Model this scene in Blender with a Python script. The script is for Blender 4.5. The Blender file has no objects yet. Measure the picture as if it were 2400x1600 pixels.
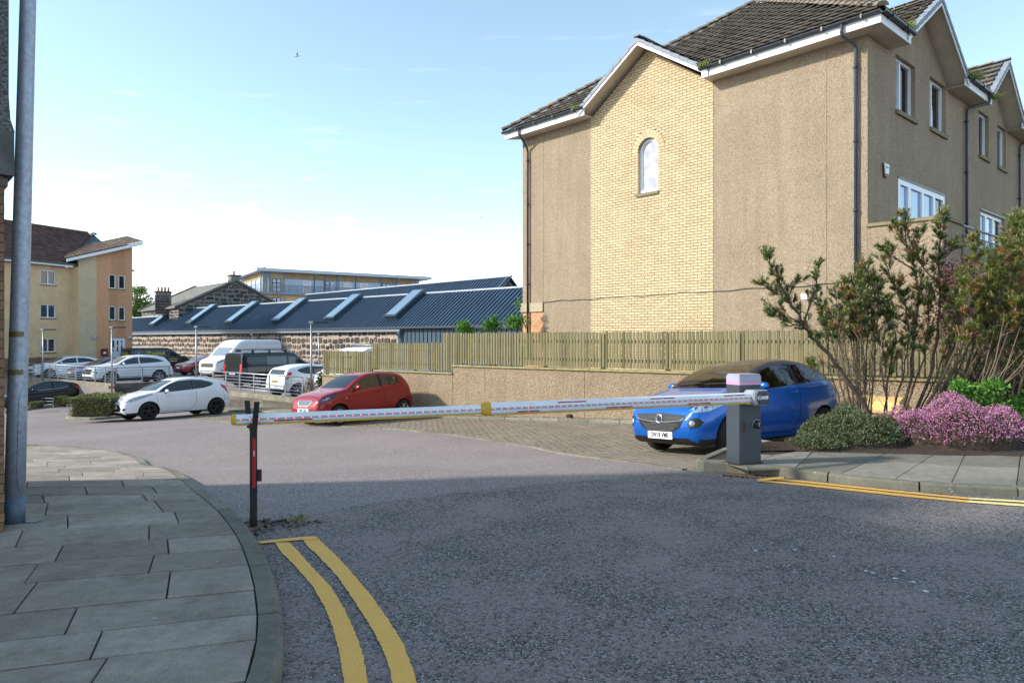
import bpy, bmesh, math, random
import numpy as np
from mathutils import Vector, Matrix, Euler
from mathutils.bvhtree import BVHTree

random.seed(7)
D = bpy.data
scene = bpy.context.scene
COL = scene.collection
rad = math.radians

# ------------------------------------------------------------------ camera
FPX = 1634.0; CU = 1200.0; HV = 796.0; EYE = 1.6
cd = D.cameras.new("Camera"); cam = D.objects.new("Camera", cd); COL.objects.link(cam)
cam.location = (0, 0, EYE); cam.rotation_euler = (rad(90), 0, 0)
cd.sensor_width = 36; cd.lens = 36 * FPX / 2400; cd.shift_y = -4 / 2400
cd.clip_start = 0.05; cd.clip_end = 6000
scene.camera = cam

# ------------------------------------------------------------------ world, sun, exposure
SUN_EL = rad(29); SDX, SDY = -0.985, -0.17          # horizontal direction towards the sun
w = D.worlds.new("World"); scene.world = w; w.use_nodes = True
nt = w.node_tree; nt.nodes.clear()
N = nt.nodes.new; Lk = nt.links.new
out = N('ShaderNodeOutputWorld'); bg = N('ShaderNodeBackground'); bg.inputs[1].default_value = 0.15
sky = N('ShaderNodeTexSky'); sky.sky_type = 'NISHITA'; sky.sun_disc = False
sky.sun_elevation = SUN_EL; sky.sun_rotation = math.atan2(SDX, SDY)
sky.air_density = 1.0; sky.dust_density = 0.3; sky.ozone_density = 1.0; sky.altitude = 20
tc = N('ShaderNodeTexCoord'); sep = N('ShaderNodeSeparateXYZ'); Lk(tc.outputs['Generated'], sep.inputs[0])
def wmath(op, a, b=None, c=None, clamp=False):
    n = N('ShaderNodeMath'); n.operation = op; n.use_clamp = clamp
    for i, v in enumerate((a, b, c)):
        if v is None: continue
        if isinstance(v, (int, float)): n.inputs[i].default_value = v
        else: Lk(v, n.inputs[i])
    return n.outputs[0]
def wnoise(scale, detail, sx=1, sy=1, sz=1, off=(0,0,0), rough=.55):
    mp = N('ShaderNodeMapping'); mp.inputs['Scale'].default_value = (sx, sy, sz); mp.inputs['Location'].default_value = off
    Lk(tc.outputs['Generated'], mp.inputs[0])
    n = N('ShaderNodeTexNoise'); n.inputs['Scale'].default_value = scale; n.inputs['Detail'].default_value = detail
    n.inputs['Roughness'].default_value = rough
    Lk(mp.outputs[0], n.inputs[0]); return n.outputs[0]
elev = sep.outputs[2]
# bank of cloud along the horizon with a lumpy top, thin puffs above it, a few cirrus streaks
nz = wnoise(3.2, 6, 1, 1, 3.0, (.3, .1, 0))
bank = wmath('SUBTRACT', wmath('ADD', 0.128, wmath('MULTIPLY', wmath('SUBTRACT', nz, .5), 0.12)), elev)
bank = wmath('MULTIPLY', bank, 40, clamp=True)
n2 = wnoise(9, 5, 1, 1, 3.5, (2.3, 4, 1))
puff = wmath('MULTIPLY', wmath('SUBTRACT', n2, 0.60), 9, clamp=True)
pz = wmath('MULTIPLY', wmath('SUBTRACT', 0.24, elev), 12, clamp=True)
puff = wmath('MULTIPLY', wmath('MULTIPLY', puff, pz), .6)
n3 = wnoise(5, 5, 1.0, 1.0, 9.0, (5, 1, 3))
cir = wmath('MULTIPLY', wmath('MULTIPLY', wmath('SUBTRACT', n3, .61), 4, clamp=True), .26)
fac = wmath('MAXIMUM', wmath('MAXIMUM', bank, puff), cir)
mx = N('ShaderNodeMix'); mx.data_type = 'RGBA'
# thin high veil brightens the blue a little everywhere
veil = N('ShaderNodeMix'); veil.data_type = 'RGBA'; veil.inputs[0].default_value = 0.05
wt = N('ShaderNodeMix'); wt.data_type = 'RGBA'; wt.blend_type = 'MULTIPLY'; wt.inputs[0].default_value = 1.0
Lk(sky.outputs[0], wt.inputs[6]); wt.inputs[7].default_value = (1.0, 1.0, .87, 1)   # the camera's white balance of the sky
Lk(wt.outputs[2], veil.inputs[6]); veil.inputs[7].default_value = (3.9, 4.9, 5.4, 1)
Lk(fac, mx.inputs[0]); Lk(veil.outputs[2], mx.inputs[6]); mx.inputs[7].default_value = (6.6, 6.9, 7.0, 1)
Lk(mx.outputs[2], bg.inputs[0]); Lk(bg.outputs[0], out.inputs[0])

sl = D.lights.new("Sun", 'SUN'); sl.energy = 2.7; sl.angle = rad(3.6); sl.color = (1.0, 0.93, 0.82)
so = D.objects.new("Sun", sl); COL.objects.link(so)
so.rotation_euler = Vector((SDX*math.cos(SUN_EL), SDY*math.cos(SUN_EL), math.sin(SUN_EL))).to_track_quat('Z', 'Y').to_euler()

scene.render.engine = 'CYCLES'
scene.view_settings.view_transform = 'Standard'
scene.view_settings.look = 'None'
scene.view_settings.exposure = 1.12
scene.view_settings.gamma = 1.0
scene.view_settings.use_curve_mapping = False

# ------------------------------------------------------------------ ground height and picture rays
def gz(x, y):
    t = max(0.0, min(1.0, (y - 7) / 5.5)); t = t*t*(3 - 2*t)
    return t * (.034*max(-30, min(6, x)) - .0325*max(0, min(40, y)))
def G(u, v, dz=0.0):
    U = (u - CU)/FPX; k = (v - HV)/FPX
    lo, hi = 1.0, 120.0
    for _ in range(60):
        y = (lo + hi)/2
        if EYE - k*y > gz(U*y, y) + dz: lo = y
        else: hi = y
    return Vector((U*lo, lo, gz(U*lo, lo) + dz))
def at(u, v, y):
    return Vector(((u - CU)/FPX*y, y, EYE - (v - HV)/FPX*y))

# ------------------------------------------------------------------ tagging
def tag(o, label=None, cat=None, group=None, kind=None):
    if label: o['label'] = label
    if cat: o['category'] = cat
    if group: o['group'] = group
    if kind: o['kind'] = kind
    return o
def empty(name, loc=(0,0,0), label=None, cat=None, group=None, kind=None, rot=None):
    o = D.objects.new(name, None); COL.objects.link(o); o.location = loc
    o.empty_display_size = .1
    if rot: o.rotation_euler = rot
    return tag(o, label, cat, group, kind)
def link(name, me, parent=None, loc=None):
    o = D.objects.new(name, me); COL.objects.link(o)
    if parent is not None: o.parent = parent
    if loc is not None: o.location = loc
    return o

# ------------------------------------------------------------------ mesh collector
class MB:
    def __init__(s): s.v = []; s.f = []; s.m = []; s.sm = []
    def add(s, vs, fs, mi=0, smooth=False):
        b = len(s.v); s.v += [tuple(p) for p in vs]
        for f in fs:
            s.f.append([b + i for i in f]); s.m.append(mi); s.sm.append(smooth)
        return s
    def box(s, c, d, rz=0, mi=0, M4=None):
        x, y, z = d[0]/2, d[1]/2, d[2]/2
        R = M4 if M4 is not None else Matrix.Rotation(rz, 3, 'Z')
        vs = [Vector(c) + R @ Vector(p) for p in ((-x,-y,-z),(x,-y,-z),(x,y,-z),(-x,y,-z),(-x,-y,z),(x,-y,z),(x,y,z),(-x,y,z))]
        return s.add(vs, [(0,3,2,1),(4,5,6,7),(0,1,5,4),(1,2,6,5),(2,3,7,6),(3,0,4,7)], mi)
    def bevbox(s, c, d, b, rz=0, mi=0):
        x, y, z = d[0]/2, d[1]/2, d[2]/2
        R = Matrix.Rotation(rz, 3, 'Z'); vs = []
        for zz, ins in ((-z, 0), (z - b, 0), (z, b)):
            X, Y = x - ins, y - ins; q = b if ins == 0 else b*.6
            for p in ((-X+q,-Y),(X-q,-Y),(X,-Y+q),(X,Y-q),(X-q,Y),(-X+q,Y),(-X,Y-q),(-X,-Y+q)):
                vs.append(Vector(c) + R @ Vector((p[0], p[1], zz)))
        fs = [tuple(range(7,-1,-1)), tuple(range(16,24))]
        for k in (0, 8):
            for i in range(8): fs.append((k+i, k+(i+1)%8, k+8+(i+1)%8, k+8+i))
        return s.add(vs, fs, mi)
    def prism(s, pts, off, mi=0, cap=True):
        """pts: 3D polygon, off: extrusion vector"""
        n = len(pts); off = Vector(off)
        vs = [Vector(p) for p in pts] + [Vector(p) + off for p in pts]
        fs = [(i, (i+1) % n, n + (i+1) % n, n + i) for i in range(n)]
        if cap: fs += [tuple(range(n-1, -1, -1)), tuple(range(n, 2*n))]
        return s.add(vs, fs, mi)
    def tube(s, pts, r, n=8, mi=0, cap=True, smooth=True):
        pts = [Vector(p) for p in pts]; m = len(pts)
        if not hasattr(r, '__len__'): r = [r]*m
        vs = []; prev = None
        for i, p in enumerate(pts):
            t = (pts[min(i+1, m-1)] - pts[max(i-1, 0)])
            if t.length < 1e-9: t = Vector((0,0,1))
            t.normalize()
            if prev is None:
                a = Vector((0,0,1)) if abs(t.z) < .9 else Vector((1,0,0))
                e = t.cross(a).normalized()
            else:
                e = prev - t*prev.dot(t)
                e = e.normalized() if e.length > 1e-6 else t.orthogonal().normalized()
            prev = e; f = t.cross(e)
            for k in range(n):
                a = 2*math.pi*k/n; vs.append(p + (e*math.cos(a) + f*math.sin(a))*r[i])
        fs = [(i*n + k, i*n + (k+1) % n, (i+1)*n + (k+1) % n, (i+1)*n + k) for i in range(m-1) for k in range(n)]
        if cap: fs += [tuple(range(n-1, -1, -1)), tuple(range((m-1)*n, m*n))]
        return s.add(vs, fs, mi, smooth)
    def lathe(s, prof, n=24, mi=0, axis='Z', c=(0,0,0), smooth=True, M3=None):
        vs = []; c = Vector(c)
        for (r, h) in prof:
            for k in range(n):
                a = 2*math.pi*k/n
                if axis == 'Z': p = Vector((r*math.cos(a), r*math.sin(a), h))
                elif axis == 'Y': p = Vector((r*math.cos(a), h, r*math.sin(a)))
                else: p = Vector((h, r*math.cos(a), r*math.sin(a)))
                if M3 is not None: p = M3 @ p
                vs.append(c + p)
        fs = [(i*n + k, i*n + (k+1) % n, (i+1)*n + (k+1) % n, (i+1)*n + k) for i in range(len(prof)-1) for k in range(n)]
        return s.add(vs, fs, mi, smooth)
    def mesh(s, name, mats):
        me = D.meshes.new(name); me.from_pydata(s.v, [], s.f)
        if not isinstance(mats, (list, tuple)): mats = [mats]
        for m in mats: me.materials.append(m)
        me.polygons.foreach_set('material_index', s.m)
        me.polygons.foreach_set('use_smooth', s.sm)
        me.update(); return me
    def build(s, name, mats, parent=None, loc=None, recalc=False):
        me = s.mesh(name, mats)
        if recalc:
            bm = bmesh.new(); bm.from_mesh(me); bmesh.ops.recalc_face_normals(bm, faces=bm.faces[:]); bm.to_mesh(me); bm.free()
        return link(name, me, parent, loc)

def clip_poly(poly, planes):
    """Sutherland-Hodgman in 2D; planes (a,b,c): keep a*x+b*y<=c"""
    for a, b, c in planes:
        outp = []
        n = len(poly)
        for i in range(n):
            p, q = poly[i], poly[(i+1) % n]
            dp, dq = a*p[0]+b*p[1]-c, a*q[0]+b*q[1]-c
            if dp <= 0: outp.append(p)
            if (dp < 0 < dq) or (dq < 0 < dp):
                t = dp/(dp-dq); outp.append((p[0]+t*(q[0]-p[0]), p[1]+t*(q[1]-p[1])))
        poly = outp
        if len(poly) < 3: return []
    return poly

# ------------------------------------------------------------------ materials
class Nodes:
    def __init__(s, name):
        s.m = D.materials.new(name); s.m.use_nodes = True; s.t = s.m.node_tree
        s.t.nodes.clear(); s.o = s.n('ShaderNodeOutputMaterial'); s.b = s.n('ShaderNodeBsdfPrincipled')
        s.l(s.b.outputs[0], s.o.inputs[0])
    def n(s, k): return s.t.nodes.new(k)
    def l(s, a, b): s.t.links.new(a, b)
    def pos(s, world=True):
        if world: return s.n('ShaderNodeNewGeometry').outputs['Position']
        return s.n('ShaderNodeTexCoord').outputs['Object']
    def math(s, op, a, b=None, clamp=False):
        n = s.n('ShaderNodeMath'); n.operation = op; n.use_clamp = clamp
        for i, v in enumerate((a, b)):
            if v is None: continue
            if isinstance(v, (int, float)): n.inputs[i].default_value = v
            else: s.l(v, n.inputs[i])
        return n.outputs[0]
    def noise(s, scale, detail=3, world=True, rough=.55, stretch=None):
        n = s.n('ShaderNodeTexNoise'); n.inputs['Scale'].default_value = scale; n.inputs['Detail'].default_value = detail
        n.inputs['Roughness'].default_value = rough
        p = s.pos(world)
        if stretch:
            mp = s.n('ShaderNodeMapping'); mp.inputs['Scale'].default_value = stretch; s.l(p, mp.inputs[0]); p = mp.outputs[0]
        s.l(p, n.inputs['Vector']); return n.outputs[0]
    def voro(s, scale, world=True, out='Distance', feature='F1', stretch=None):
        n = s.n('ShaderNodeTexVoronoi'); n.inputs['Scale'].default_value = scale; n.feature = feature
        p = s.pos(world)
        if stretch:
            mp = s.n('ShaderNodeMapping'); mp.inputs['Scale'].default_value = stretch; s.l(p, mp.inputs[0]); p = mp.outputs[0]
        s.l(p, n.inputs['Vector']); return n.outputs[out]
    def ramp(s, f, stops):
        r = s.n('ShaderNodeValToRGB'); s.l(f, r.inputs[0]); e = r.color_ramp.elements
        while len(e) < len(stops): e.new(.5)
        for i, (p, c) in enumerate(stops):
            e[i].position = p; e[i].color = (c, c, c, 1) if isinstance(c, (int, float)) else (*c, 1)
        return r.outputs[0]
    def mix(s, f, a, b, mode='MIX'):
        n = s.n('ShaderNodeMix'); n.data_type = 'RGBA'; n.blend_type = mode
        for i, v in ((0, f), (6, a), (7, b)):
            if isinstance(v, (int, float)): n.inputs[i].default_value = v if i == 0 else (v, v, v, 1)
            elif isinstance(v, tuple): n.inputs[i].default_value = (*v[:3], 1)
            else: s.l(v, n.inputs[i])
        return n.outputs[2]
    def rnd(s):
        a = s.n('ShaderNodeObjectInfo').outputs['Random']; b = s.n('ShaderNodeNewGeometry').outputs['Random Per Island']
        return s.math('FRACT', s.math('ADD', a, b))
    def bump(s, h, strength=.5, dist=.01, prev=None):
        n = s.n('ShaderNodeBump'); n.inputs['Strength'].default_value = strength; n.inputs['Distance'].default_value = dist
        s.l(h, n.inputs['Height'])
        if prev is not None: s.l(prev, n.inputs['Normal'])
        return n.outputs[0]
    def fin(s, color=None, rough=None, metal=None, normal=None, spec=None, coat=None):
        b = s.b.inputs
        for key, v in (('Base Color', color), ('Roughness', rough), ('Metallic', metal), ('Normal', normal), ('Specular IOR Level', spec), ('Coat Weight', coat)):
            if v is None: continue
            if isinstance(v, (int, float)): b[key].default_value = v
            elif isinstance(v, tuple): b[key].default_value = (*v[:3], 1)
            else: s.l(v, b[key])
        return s.m

def mat(name, col, rough=.7, metal=0.0, var=.25, vs=4, col2=None, c2s=1.5, thr=(.45, .65), bump=0, bs=60, rnd=0, world=True, spec=.4, coat=0, bd=.01):
    N_ = Nodes(name)
    c = N_.mix(1.0, col, N_.ramp(N_.noise(vs, 4, world), [(.3, 1-var), (.7, 1+var*.6)]), 'MULTIPLY') if var else None
    if col2 is not None:
        c = N_.mix(N_.ramp(N_.noise(c2s, 5, world, .65), [(thr[0], 0.0), (thr[1], 1.0)]), c if c is not None else col, col2)
    if rnd:
        c = N_.mix(1.0, c if c is not None else col, N_.ramp(N_.rnd(), [(0, 1-rnd), (1, 1+rnd)]), 'MULTIPLY')
    nrm = N_.bump(N_.noise(bs, 4, world), bump, bd) if bump else None
    return N_.fin(c if c is not None else col, rough, metal, nrm, spec, coat)

def pebble(name, col, dark, light, scale=70):
    N_ = Nodes(name)
    cc = N_.n('ShaderNodeSeparateColor'); N_.l(N_.voro(scale, out='Color'), cc.inputs[0])
    base = N_.mix(N_.ramp(cc.outputs[0], [(.1, 0.0), (.9, 1.0)]), dark, light)
    base = N_.mix(.45, base, col)
    d = N_.voro(scale)
    base = N_.mix(1.0, base, N_.ramp(d, [(.15, 1.05), (.75, .62)]), 'MULTIPLY')
    big = N_.ramp(N_.noise(.9, 5, True, .6), [(.3, .90), (.72, 1.07)])
    base = N_.mix(1.0, base, big, 'MULTIPLY')
    streak = N_.ramp(N_.noise(1.0, 5, True, .6, (5, 5, .35)), [(.33, .91), (.6, 1.03)])
    base = N_.mix(1.0, base, streak, 'MULTIPLY')
    h = N_.math('ADD', N_.math('MULTIPLY', d, -1.0), N_.math('MULTIPLY', N_.noise(scale*.45, 3), .9))
    return N_.fin(base, .9, 0, N_.bump(h, 1.0, .014), .2)

mt = {}
mt['render'] = pebble('pebbledash_render', (.47, .365, .25), (.29, .215, .145), (.66, .54, .40), 66)
mt['render_grey'] = pebble('grey_pebbledash', (.16, .16, .15), (.06, .06, .06), (.3, .3, .29), 60)
mt['render_wall'] = pebble('pebbledash_garden_wall', (.42, .31, .21), (.23, .16, .10), (.62, .50, .36), 52)
mt['buff_brick'] = mat('buff_brick', (.58, .455, .28), .85, var=.12, vs=14, rnd=.10, bump=.35, bs=150, col2=(.47, .34, .19), c2s=.7, thr=(.5, .85))
mt['mortar'] = mat('grey_mortar', (.11, .09, .065), .95, var=.3, vs=20)
mt['orange_brick'] = mat('orange_brick', (.56, .30, .165), .85, var=.2, vs=12, rnd=.15, bump=.3, bs=120)
mt['orange_mortar'] = mat('orange_mortar', (.44, .28, .18), .95)
mt['brown_brick'] = mat('brown_brick', (.24, .13, .075), .9, var=.3, vs=30, rnd=.2, bump=.5, bs=150)
mt['beige_render'] = mat('beige_render', (.68, .48, .28), .9, var=.15, vs=1.2, bump=.5, bs=30, bd=.02)
mt['grey_beige_render'] = mat('grey_beige_render', (.58, .46, .31), .9, var=.12, vs=2, bump=.6, bs=30, bd=.02)
mt['concrete'] = mat('stained_concrete', (.27, .245, .19), .9, var=.3, vs=2.2, col2=(.16, .15, .10), c2s=2.5, thr=(.4, .7), bump=.3, bs=40)
mt['dark_concrete'] = mat('grimy_and_shaded_concrete', (.16, .16, .15), .9, var=.3, vs=2.2, col2=(.08, .08, .075), c2s=3, thr=(.4, .7), bump=.3, bs=40)  # dark tone, also carries the shade of the deck return wall
mt['cast_stone'] = mat('cast_stone', (.44, .37, .25), .85, var=.15, vs=6, col2=(.27, .24, .16), c2s=3, thr=(.5, .8), bump=.2, bs=80)
mt['sill'] = mat('mossy_sill', (.25, .21, .13), .9, var=.25, vs=8, col2=(.12, .13, .06), c2s=8, thr=(.5, .7))
mt['white_pvc'] = mat('white_upvc', (.80, .82, .86), .35, var=.03, vs=5)
mt['fascia'] = mat('white_fascia', (.80, .81, .84), .45, var=.06, vs=3, col2=(.55, .56, .55), c2s=6, thr=(.6, .85))
mt['soffit'] = mat('cream_soffit', (.60, .53, .42), .6, var=.12, vs=2)
mt['gutter'] = mat('dark_gutter', (.035, .045, .055), .35, var=.3, vs=9)
mt['pipe'] = mat('grey_downpipe', (.06, .07, .085), .35, var=.2, vs=5)
mt['tile'] = mat('mossy_concrete_tile', (.175, .155, .135), .9, var=.25, vs=6, rnd=.2, col2=(.06, .05, .03), c2s=5, thr=(.52, .66), bump=.6, bs=60)
mt['verge'] = mat('grey_verge_tile', (.24, .27, .32), .7, var=.15, vs=7, rnd=.1)
mt['ridge'] = mat('lichen_ridge_tile', (.20, .17, .13), .9, var=.3, vs=9, rnd=.2, col2=(.42, .20, .05), c2s=6, thr=(.58, .7), bump=.4)
mt['red_tile'] = mat('brown_red_pantile', (.155, .085, .07), .85, var=.35, vs=5, rnd=.35, col2=(.06, .035, .028), c2s=5, thr=(.5, .7))
mt['tan_tile'] = mat('weathered_tan_pantile', (.17, .115, .085), .85, var=.35, vs=5, rnd=.4)
mt['metal_roof'] = mat('blue_grey_seam_roof', (.050, .085, .135), .42, .25, var=.12, vs=.6, rnd=.05)
mt['metal_clad'] = mat('blue_grey_cladding', (.065, .10, .135), .45, .3, var=.12, vs=.6)
mt['roof_trim'] = mat('pale_metal_trim', (.42, .48, .56), .4, .3, var=.1)
mt['stone'] = mat('rubble_granite', (.125, .105, .09), .9, var=.45, vs=5, rnd=.5, col2=(.05, .047, .046), c2s=.25, thr=(.42, .6), bump=.6, bs=18, bd=.03)
mt['stone_mortar'] = mat('pale_lime_mortar', (.40, .32, .255), .95, var=.3, vs=5, bump=.5, bs=12, bd=.03)
mt['dark_stone'] = mat('dark_granite', (.075, .072, .068), .9, var=.4, vs=5, rnd=.4, bump=.5, bs=10, bd=.04)
mt['dark_mortar'] = mat('grey_lime_mortar', (.24, .225, .20), .95, var=.3, vs=4)
mt['slate'] = mat('lichened_slate_roof', (.21, .195, .165), .8, var=.3, vs=3, col2=(.12, .11, .10), c2s=1.5)
mt['glass_sky'] = Nodes('window_glass').fin((.035, .05, .06), .03, 0, None, 1.0)
mt['glass_pale'] = mat('pale_cloud_reflection_glass', (.42, .42, .48), .12, var=.35, vs=4, spec=.8)  # bright mottled cloud reflection is put into the pane colour
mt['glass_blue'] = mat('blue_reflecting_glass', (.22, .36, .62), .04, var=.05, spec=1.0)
mt['skylight'] = Nodes('skylight_glass').fin((.30, .42, .52), .05, .6, None, 1.0)
mt['curtain'] = mat('grey_curtain', (.20, .24, .27), .8, var=.2, vs=9)
mt['galv'] = mat('galvanised_steel', (.36, .39, .43), .42, .75, var=.2, vs=8)
mt['galv_pole'] = mat('mottled_galvanised_pole', (.40, .44, .53), .5, .4, var=.25, vs=26, bump=.1, bs=80)
mt['pole_base'] = mat('painted_pole_base', (.12, .17, .24), .6, .2, var=.25, vs=20)
mt['tape'] = mat('brown_parcel_tape', (.20, .135, .055), .3, var=.3, vs=15)
mt['dark_metal'] = mat('rusted_dark_steel', (.022, .018, .018), .55, .3, var=.4, vs=20)
mt['rust'] = mat('rusty_baseplate', (.20, .12, .085), .9, .2, var=.5, vs=25, bump=.4, bs=80)
mt['black'] = mat('black_plastic', (.012, .012, .013), .4, var=.2, vs=10)
mt['black_matt'] = mat('black_rubber', (.010, .010, .011), .85, var=.2, vs=10, world=False)
mt['red_strip'] = mat('red_reflective_strip', (.36, .012, .02), .3, var=.1, vs=20)
mt['beam_white'] = mat('white_boom_paint', (.76, .77, .82), .35, var=.05, vs=4, col2=(.5, .5, .48), c2s=9, thr=(.66, .8), coat=.2)
mt['beam_groove'] = mat('grey_light_strip', (.33, .35, .40), .3, var=.05)
mt['yellow_plastic'] = mat('amber_plastic', (.66, .36, .03), .4, var=.15, vs=12)
mt['cabinet'] = mat('slate_grey_cabinet', (.045, .058, .074), .5, .1, var=.12, vs=6, bump=.08, bs=250)
mt['cabinet_lid'] = mat('lilac_white_lid', (.36, .36, .46), .4, var=.08, vs=5)
mt['pink_strip'] = mat('pink_light_band', (.62, .30, .50), .3, var=.05)
mt['white_text'] = mat('white_lettering', (.85, .86, .88), .5, var=0)
mt['black_text'] = mat('black_lettering', (.01, .01, .01), .5, var=0)
mt['plate_white'] = mat('number_plate_white', (.82, .83, .84), .35, var=.03, world=False)
mt['plate_yellow'] = mat('number_plate_yellow', (.75, .55, .08), .35, var=.03, world=False)
mt['yellow_text'] = mat('yellow_lettering', (.80, .62, .02), .5, var=0)
mt['soil'] = mat('bark_and_soil', (.055, .038, .026), .95, var=.5, vs=25, bump=.8, bs=60, bd=.02)
mt['gravel'] = mat('gravel_strip', (.33, .27, .21), .95, var=.4, vs=30, bump=.9, bs=60, bd=.02)
mt['door_white'] = mat('white_door', (.75, .80, .88), .4, var=.03)
mt['wood_panel'] = mat('timber_cladding', (.36, .26, .14), .7, var=.25, vs=1.2)
mt['pale_panel'] = mat('pale_blue_grey_panel', (.42, .50, .66), .4, var=.06, vs=.4)
mt['grey_frame'] = mat('grey_steel_frame', (.22, .26, .31), .5, .2, var=.1)
mt['salt_bin'] = mat('yellow_grit_bin', (.74, .40, .07), .5, var=.12, vs=5)
mt['led'] = None
def emat(name, col, e):
    N_ = Nodes(name); N_.b.inputs['Base Color'].default_value = (*col, 1)
    N_.b.inputs['Emission Color'].default_value = (*col, 1); N_.b.inputs['Emission Strength'].default_value = e
    return N_.m
mt['led'] = emat('red_led', (1.0, .12, .14), 1.2)

# timber boards: grain streaks along the board, green algae
def board_mat():
    N_ = Nodes('weathered_green_timber')
    base = N_.mix(N_.ramp(N_.noise(3.0, 5, True, .6, (14, 14, .8)), [(.35, 0.0), (.7, 1.0)]), (.215, .19, .10), (.125, .118, .055))
    base = N_.mix(N_.ramp(N_.rnd(), [(.55, 0.0), (1.0, .75)]), base, (.28, .235, .15))
    base = N_.mix(1.0, base, N_.ramp(N_.rnd(), [(0, .75), (.5, 1.15), (1, .9)]), 'MULTIPLY')
    return N_.fin(base, .85, 0, N_.bump(N_.noise(4, 4, True, .6, (30, 30, 1.5)), .4, .006), .2)
mt['board'] = board_mat()
mt['coping'] = mat('mossy_timber_coping', (.36, .31, .15), .9, var=.2, vs=8, col2=(.19, .19, .05), c2s=5, thr=(.45, .7))

def coarse_road():
    N_ = Nodes('chipped_asphalt')
    patch = N_.ramp(N_.math('ADD', N_.math('MULTIPLY', N_.noise(1.3, 6, True, .68), .42), N_.math('MULTIPLY', N_.noise(26, 4, True, .7), .58)), [(.44, .15), (.56, .95)])   # bare chips against worn mastic
    cc = N_.n('ShaderNodeSeparateColor'); N_.l(N_.voro(85, out='Color'), cc.inputs[0])
    chips = N_.ramp(cc.outputs[0], [(0.0, (.075, .071, .070)), (.55, (.18, .167, .164)), (.88, (.37, .345, .335)), (1.0, (.58, .56, .55))])
    mastic = N_.mix(N_.noise(160, 3), (.215, .172, .162), (.33, .268, .25))
    spk = N_.ramp(N_.noise(120, 2), [(.68, 0.0), (.74, 1.0)])
    mastic = N_.mix(spk, mastic, (.4, .38, .37))
    col = N_.mix(patch, mastic, chips)
    d = N_.voro(85)
    col = N_.mix(N_.math('MULTIPLY', patch, N_.ramp(d, [(.44, 0.0), (.66, .9)])), col, (.010, .010, .011))
    white = N_.ramp(N_.noise(3.3, 8, True, .8), [(.735, 0.0), (.75, 1.0)])
    col = N_.mix(white, col, (.55, .57, .62))
    h = N_.math('ADD', N_.math('MULTIPLY', N_.math('MULTIPLY', d, patch), -1.0), N_.math('MULTIPLY', N_.noise(150, 3), .25))
    return N_.fin(col, .8, 0, N_.bump(h, .9, .012), .35)
mt['road'] = coarse_road()
def fine_road():
    N_ = Nodes('pinkish_tarmac')
    cc = N_.n('ShaderNodeSeparateColor'); N_.l(N_.voro(110, out='Color'), cc.inputs[0])
    col = N_.ramp(cc.outputs[0], [(0.0, (.13, .105, .10)), (.6, (.25, .205, .195)), (1.0, (.46, .41, .40))])
    big = N_.ramp(N_.noise(.35, 5, True, .6), [(.3, .85), (.7, 1.1)])
    col = N_.mix(1.0, col, big, 'MULTIPLY')
    return N_.fin(col, .85, 0, N_.bump(N_.voro(110), .5, .006), .3)
mt['tarmac'] = fine_road()
def slab_mat(name, a, b, moss):
    N_ = Nodes(name)
    col = N_.mix(N_.ramp(N_.noise(2.6, 7, True, .7), [(.36, 0.0), (.64, 1.0)]), a, b)
    col = N_.mix(1.0, col, N_.ramp(N_.noise(9, 5, True, .7), [(.32, .80), (.66, 1.12)]), 'MULTIPLY')
    col = N_.mix(N_.ramp(N_.noise(1.3, 6, True, .7), [(.5, 0.0), (.75, .7)]), col, moss)
    col = N_.mix(1.0, col, N_.ramp(N_.rnd(), [(0, .78), (1, 1.16)]), 'MULTIPLY')
    col = N_.mix(1.0, col, N_.ramp(N_.noise(170, 3), [(.3, .72), (.7, 1.25)]), 'MULTIPLY')
    spots = N_.ramp(N_.noise(14, 2, True, .5), [(.74, 0.0), (.77, .8)])
    col = N_.mix(spots, col, (.5, .52, .52))
    return N_.fin(col, .9, 0, N_.bump(N_.noise(190, 3), .45, .004), .25)
mt['slab'] = slab_mat('worn_grey_slab', (.25, .215, .185), (.39, .335, .285), (.16, .145, .10))
mt['slab_sun'] = slab_mat('sunlit_grey_slab', (.20, .18, .15), (.27, .245, .205), (.15, .15, .09))  # slab tone kept apart for the island paving that lies in sun
mt['kerb'] = slab_mat('granite_kerb', (.17, .165, .13), (.27, .255, .20), (.10, .105, .06))
mt['block'] = mat('brown_block_paving', (.225, .185, .14), .9, var=.2, vs=3, rnd=.08, col2=(.175, .15, .11), c2s=.8, bump=.3, bs=120)
mt['joint'] = mat('sandy_joint', (.13, .11, .085), .95, var=.3, vs=20)
def paint_mat():
    N_ = Nodes('yellow_road_paint')
    col = N_.mix(N_.noise(9, 5, True, .6), (.92, .51, .12), (.80, .42, .09))
    wear = N_.ramp(N_.noise(90, 4, True, .7), [(.60, 0.0), (.68, .85)])
    col = N_.mix(wear, col, (.16, .13, .10))
    return N_.fin(col, .7, 0, N_.bump(N_.voro(85), .4, .006), .3)
mt['paint'] = paint_mat()
mt['paint_pale'] = mat('pale_new_yellow_paint', (.82, .68, .28), .7, var=.12, vs=20, bump=.3, bs=80)
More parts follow.
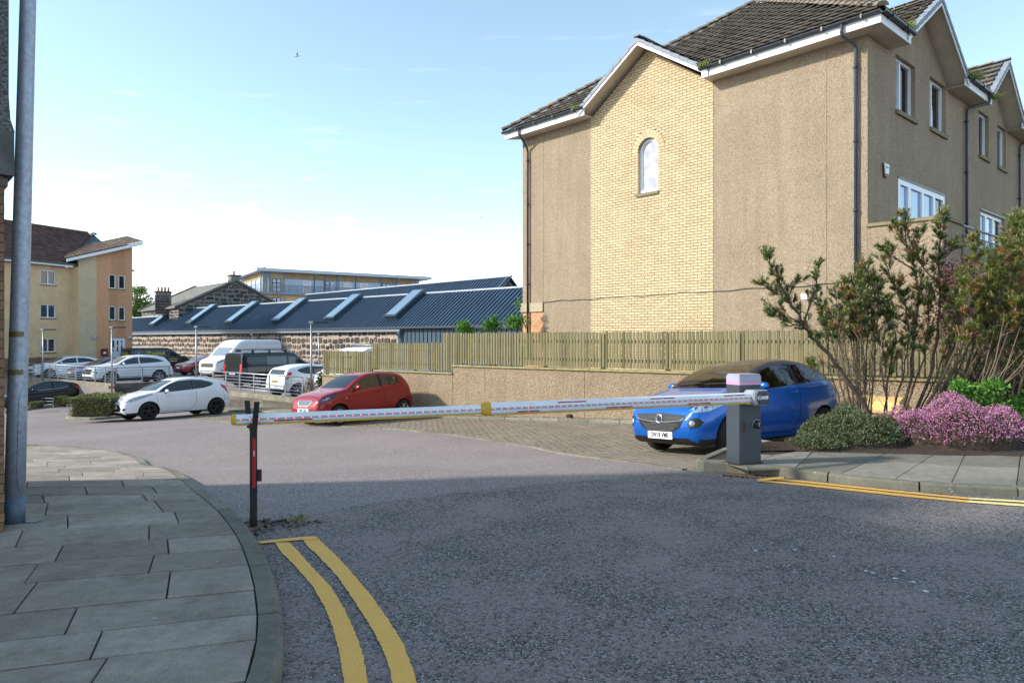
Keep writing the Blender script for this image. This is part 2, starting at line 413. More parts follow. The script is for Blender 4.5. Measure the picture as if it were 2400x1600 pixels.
# =================================================================== SETTING: ground, road, pavements
def V2(p): return Vector((p[0], p[1]))
def in_poly(x, y, P):
    c = False; n = len(P); j = n - 1
    for i in range(n):
        if (P[i][1] > y) != (P[j][1] > y) and x < (P[j][0]-P[i][0])*(y-P[i][1])/(P[j][1]-P[i][1]) + P[i][0]: c = not c
        j = i
    return c
def sheet(name, xs, ys, dz, m, zf=gz, test=None):
    mb = MB(); idx = {}
    for j, y in enumerate(ys):
        for i, x in enumerate(xs):
            idx[i, j] = len(mb.v); mb.v.append((x, y, zf(x, y) + dz))
    for j in range(len(ys)-1):
        for i in range(len(xs)-1):
            if test and not test((xs[i]+xs[i+1])/2, (ys[j]+ys[j+1])/2): continue
            mb.f.append([idx[i, j], idx[i+1, j], idx[i+1, j+1], idx[i, j+1]]); mb.m.append(0); mb.sm.append(False)
    return mb.build(name, m)
def fr(a, b, st): return [a + st*i for i in range(int(round((b-a)/st)) + 1)]

far = [-2500, -800, -300, -120, -70]
ground = sheet('ground', far + fr(-60, 60, 2) + [70, 120, 300, 800, 2500], [-2500, -600, -100, -40] + fr(-30, 60, 2) + [80, 120, 300, 800, 4000], -.06, mt['tarmac'])
tag(ground, kind='structure')
car_park = sheet('car_park_surface', fr(-44, 14, .5), fr(4, 46, .5), 0, mt['tarmac']); tag(car_park, kind='structure')

# carriageway of coarse chippings, its far edge follows the joint seen across the junction
bl = [G(u, v) for u, v in ((380, 1262), (545, 1234), (700, 1212), (850, 1184), (1000, 1163), (1130, 1148), (1400, 1124), (1640, 1103))]
bx = [-14, -9] + [p.x for p in bl] + [5, 16]; by = [6.0, 6.0] + [p.y for p in bl] + [8.8, 8.8]
mb = MB(); xs = fr(-14, 16, .25)
for i, x in enumerate(xs):
    yb = float(np.interp(x, bx, by)) + .02*math.sin(x*9) + random.uniform(-.015, .015)
    for j in range(25):
        y = -30 + (yb + 30)*(1 - (1 - j/24)**2); mb.v.append((x, y, gz(x, y) + .005))
for i in range(len(xs)-1):
    for j in range(24):
        a = i*25 + j; mb.f.append([a, a+25, a+26, a+1]); mb.m.append(0); mb.sm.append(False)
road = mb.build('road', mt['road']); tag(road, kind='structure')

# ---- curve utilities
def resample(P, st):
    P = [V2(p) for p in P]; L = [0]
    for a, b in zip(P, P[1:]): L.append(L[-1] + (b-a).length)
    n = max(2, int(round(L[-1]/st)) + 1); outp = []
    for i in range(n):
        t = L[-1]*i/(n-1)
        outp.append(Vector((float(np.interp(t, L, [p.x for p in P])), float(np.interp(t, L, [p.y for p in P])))))
    return outp
def smooth_pts(P, it=6):
    P = [V2(p) for p in P]
    for _ in range(it):
        P = [P[0]] + [(P[i-1] + P[i]*2 + P[i+1])/4 for i in range(1, len(P)-1)] + [P[-1]]
    return P
def normals(P):
    R = []
    for i in range(len(P)):
        t = (P[min(i+1, len(P)-1)] - P[max(i-1, 0)]).normalized(); R.append(Vector((-t.y, t.x)))
    return R

def kerb_run(root, curve, width, height, per, sgn=1, m='kerb', gap=.018):
    """curve: fine points of the road-side foot; sgn: side of the pavement"""
    nn = normals(curve); i = 0; objs = []
    while i < len(curve) - 1:
        j = min(i + per, len(curve) - 1)
        mb = MB(); cols = []
        for k in range(i, j + 1):
            p = curve[k].copy(); n = nn[k]*sgn
            t = (curve[min(k+1, len(curve)-1)] - curve[max(k-1, 0)]).normalized()
            if k == i: p = p + t*gap/2
            if k == j: p = p - t*gap/2
            z = gz(p.x, p.y); h = height(p) if callable(height) else height
            b = min(.022, h*.3)
            sec = [(0.0, -.03), (.006, h-b), (.012 + b*.3, h-b*.3), (.012+b, h), (width, h), (width, -.03)]
            cols.append([(p.x + n.x*a, p.y + n.y*a, z + hh) for a, hh in sec])
        jit = random.uniform(-.003, .003)
        vs = [(q[0], q[1], q[2] + jit) for c in cols for q in c]; M = 6
        fs = []
        for k in range(len(cols)-1):
            for a in range(M-1): fs.append((k*M+a, k*M+a+1, (k+1)*M+a+1, (k+1)*M+a))
        fs += [tuple(range(M)), tuple(range(len(vs)-1, len(vs)-M-1, -1))]
        mb.add(vs, fs); objs.append(mb.build('kerbstone', mt[m], root, recalc=True)); i = j
    return objs

# ---- left pavement
kp = [(-.86, -6), (-.88, 1.0), (-.93, 2.3)] + [G(u, v) for u, v in ((679, 1600), (669, 1480), (653, 1398), (612, 1296), (556, 1219), (480, 1163), (398, 1107), (337, 1077), (275, 1060), (173, 1050), (61, 1044), (-140, 1041), (-500, 1040))]
KL = smooth_pts(resample(kp, .18), 10); nKL = normals(KL)
hk = lambda p: max(.05, .10 - max(0, p.y - 6)*.008)
inner = [KL[i] + nKL[i]*.133 for i in range(len(KL))]
mb = MB()
for i, p in enumerate(inner):
    q = p + Vector((-14, -2.0)) if p.y < 20 else p
    for k in range(2):
        r = p if k == 0 else Vector((min(q.x, -15), p.y - 2)); mb.v.append((r.x, r.y, gz(r.x, r.y) + hk(p) - .022 - .14*max(0, min(1, (p.y-7.2)/1.5))))
for i in range(len(inner)-1): mb.f.append([2*i, 2*i+1, 2*i+3, 2*i+2]); mb.m.append(0); mb.sm.append(False)
pavement = mb.build('pavement', mt['soil']); tag(pavement, kind='structure')
kerb_run(pavement, KL, .13, hk, 5)
# courses of slabs, fanned round the bend
pos_i = 12; rows = []
while pos_i < len(inner) - 1:
    p = inner[int(pos_i)]; fpos = pos_i - int(pos_i)
    p = p.lerp(inner[min(int(pos_i)+1, len(inner)-1)], fpos)
    th = float(np.interp(p.y, [2, 4.5, 7.2, 9.5, 12], [19, 17, 2, -6, -8])) + random.uniform(-.4, .4)
    rows.append((p, Vector((-math.cos(rad(th)), -math.sin(rad(th))))))
    if p.x < -10.5: break
    if p.y < 7.5: pos_i += random.choice([.40, .46, .52, .36])/.18
    else:
        tgt = random.choice([.34, .40, .46]); d0_ = rows[-1][1]
        while pos_i < len(inner) - 1:
            pos_i += .25; q_ = inner[int(pos_i)].lerp(inner[min(int(pos_i)+1, len(inner)-1)], pos_i-int(pos_i)) - p
            if abs(q_.x*d0_.y - q_.y*d0_.x) > tgt: break
slabs = 0
ppoly = [(KL[i].x + nKL[i].x*.07, KL[i].y + nKL[i].y*.07) for i in range(len(KL)) if KL[i].y > 5] + [(-30, 5)]
mb = MB()
for x in fr(-13, -3, .1):
    for y in fr(8.2, 11.8, .1):
        if all(in_poly(x+i, y+j, ppoly) for i in (0, .1) for j in (0, .1)):
            mb.add([(x+i, y+j, gz(x+i, y+j) + hk(Vector((0, y))) - .004) for i, j in ((0, 0), (.1, 0), (.1, .1), (0, .1))], [(0, 1, 2, 3)])
mb.build('far_paving', mt['slab'], pavement)
for i in range(len(rows)-1):
    (p0, d0), (p1, d1) = rows[i], rows[i+1]
    a = 0.0 ; first = True; ska = 0.0
    lim = 9.5
    while a < lim:
        L = random.uniform(.62, .98) if not first else random.uniform(.35, .95); first = False
        b = a + L; g = .0045
        sk0 = random.uniform(-.03, .03)
        q = [p0 + d0*(a+g), p0 + d0*(b-g), p1 + d1*(b-g+sk0), p1 + d1*(a+g+ska)]; ska = sk0
        q = [q[0].lerp(q[3], .028), q[1].lerp(q[2], .028), q[2].lerp(q[1], .028), q[3].lerp(q[0], .028)]
        a = b
        c = (q[0]+q[1]+q[2]+q[3])/4
        if c.y < -2 or c.x < -11 or c.y < -.2*c.x - 3: continue
        if (q[0]-q[3]).length < .12: continue
        if c.y < .5 or CU + FPX*c.x/c.y < -260 or HV + 1.5*FPX/c.y > 1900: continue
        if slabs > 298: break
        slabs += 1
        z = gz(c.x, c.y) + hk(p0) + random.uniform(-.004, .003); tx, ty = random.uniform(-.006, .006), random.uniform(-.006, .006)
        top = [(v.x, v.y, gz(v.x, v.y) + hk(p0) + (z - gz(c.x, c.y) - hk(p0)) + (v.x-c.x)*tx + (v.y-c.y)*ty) for v in q]
        m2 = MB(); vs = []
        cc = Vector((c.x, c.y))
        for ins, dz in ((0, -.035), (0, -.006), (.006, 0)):
            for v, t in zip(q, top):
                e = (cc - v).normalized()*ins; vs.append((v.x+e.x, v.y+e.y, t[2]+dz))
        fs = [(8, 9, 10, 11)] + [(k*4+s_, k*4+(s_+1) % 4, (k+1)*4+(s_+1) % 4, (k+1)*4+s_) for k in range(2) for s_ in range(4)]
        m2.add(vs, fs); m2.build('paving_slab', mt['slab'], pavement, recalc=True)

# ---- right pavement island
kr = [G(u, v) for u, v in ((1833, 1060), (1779, 1066), (1696, 1081), (1640, 1089))]
kr = [Vector((5.2, 10.75, 0)), Vector((4.0, 9.95, 0))] + kr[1:3] + [Vector((2.30, 8.82, 0)), Vector((2.25, 8.72, 0)), Vector((2.33, 8.63, 0))] + \
     [G(u, v) for u, v in ((1700, 1106), (1735, 1109), (1878, 1124), (2026, 1141), (2204, 1157), (2400, 1166))] + [Vector((7.5, 6.95, 0)), Vector((14, 6.8, 0))]
KR = smooth_pts(resample(kr, .15), 2); nKR = normals(KR)
bedf = [(3.05, 9.25), (3.5, 9.45), (4.3, 9.28), (5.2, 9.12), (6.6, 8.98), (9, 8.9), (14, 8.8)]
pr = MB(); inn = [KR[i] + nKR[i]*.13 for i in range(len(KR))]
ipoly = [(p.x, p.y) for p in inn]
ip2 = ipoly + [(14, 12.0), (6.8, 12.2)]
pav2 = MB(); pav2.v = [(x, y, .082) for x, y in ip2]; pav2.f = [list(range(len(ip2)))]; pav2.m = [0]; pav2.sm = [False]
kerb_pavement = pav2.build('island_pavement', mt['soil'], recalc=True); tag(kerb_pavement, kind='structure')
kerb_run(kerb_pavement, KR, .125, lambda p: .10 - gz(p.x, p.y), 6)
jn = [((1752, 1100), (1812, 1076)), ((1866, 1098), (1912, 1064)), ((1972, 1111), (2079, 1069)), ((2100, 1121), (2195, 1068)), ((2230, 1131), (2262, 1069)), ((2382, 1141), (2392, 1070))]
J = []
for a, b in jn:
    pa, pb = G(*a, .1), G(*b, .1)
    J.append((V2(pa), V2(pb)))
J.append((Vector((6.5, 7.13)), Vector((7.7, 8.98)))); J.append((Vector((8.0, 7.08)), Vector((9.0, 8.95))))
def quad_slab(q, root, m, dz=.1, name='paving_slab', g=.008):
    c = sum(q, Vector((0, 0)))/len(q); q = [v + (c-v).normalized()*g for v in q]
    m2 = MB(); vs = []
    for ins, zz in ((0, -.03), (0, -.006), (.006, 0)):
        for v in q:
            e = (c-v).normalized()*ins; vs.append((v.x+e.x, v.y+e.y, dz + zz))
    n = len(q)
    fs = [tuple(range(2*n, 3*n))] + [(k*n+i, k*n+(i+1) % n, (k+1)*n+(i+1) % n, (k+1)*n+i) for k in range(2) for i in range(n)]
    m2.add(vs, fs); return m2.build(name, m, root, recalc=True)
for (a0, b0), (a1, b1) in zip(J, J[1:]):
    f = random.uniform(.50, .62)
    quad_slab([a0, a1, a1.lerp(b1, f), b0 if False else a0.lerp(b0, f)], kerb_pavement, mt['slab_sun'])
    quad_slab([a0.lerp(b0, f), a1.lerp(b1, f), b1, b0], kerb_pavement, mt['slab_sun'])
quad_slab([Vector((2.62, 8.66)), J[0][0], J[0][1], Vector((3.2, 9.2)), Vector((2.95, 9.05))], kerb_pavement, mt['slab_sun'])

# planting bed
mb = MB()
bx0 = fr(2.9, 14, .3); 
for i, x in enumerate(bx0):
    y0 = float(np.interp(x, [p[0] for p in bedf], [p[1] for p in bedf])); y1 = float(np.interp(x, [2.9, 4, 5.2, 6.8, 9, 14], [9.3, 9.85, 10.7, 12.0, 12.7, 12.5]))
    for j in range(7):
        t = j/6; y = y0 + (y1-y0)*t
        mb.v.append((x, y, .105 + .10*math.sin(math.pi*t) + random.uniform(-.012, .012)))
for i in range(len(bx0)-1):
    for j in range(6):
        a = i*7+j; mb.f.append([a, a+7, a+8, a+1]); mb.m.append(0); mb.sm.append(True)
bed = mb.build('planting_bed', mt['soil']); tag(bed, kind='structure')

# ---- drain grating in the channel
gc = G(1748, 1117)
dr = empty('drain_grating', (gc.x, gc.y, gc.z + .006), 'slotted iron drain grating in the gutter below the barrier cabinet', 'drain', rot=(0, 0, rad(-24)))
MB().box((0, 0, -.001), (.52, .20, .006)).build('frame', mt['black'], dr)
for i in range(8):
    MB().box((-.21 + i*.06, 0, .008), (.026, .17, .012), rad(30)).build('bar', mt['rust'], dr)

# ---- yellow lines
def ribbon(name, left, right, m, dz=.012, rag=.0035, parent=None):
    def dens(P):
        P = [V2(G(u, v)) for u, v in P]; return smooth_pts(resample(P, .03), 3)
    A, B = dens(left), dens(right); n = max(len(A), len(B)); A = resample(A, 1e9) if False else A
    def rs(P, n):
        return [Vector((float(np.interp(i/(n-1)*(len(P)-1), range(len(P)), [p.x for p in P])), float(np.interp(i/(n-1)*(len(P)-1), range(len(P)), [p.y for p in P])))) for i in range(n)]
    A, B = rs(A, n), rs(B, n); mb = MB()
    for a, b in zip(A, B):
        d = (b-a).normalized(); a = a + d*random.uniform(-rag, rag); b = b + d*random.uniform(-rag, rag)
        for p in (a, b): mb.v.append((p.x, p.y, gz(p.x, p.y) + dz))
    for i in range(n-1): mb.f.append([2*i, 2*i+1, 2*i+3, 2*i+2]); mb.m.append(0); mb.sm.append(False)
    return mb.build(name, m, parent)
def zz(L, ox=600, oy=1200, s=3.92): return [(ox + x/s, oy + y/s) for x, y in L]
ym = empty('yellow_road_markings', (0, 0, 0)); tag(ym, kind='structure')
ribbon('yellow_line', zz([(172, 288), (230, 380), (355, 500), (525, 700), (640, 900), (715, 1100), (765, 1300), (808, 1568), (815, 1900), (770, 3200)]),
       zz([(305, 288), (390, 370), (500, 500), (690, 700), (810, 900), (905, 1100), (975, 1300), (1030, 1568), (1060, 1900), (1090, 3200)]), mt['paint'], parent=ym)
ribbon('yellow_line', zz([(428, 262), (480, 330), (560, 400), (745, 600), (885, 800), (1015, 1000), (1130, 1200), (1215, 1400), (1250, 1568), (1300, 1900), (1360, 3200)]),
       zz([(560, 240), (640, 320), (730, 400), (910, 600), (1075, 800), (1215, 1000), (1340, 1200), (1420, 1400), (1478, 1568), (1560, 1900), (1680, 3200)]), mt['paint'], parent=ym)
ribbon('yellow_line', zz([(15, 283), (200, 262), (400, 243), (545, 233)]), zz([(45, 303), (200, 288), (400, 270), (575, 262)]), mt['paint'], dz=.015, parent=ym)
def z4(L): return [(1650 + x/3.136, 1050 + y/3.136) for x, y in L]
ribbon('yellow_line', z4([(385, 240), (700, 262), (1100, 304), (1500, 347), (1945, 393)]), z4([(400, 250), (700, 280), (1100, 323), (1500, 365), (1945, 407)]), mt['paint'], parent=ym)
ribbon('yellow_line', z4([(495, 226), (700, 242), (1100, 285), (1500, 327), (1945, 370)]), z4([(520, 238), (700, 256), (1100, 298), (1500, 340), (1945, 382)]), mt['paint'], parent=ym)
ribbon('yellow_line', z4([(385, 240), (500, 222), (585, 220)]), z4([(430, 250), (530, 238), (590, 230)]), mt['paint'], dz=.015, parent=ym)
ribbon('yellow_line', z4([(1945, 393), (2352, 421), (3000, 450)]), z4([(1945, 407), (2352, 437), (3000, 468)]), mt['paint_pale'], dz=.014, parent=ym)
ribbon('yellow_line', z4([(1945, 371), (2352, 394), (3000, 418)]), z4([(1945, 383), (2352, 408), (3000, 434)]), mt['paint_pale'], dz=.014, parent=ym)

# ---- garden wall frame: W(a, o, z): a along the wall to the right, o outwards to the bays
WE = Vector((.793, -.610, 0)).normalized(); WN = Vector((-WE.y*-1*-1, 0, 0))
WN = Vector((WE.y, -WE.x, 0)); W0 = Vector((6.31, 15.0, 0))
def W(a, o=0, z=0): p = W0 + WE*a + WN*o; return Vector((p.x, p.y, z))
def Wa(u, o=0):
    U = (u-CU)/FPX; p = W0 + WN*o     # (p.x + a ex) = U (p.y + a ey)
    return (U*p.y - p.x)/(WE.x - U*WE.y)
# block paved bays
fb = [G(u, v) for u, v in ((862, 1001), (950, 1007), (1050, 1017), (1250, 1046), (1450, 1079), (1612, 1101))]
bay = [W(-24, .62), W(-19.5, 3.4)] + fb + [Vector((2.28, 8.75, 0)), Vector((2.7, 9.05, 0)), Vector((4.0, 9.98, 0)), Vector((7.2, 12.2, 0)), W(3.5, .62)]
bay2 = [(p.x, p.y) for p in bay]
mb = MB()
for x in fr(-16, 8, .2):
    for y in fr(8, 28, .2):
        if in_poly(x+.1, y+.1, bay2):
            mb.add([(x, y, gz(x, y)+.005), (x+.2, y, gz(x+.2, y)+.005), (x+.2, y+.2, gz(x+.2, y+.2)+.005), (x, y+.2, gz(x, y+.2)+.005)], [(0, 1, 2, 3)])
bays = mb.build('parking_bays', mt['joint']); tag(bays, kind='structure')
blk = []
for r in range(0, 95):
    b = .64 + r*.105
    for c in range(-125, 30):
        a = c*.208 + (r % 2)*.104
        p = W(a, b)
        if in_poly(p.x, p.y, bay2): blk.append((p.x*p.x + p.y*p.y, p))
blk.sort(key=lambda t: t[0])
bm_ = MB(); ex, nx = WE, WN
def block_geo(mb, p, org=None):
    jz = random.uniform(-.0025, .0025)
    c = [p + ex*sx*.0985 + nx*sy*.0475 for sx, sy in ((-1, -1), (1, -1), (1, 1), (-1, 1))]
    c2 = [p + ex*sx*.0945 + nx*sy*.0435 for sx, sy in ((-1, -1), (1, -1), (1, 1), (-1, 1))]
    o = org or Vector((0, 0, 0))
    vs = [(q.x-o.x, q.y-o.y, gz(q.x, q.y) - o.z + .004) for q in c] + [(q.x-o.x, q.y-o.y, gz(q.x, q.y) - o.z + .0165 + jz) for q in c2]
    mb.add(vs, [(4, 5, 6, 7), (0, 1, 5, 4), (1, 2, 6, 5), (2, 3, 7, 6), (3, 0, 4, 7)])
proto_block = MB(); block_geo(proto_block, blk[0][1], Vector((blk[0][1].x, blk[0][1].y, gz(blk[0][1].x, blk[0][1].y))))
pbm = proto_block.mesh('paving_block', mt['block'])
for d, p in blk[:290]: link('paving_block', pbm, bays, (p.x, p.y, gz(p.x, p.y)))
for d, p in blk[290:]: block_geo(bm_, p)
tag(bm_.build('paving_blocks', mt['block'], bays), kind='stuff')
# flush edging along the front of the bays, kerb and gravel strip at the wall foot
FB = smooth_pts(resample([W(-19.5, 3.4)] + fb, .15), 2)
kerb_run(bays, FB, .09, .022, 6, -1, gap=.006)
wk = resample([W(-24, .56), W(4.5, .56)], .15)
wall_kerb = empty('wall_foot_kerb', (0, 0, 0)); tag(wall_kerb, kind='structure')
kerb_run(wall_kerb, wk, .1, .09, 6, 1)
mb = MB()
for i in range(120):
    a = -24 + i*.25
    for k, o in enumerate((.47, .0)):
        p = W(a, o); mb.v.append((p.x, p.y, gz(p.x, p.y) + .085 + random.uniform(-.01, .02)))
for i in range(119): mb.f.append([2*i, 2*i+1, 2*i+3, 2*i+2]); mb.m.append(0); mb.sm.append(False)
gs = mb.build('gravel_strip', mt['gravel']); tag(gs, kind='structure')
pb = MB()
for i in range(1500):
    a = random.uniform(-14, 3); o = random.uniform(.06, .5) ; p = W(a, o); s = random.uniform(.008, .024)
    pb.box((p.x, p.y, gz(p.x, p.y) + .09 + s*.3), (s*1.5, s, s), random.uniform(0, 3))
tag(pb.build('loose_gravel', mt['gravel']), 'loose pale gravel strewn along the foot of the pebbledash wall', 'gravel', kind='stuff')
def rock(name, c, r, m, seed, label=None, cat=None):
    rr = random.Random(seed); bm = bmesh.new(); bmesh.ops.create_icosphere(bm, subdivisions=2, radius=r)
    for v in bm.verts: v.co *= rr.uniform(.78, 1.15); v.co.z *= .7
    me = D.meshes.new(name); bm.to_mesh(me); bm.free(); me.materials.append(m)
    return tag(link(name, me, None, c), label, cat)
p = W(Wa(1334, .3), .3); rock('stone', (p.x, p.y, gz(p.x, p.y) + .13), .10, mt['stone'], 1, 'loose brown stone lying on the gravel at the foot of the garden wall', 'stone')

# ---- retaining wall with coping, and the fence on it
wall = empty('garden_wall', (W(0).x, W(0).y, 0), 'low tan pebbledash retaining wall with mossy coping below the timber fence', 'wall')
def place_rel(o, root):
    o.parent = root; o.matrix_parent_inverse = Matrix.Translation(-root.location); return o
def wpanel(a0, a1, z0, z1, o0, o1, name, m, root, g=.006):
    P = [W(a0+g, o0, z0), W(a1-g, o0, z0), W(a1-g, o1, z0), W(a0+g, o1, z0)]
    return place_rel(MB().prism(P, (0, 0, z1-z0)).build(name, m, recalc=True), root)
steps = [(Wa(755), Wa(877), .36), (Wa(877), Wa(1061), .60), (Wa(1061), 9.0, .835)]
place_rel(MB().prism([W(Wa(755)+.01, -.05, -2), W(9, -.05, -2), W(9, -.2, -2), W(Wa(755)+.01, -.2, -2)], (0, 0, 2.3)).build('backing', mt['mortar'], recalc=True), wall)
joints = [Wa(u) for u in (755, 877, 1061, 1137, 1370)] + [Wa(1370) + 3.3, Wa(1370) + 6.6, Wa(1370) + 9.9, 9.0]
for a0, a1 in zip(joints, joints[1:]):
    zt = [s for s in steps if s[0] <= a0 + .01][-1][2]
    wpanel(a0, a1, -2.0, zt - .05, -.19, 0, 'render_panel', mt['render_wall'], wall)
for a0, a1, zt in steps:
    a = a0
    while a < a1 - .05:
        b = min(a + 1.25, a1); b = a1 if a1 - b < .3 else b
        wpanel(a, b, zt - .045, zt, -.24, .05, 'coping_board', mt['coping'], wall, .004); a = b
fence = empty('timber_fence', (W(0).x, W(0).y, .85), 'stepped fence of greenish vertical boards on top of the garden wall', 'fence')
fsteps = [(Wa(755), Wa(870), 1.21, .36), (Wa(870), Wa(1037), 1.50, .60), (Wa(1037), 8.2, 1.805, .835)]
def proto_board(h):
    mb = MB(); b = .004
    w_, t = .0375, .010
    vs = []
    for z, i in ((0, 0), (h-.004, 0), (h, .003)):
        for x, y in ((-w_+i+b, -t), (w_-i-b, -t), (w_-i, -t+b), (w_-i, t), (-w_+i, t), (-w_+i, -t+b)): vs.append((x, y, z))
    fs = [(12, 13, 14, 15, 16, 17)] + [(k*6+i, k*6+(i+1) % 6, (k+1)*6+(i+1) % 6, (k+1)*6+i) for k in range(2) for i in range(6)]
    mb.add(vs, fs); return mb.mesh('board', mt['board'])
angW = math.atan2(WE.y, WE.x); nb = 0
for a0, a1, zt, zb in fsteps:
    me = proto_board(1.0)
    a = a0 + .045
    while a < a1:
        near = a > Wa(1250)
        if nb < 296:
            o = link('board', me, None); z0 = zb + random.uniform(.03, .05)
            if a < Wa(1063) and a > Wa(1037): z0 = .60 + .04
            p = W(a, -.04 + random.uniform(-.003, .003), z0)
            o.location = p; o.scale = (random.uniform(.93, 1.03), 1, zt - z0 + random.uniform(-.014, .012))
            o.rotation_euler = (0, random.uniform(-.005, .005), angW + random.uniform(-.03, .03)); place_rel(o, fence); nb += 1
        a += .0985
    for zr in (.22, .72):
        z = zb + (zt-zb)*zr + .02
        wpanel(a0, a1, z - .04, z + .04, -.10, -.055, 'rail', mt['board'], fence, .0)
    a = a0 + .1
    while a < a1:
        wpanel(a-.045, a+.045, zb - .01, zt - .06, -.20, -.102, 'post', mt['board'], fence, 0); a += 1.83
# raised ground behind the wall under the house
tz = MB(); P = [W(Wa(1061)-.1, -.22, .55), W(9, -.22, .55), Vector((40, 6, .55)), Vector((40, 60, .55)), Vector((8, 40, .55)), Vector((0.6, 25.5, .55))]
tz.add([tuple(p) for p in P], [tuple(range(6))])
tz.add([tuple(P[0]), tuple(P[5]), (P[5].x, P[5].y, -2), (P[0].x, P[0].y, -2)], [(0, 1, 2, 3)])
tz.add([tuple(P[5]), tuple(P[4]), (P[4].x, P[4].y, -2), (P[5].x, P[5].y, -2)], [(0, 1, 2, 3)])
tag(tz.build('terrace_ground', mt['soil'], recalc=True), kind='structure')
# white scuffs of old paint on the carriageway
sc_ = MB()
for u, v in ((2030, 1340), (2045, 1345), (2098, 1358), (2118, 1340), (2140, 1366), (2170, 1388), (1864, 1290), (1955, 1306), (1770, 1292)):
    p = G(u, v); n = 7
    sc_.add([(p.x + random.uniform(.006, .022)*math.cos(6.28*k/n), p.y + random.uniform(.008, .02)*math.sin(6.28*k/n), p.z + .011) for k in range(n)], [tuple(range(n))])
tag(sc_.build('paint_scuffs', mt['plate_white']), 'scattered small white paint scuffs on the asphalt at the lower right', 'paint scuffs', kind='stuff')
# =================================================================== frames for facades
class Frame:
    def __init__(s, p0, e, n=None):
        s.p = Vector((p0[0], p0[1], 0)); s.e = Vector((e[0], e[1], 0)).normalized()
        s.n = Vector((s.e.y, -s.e.x, 0)) if n is None else Vector((n[0], n[1], 0)).normalized()
    def pt(s, a, o=0, z=0): return s.p + s.e*a + s.n*o + Vector((0, 0, z))
    def a_at(s, u, o=0):
        U = (u-CU)/FPX; q = s.p + s.n*o
        return (U*q.y - q.x)/(s.e.x - U*s.e.y)
    def z_at(s, v, a, o=0): return EYE - (v-HV)/FPX*s.pt(a, o).y
    def box(s, mb, a0, a1, o0, o1, z0, z1, mi=0):
        return mb.prism([s.pt(a0, o0, z0), s.pt(a1, o0, z0), s.pt(a1, o1, z0), s.pt(a0, o1, z0)], (0, 0, z1-z0), mi)
ROOT = None
def fin(mb, name, m, root, recalc=True, kind=None, label=None):
    o = mb.build(name, m, recalc=recalc)
    if root is not None: place_rel(o, root)
    return tag(o, label, None, None, kind)
def sub(mb, name, m, par):
    o = mb.build(name, m, recalc=True); r = par.parent
    o.parent = par; o.matrix_parent_inverse = par.matrix_parent_inverse.copy() if False else Matrix.Identity(4)
    # parent part has the root translation cancelled already, so its world matrix is identity
    return o

def facade(fr_, a0, a1, z0, top, ops, depth, thick, name, m, root):
    """wall with reveals; top: function a -> z, breaks in ops/peaks"""
    mb = MB(); br = {a0, a1}
    for o in ops: br |= {o[0], o[1]}
    peaks = getattr(top, 'br', []) if callable(top) else []
    br |= {p for p in peaks if a0 < p < a1}
    br = sorted(br); tf = top if callable(top) else (lambda a: top)
    for L, R in zip(br, br[1:]):
        mid = (L+R)/2; z = z0; cs = sorted([o for o in ops if o[0] <= mid <= o[1]], key=lambda o: o[2])
        for o in cs:
            mb.add([fr_.pt(L, 0, z), fr_.pt(R, 0, z), fr_.pt(R, 0, o[2]), fr_.pt(L, 0, o[2])], [(0, 1, 2, 3)]); z = o[3]
        mb.add([fr_.pt(L, 0, z), fr_.pt(R, 0, z), fr_.pt(R, 0, tf(R)), fr_.pt(L, 0, tf(L))], [(0, 1, 2, 3)])
        mb.add([fr_.pt(L, -thick, z0), fr_.pt(L, -thick, tf(L)), fr_.pt(R, -thick, tf(R)), fr_.pt(R, -thick, z0)], [(0, 1, 2, 3)])
        mb.add([fr_.pt(L, 0, tf(L)), fr_.pt(R, 0, tf(R)), fr_.pt(R, -thick, tf(R)), fr_.pt(L, -thick, tf(L))], [(0, 1, 2, 3)])
    for a in (a0, a1):
        mb.add([fr_.pt(a, 0, z0), fr_.pt(a, 0, tf(a)), fr_.pt(a, -thick, tf(a)), fr_.pt(a, -thick, z0)], [(0, 1, 2, 3)])
    for o in ops:
        A, B, z1, z2 = o[:4]
        c = [(A, z1), (B, z1), (B, z2), (A, z2)]
        for i in range(4):
            p, q = c[i], c[(i+1) % 4]
            mb.add([fr_.pt(p[0], 0, p[1]), fr_.pt(q[0], 0, q[1]), fr_.pt(q[0], -depth, q[1]), fr_.pt(p[0], -depth, p[1])], [(0, 1, 2, 3)])
    return fin(mb, name, m, root, recalc=False)

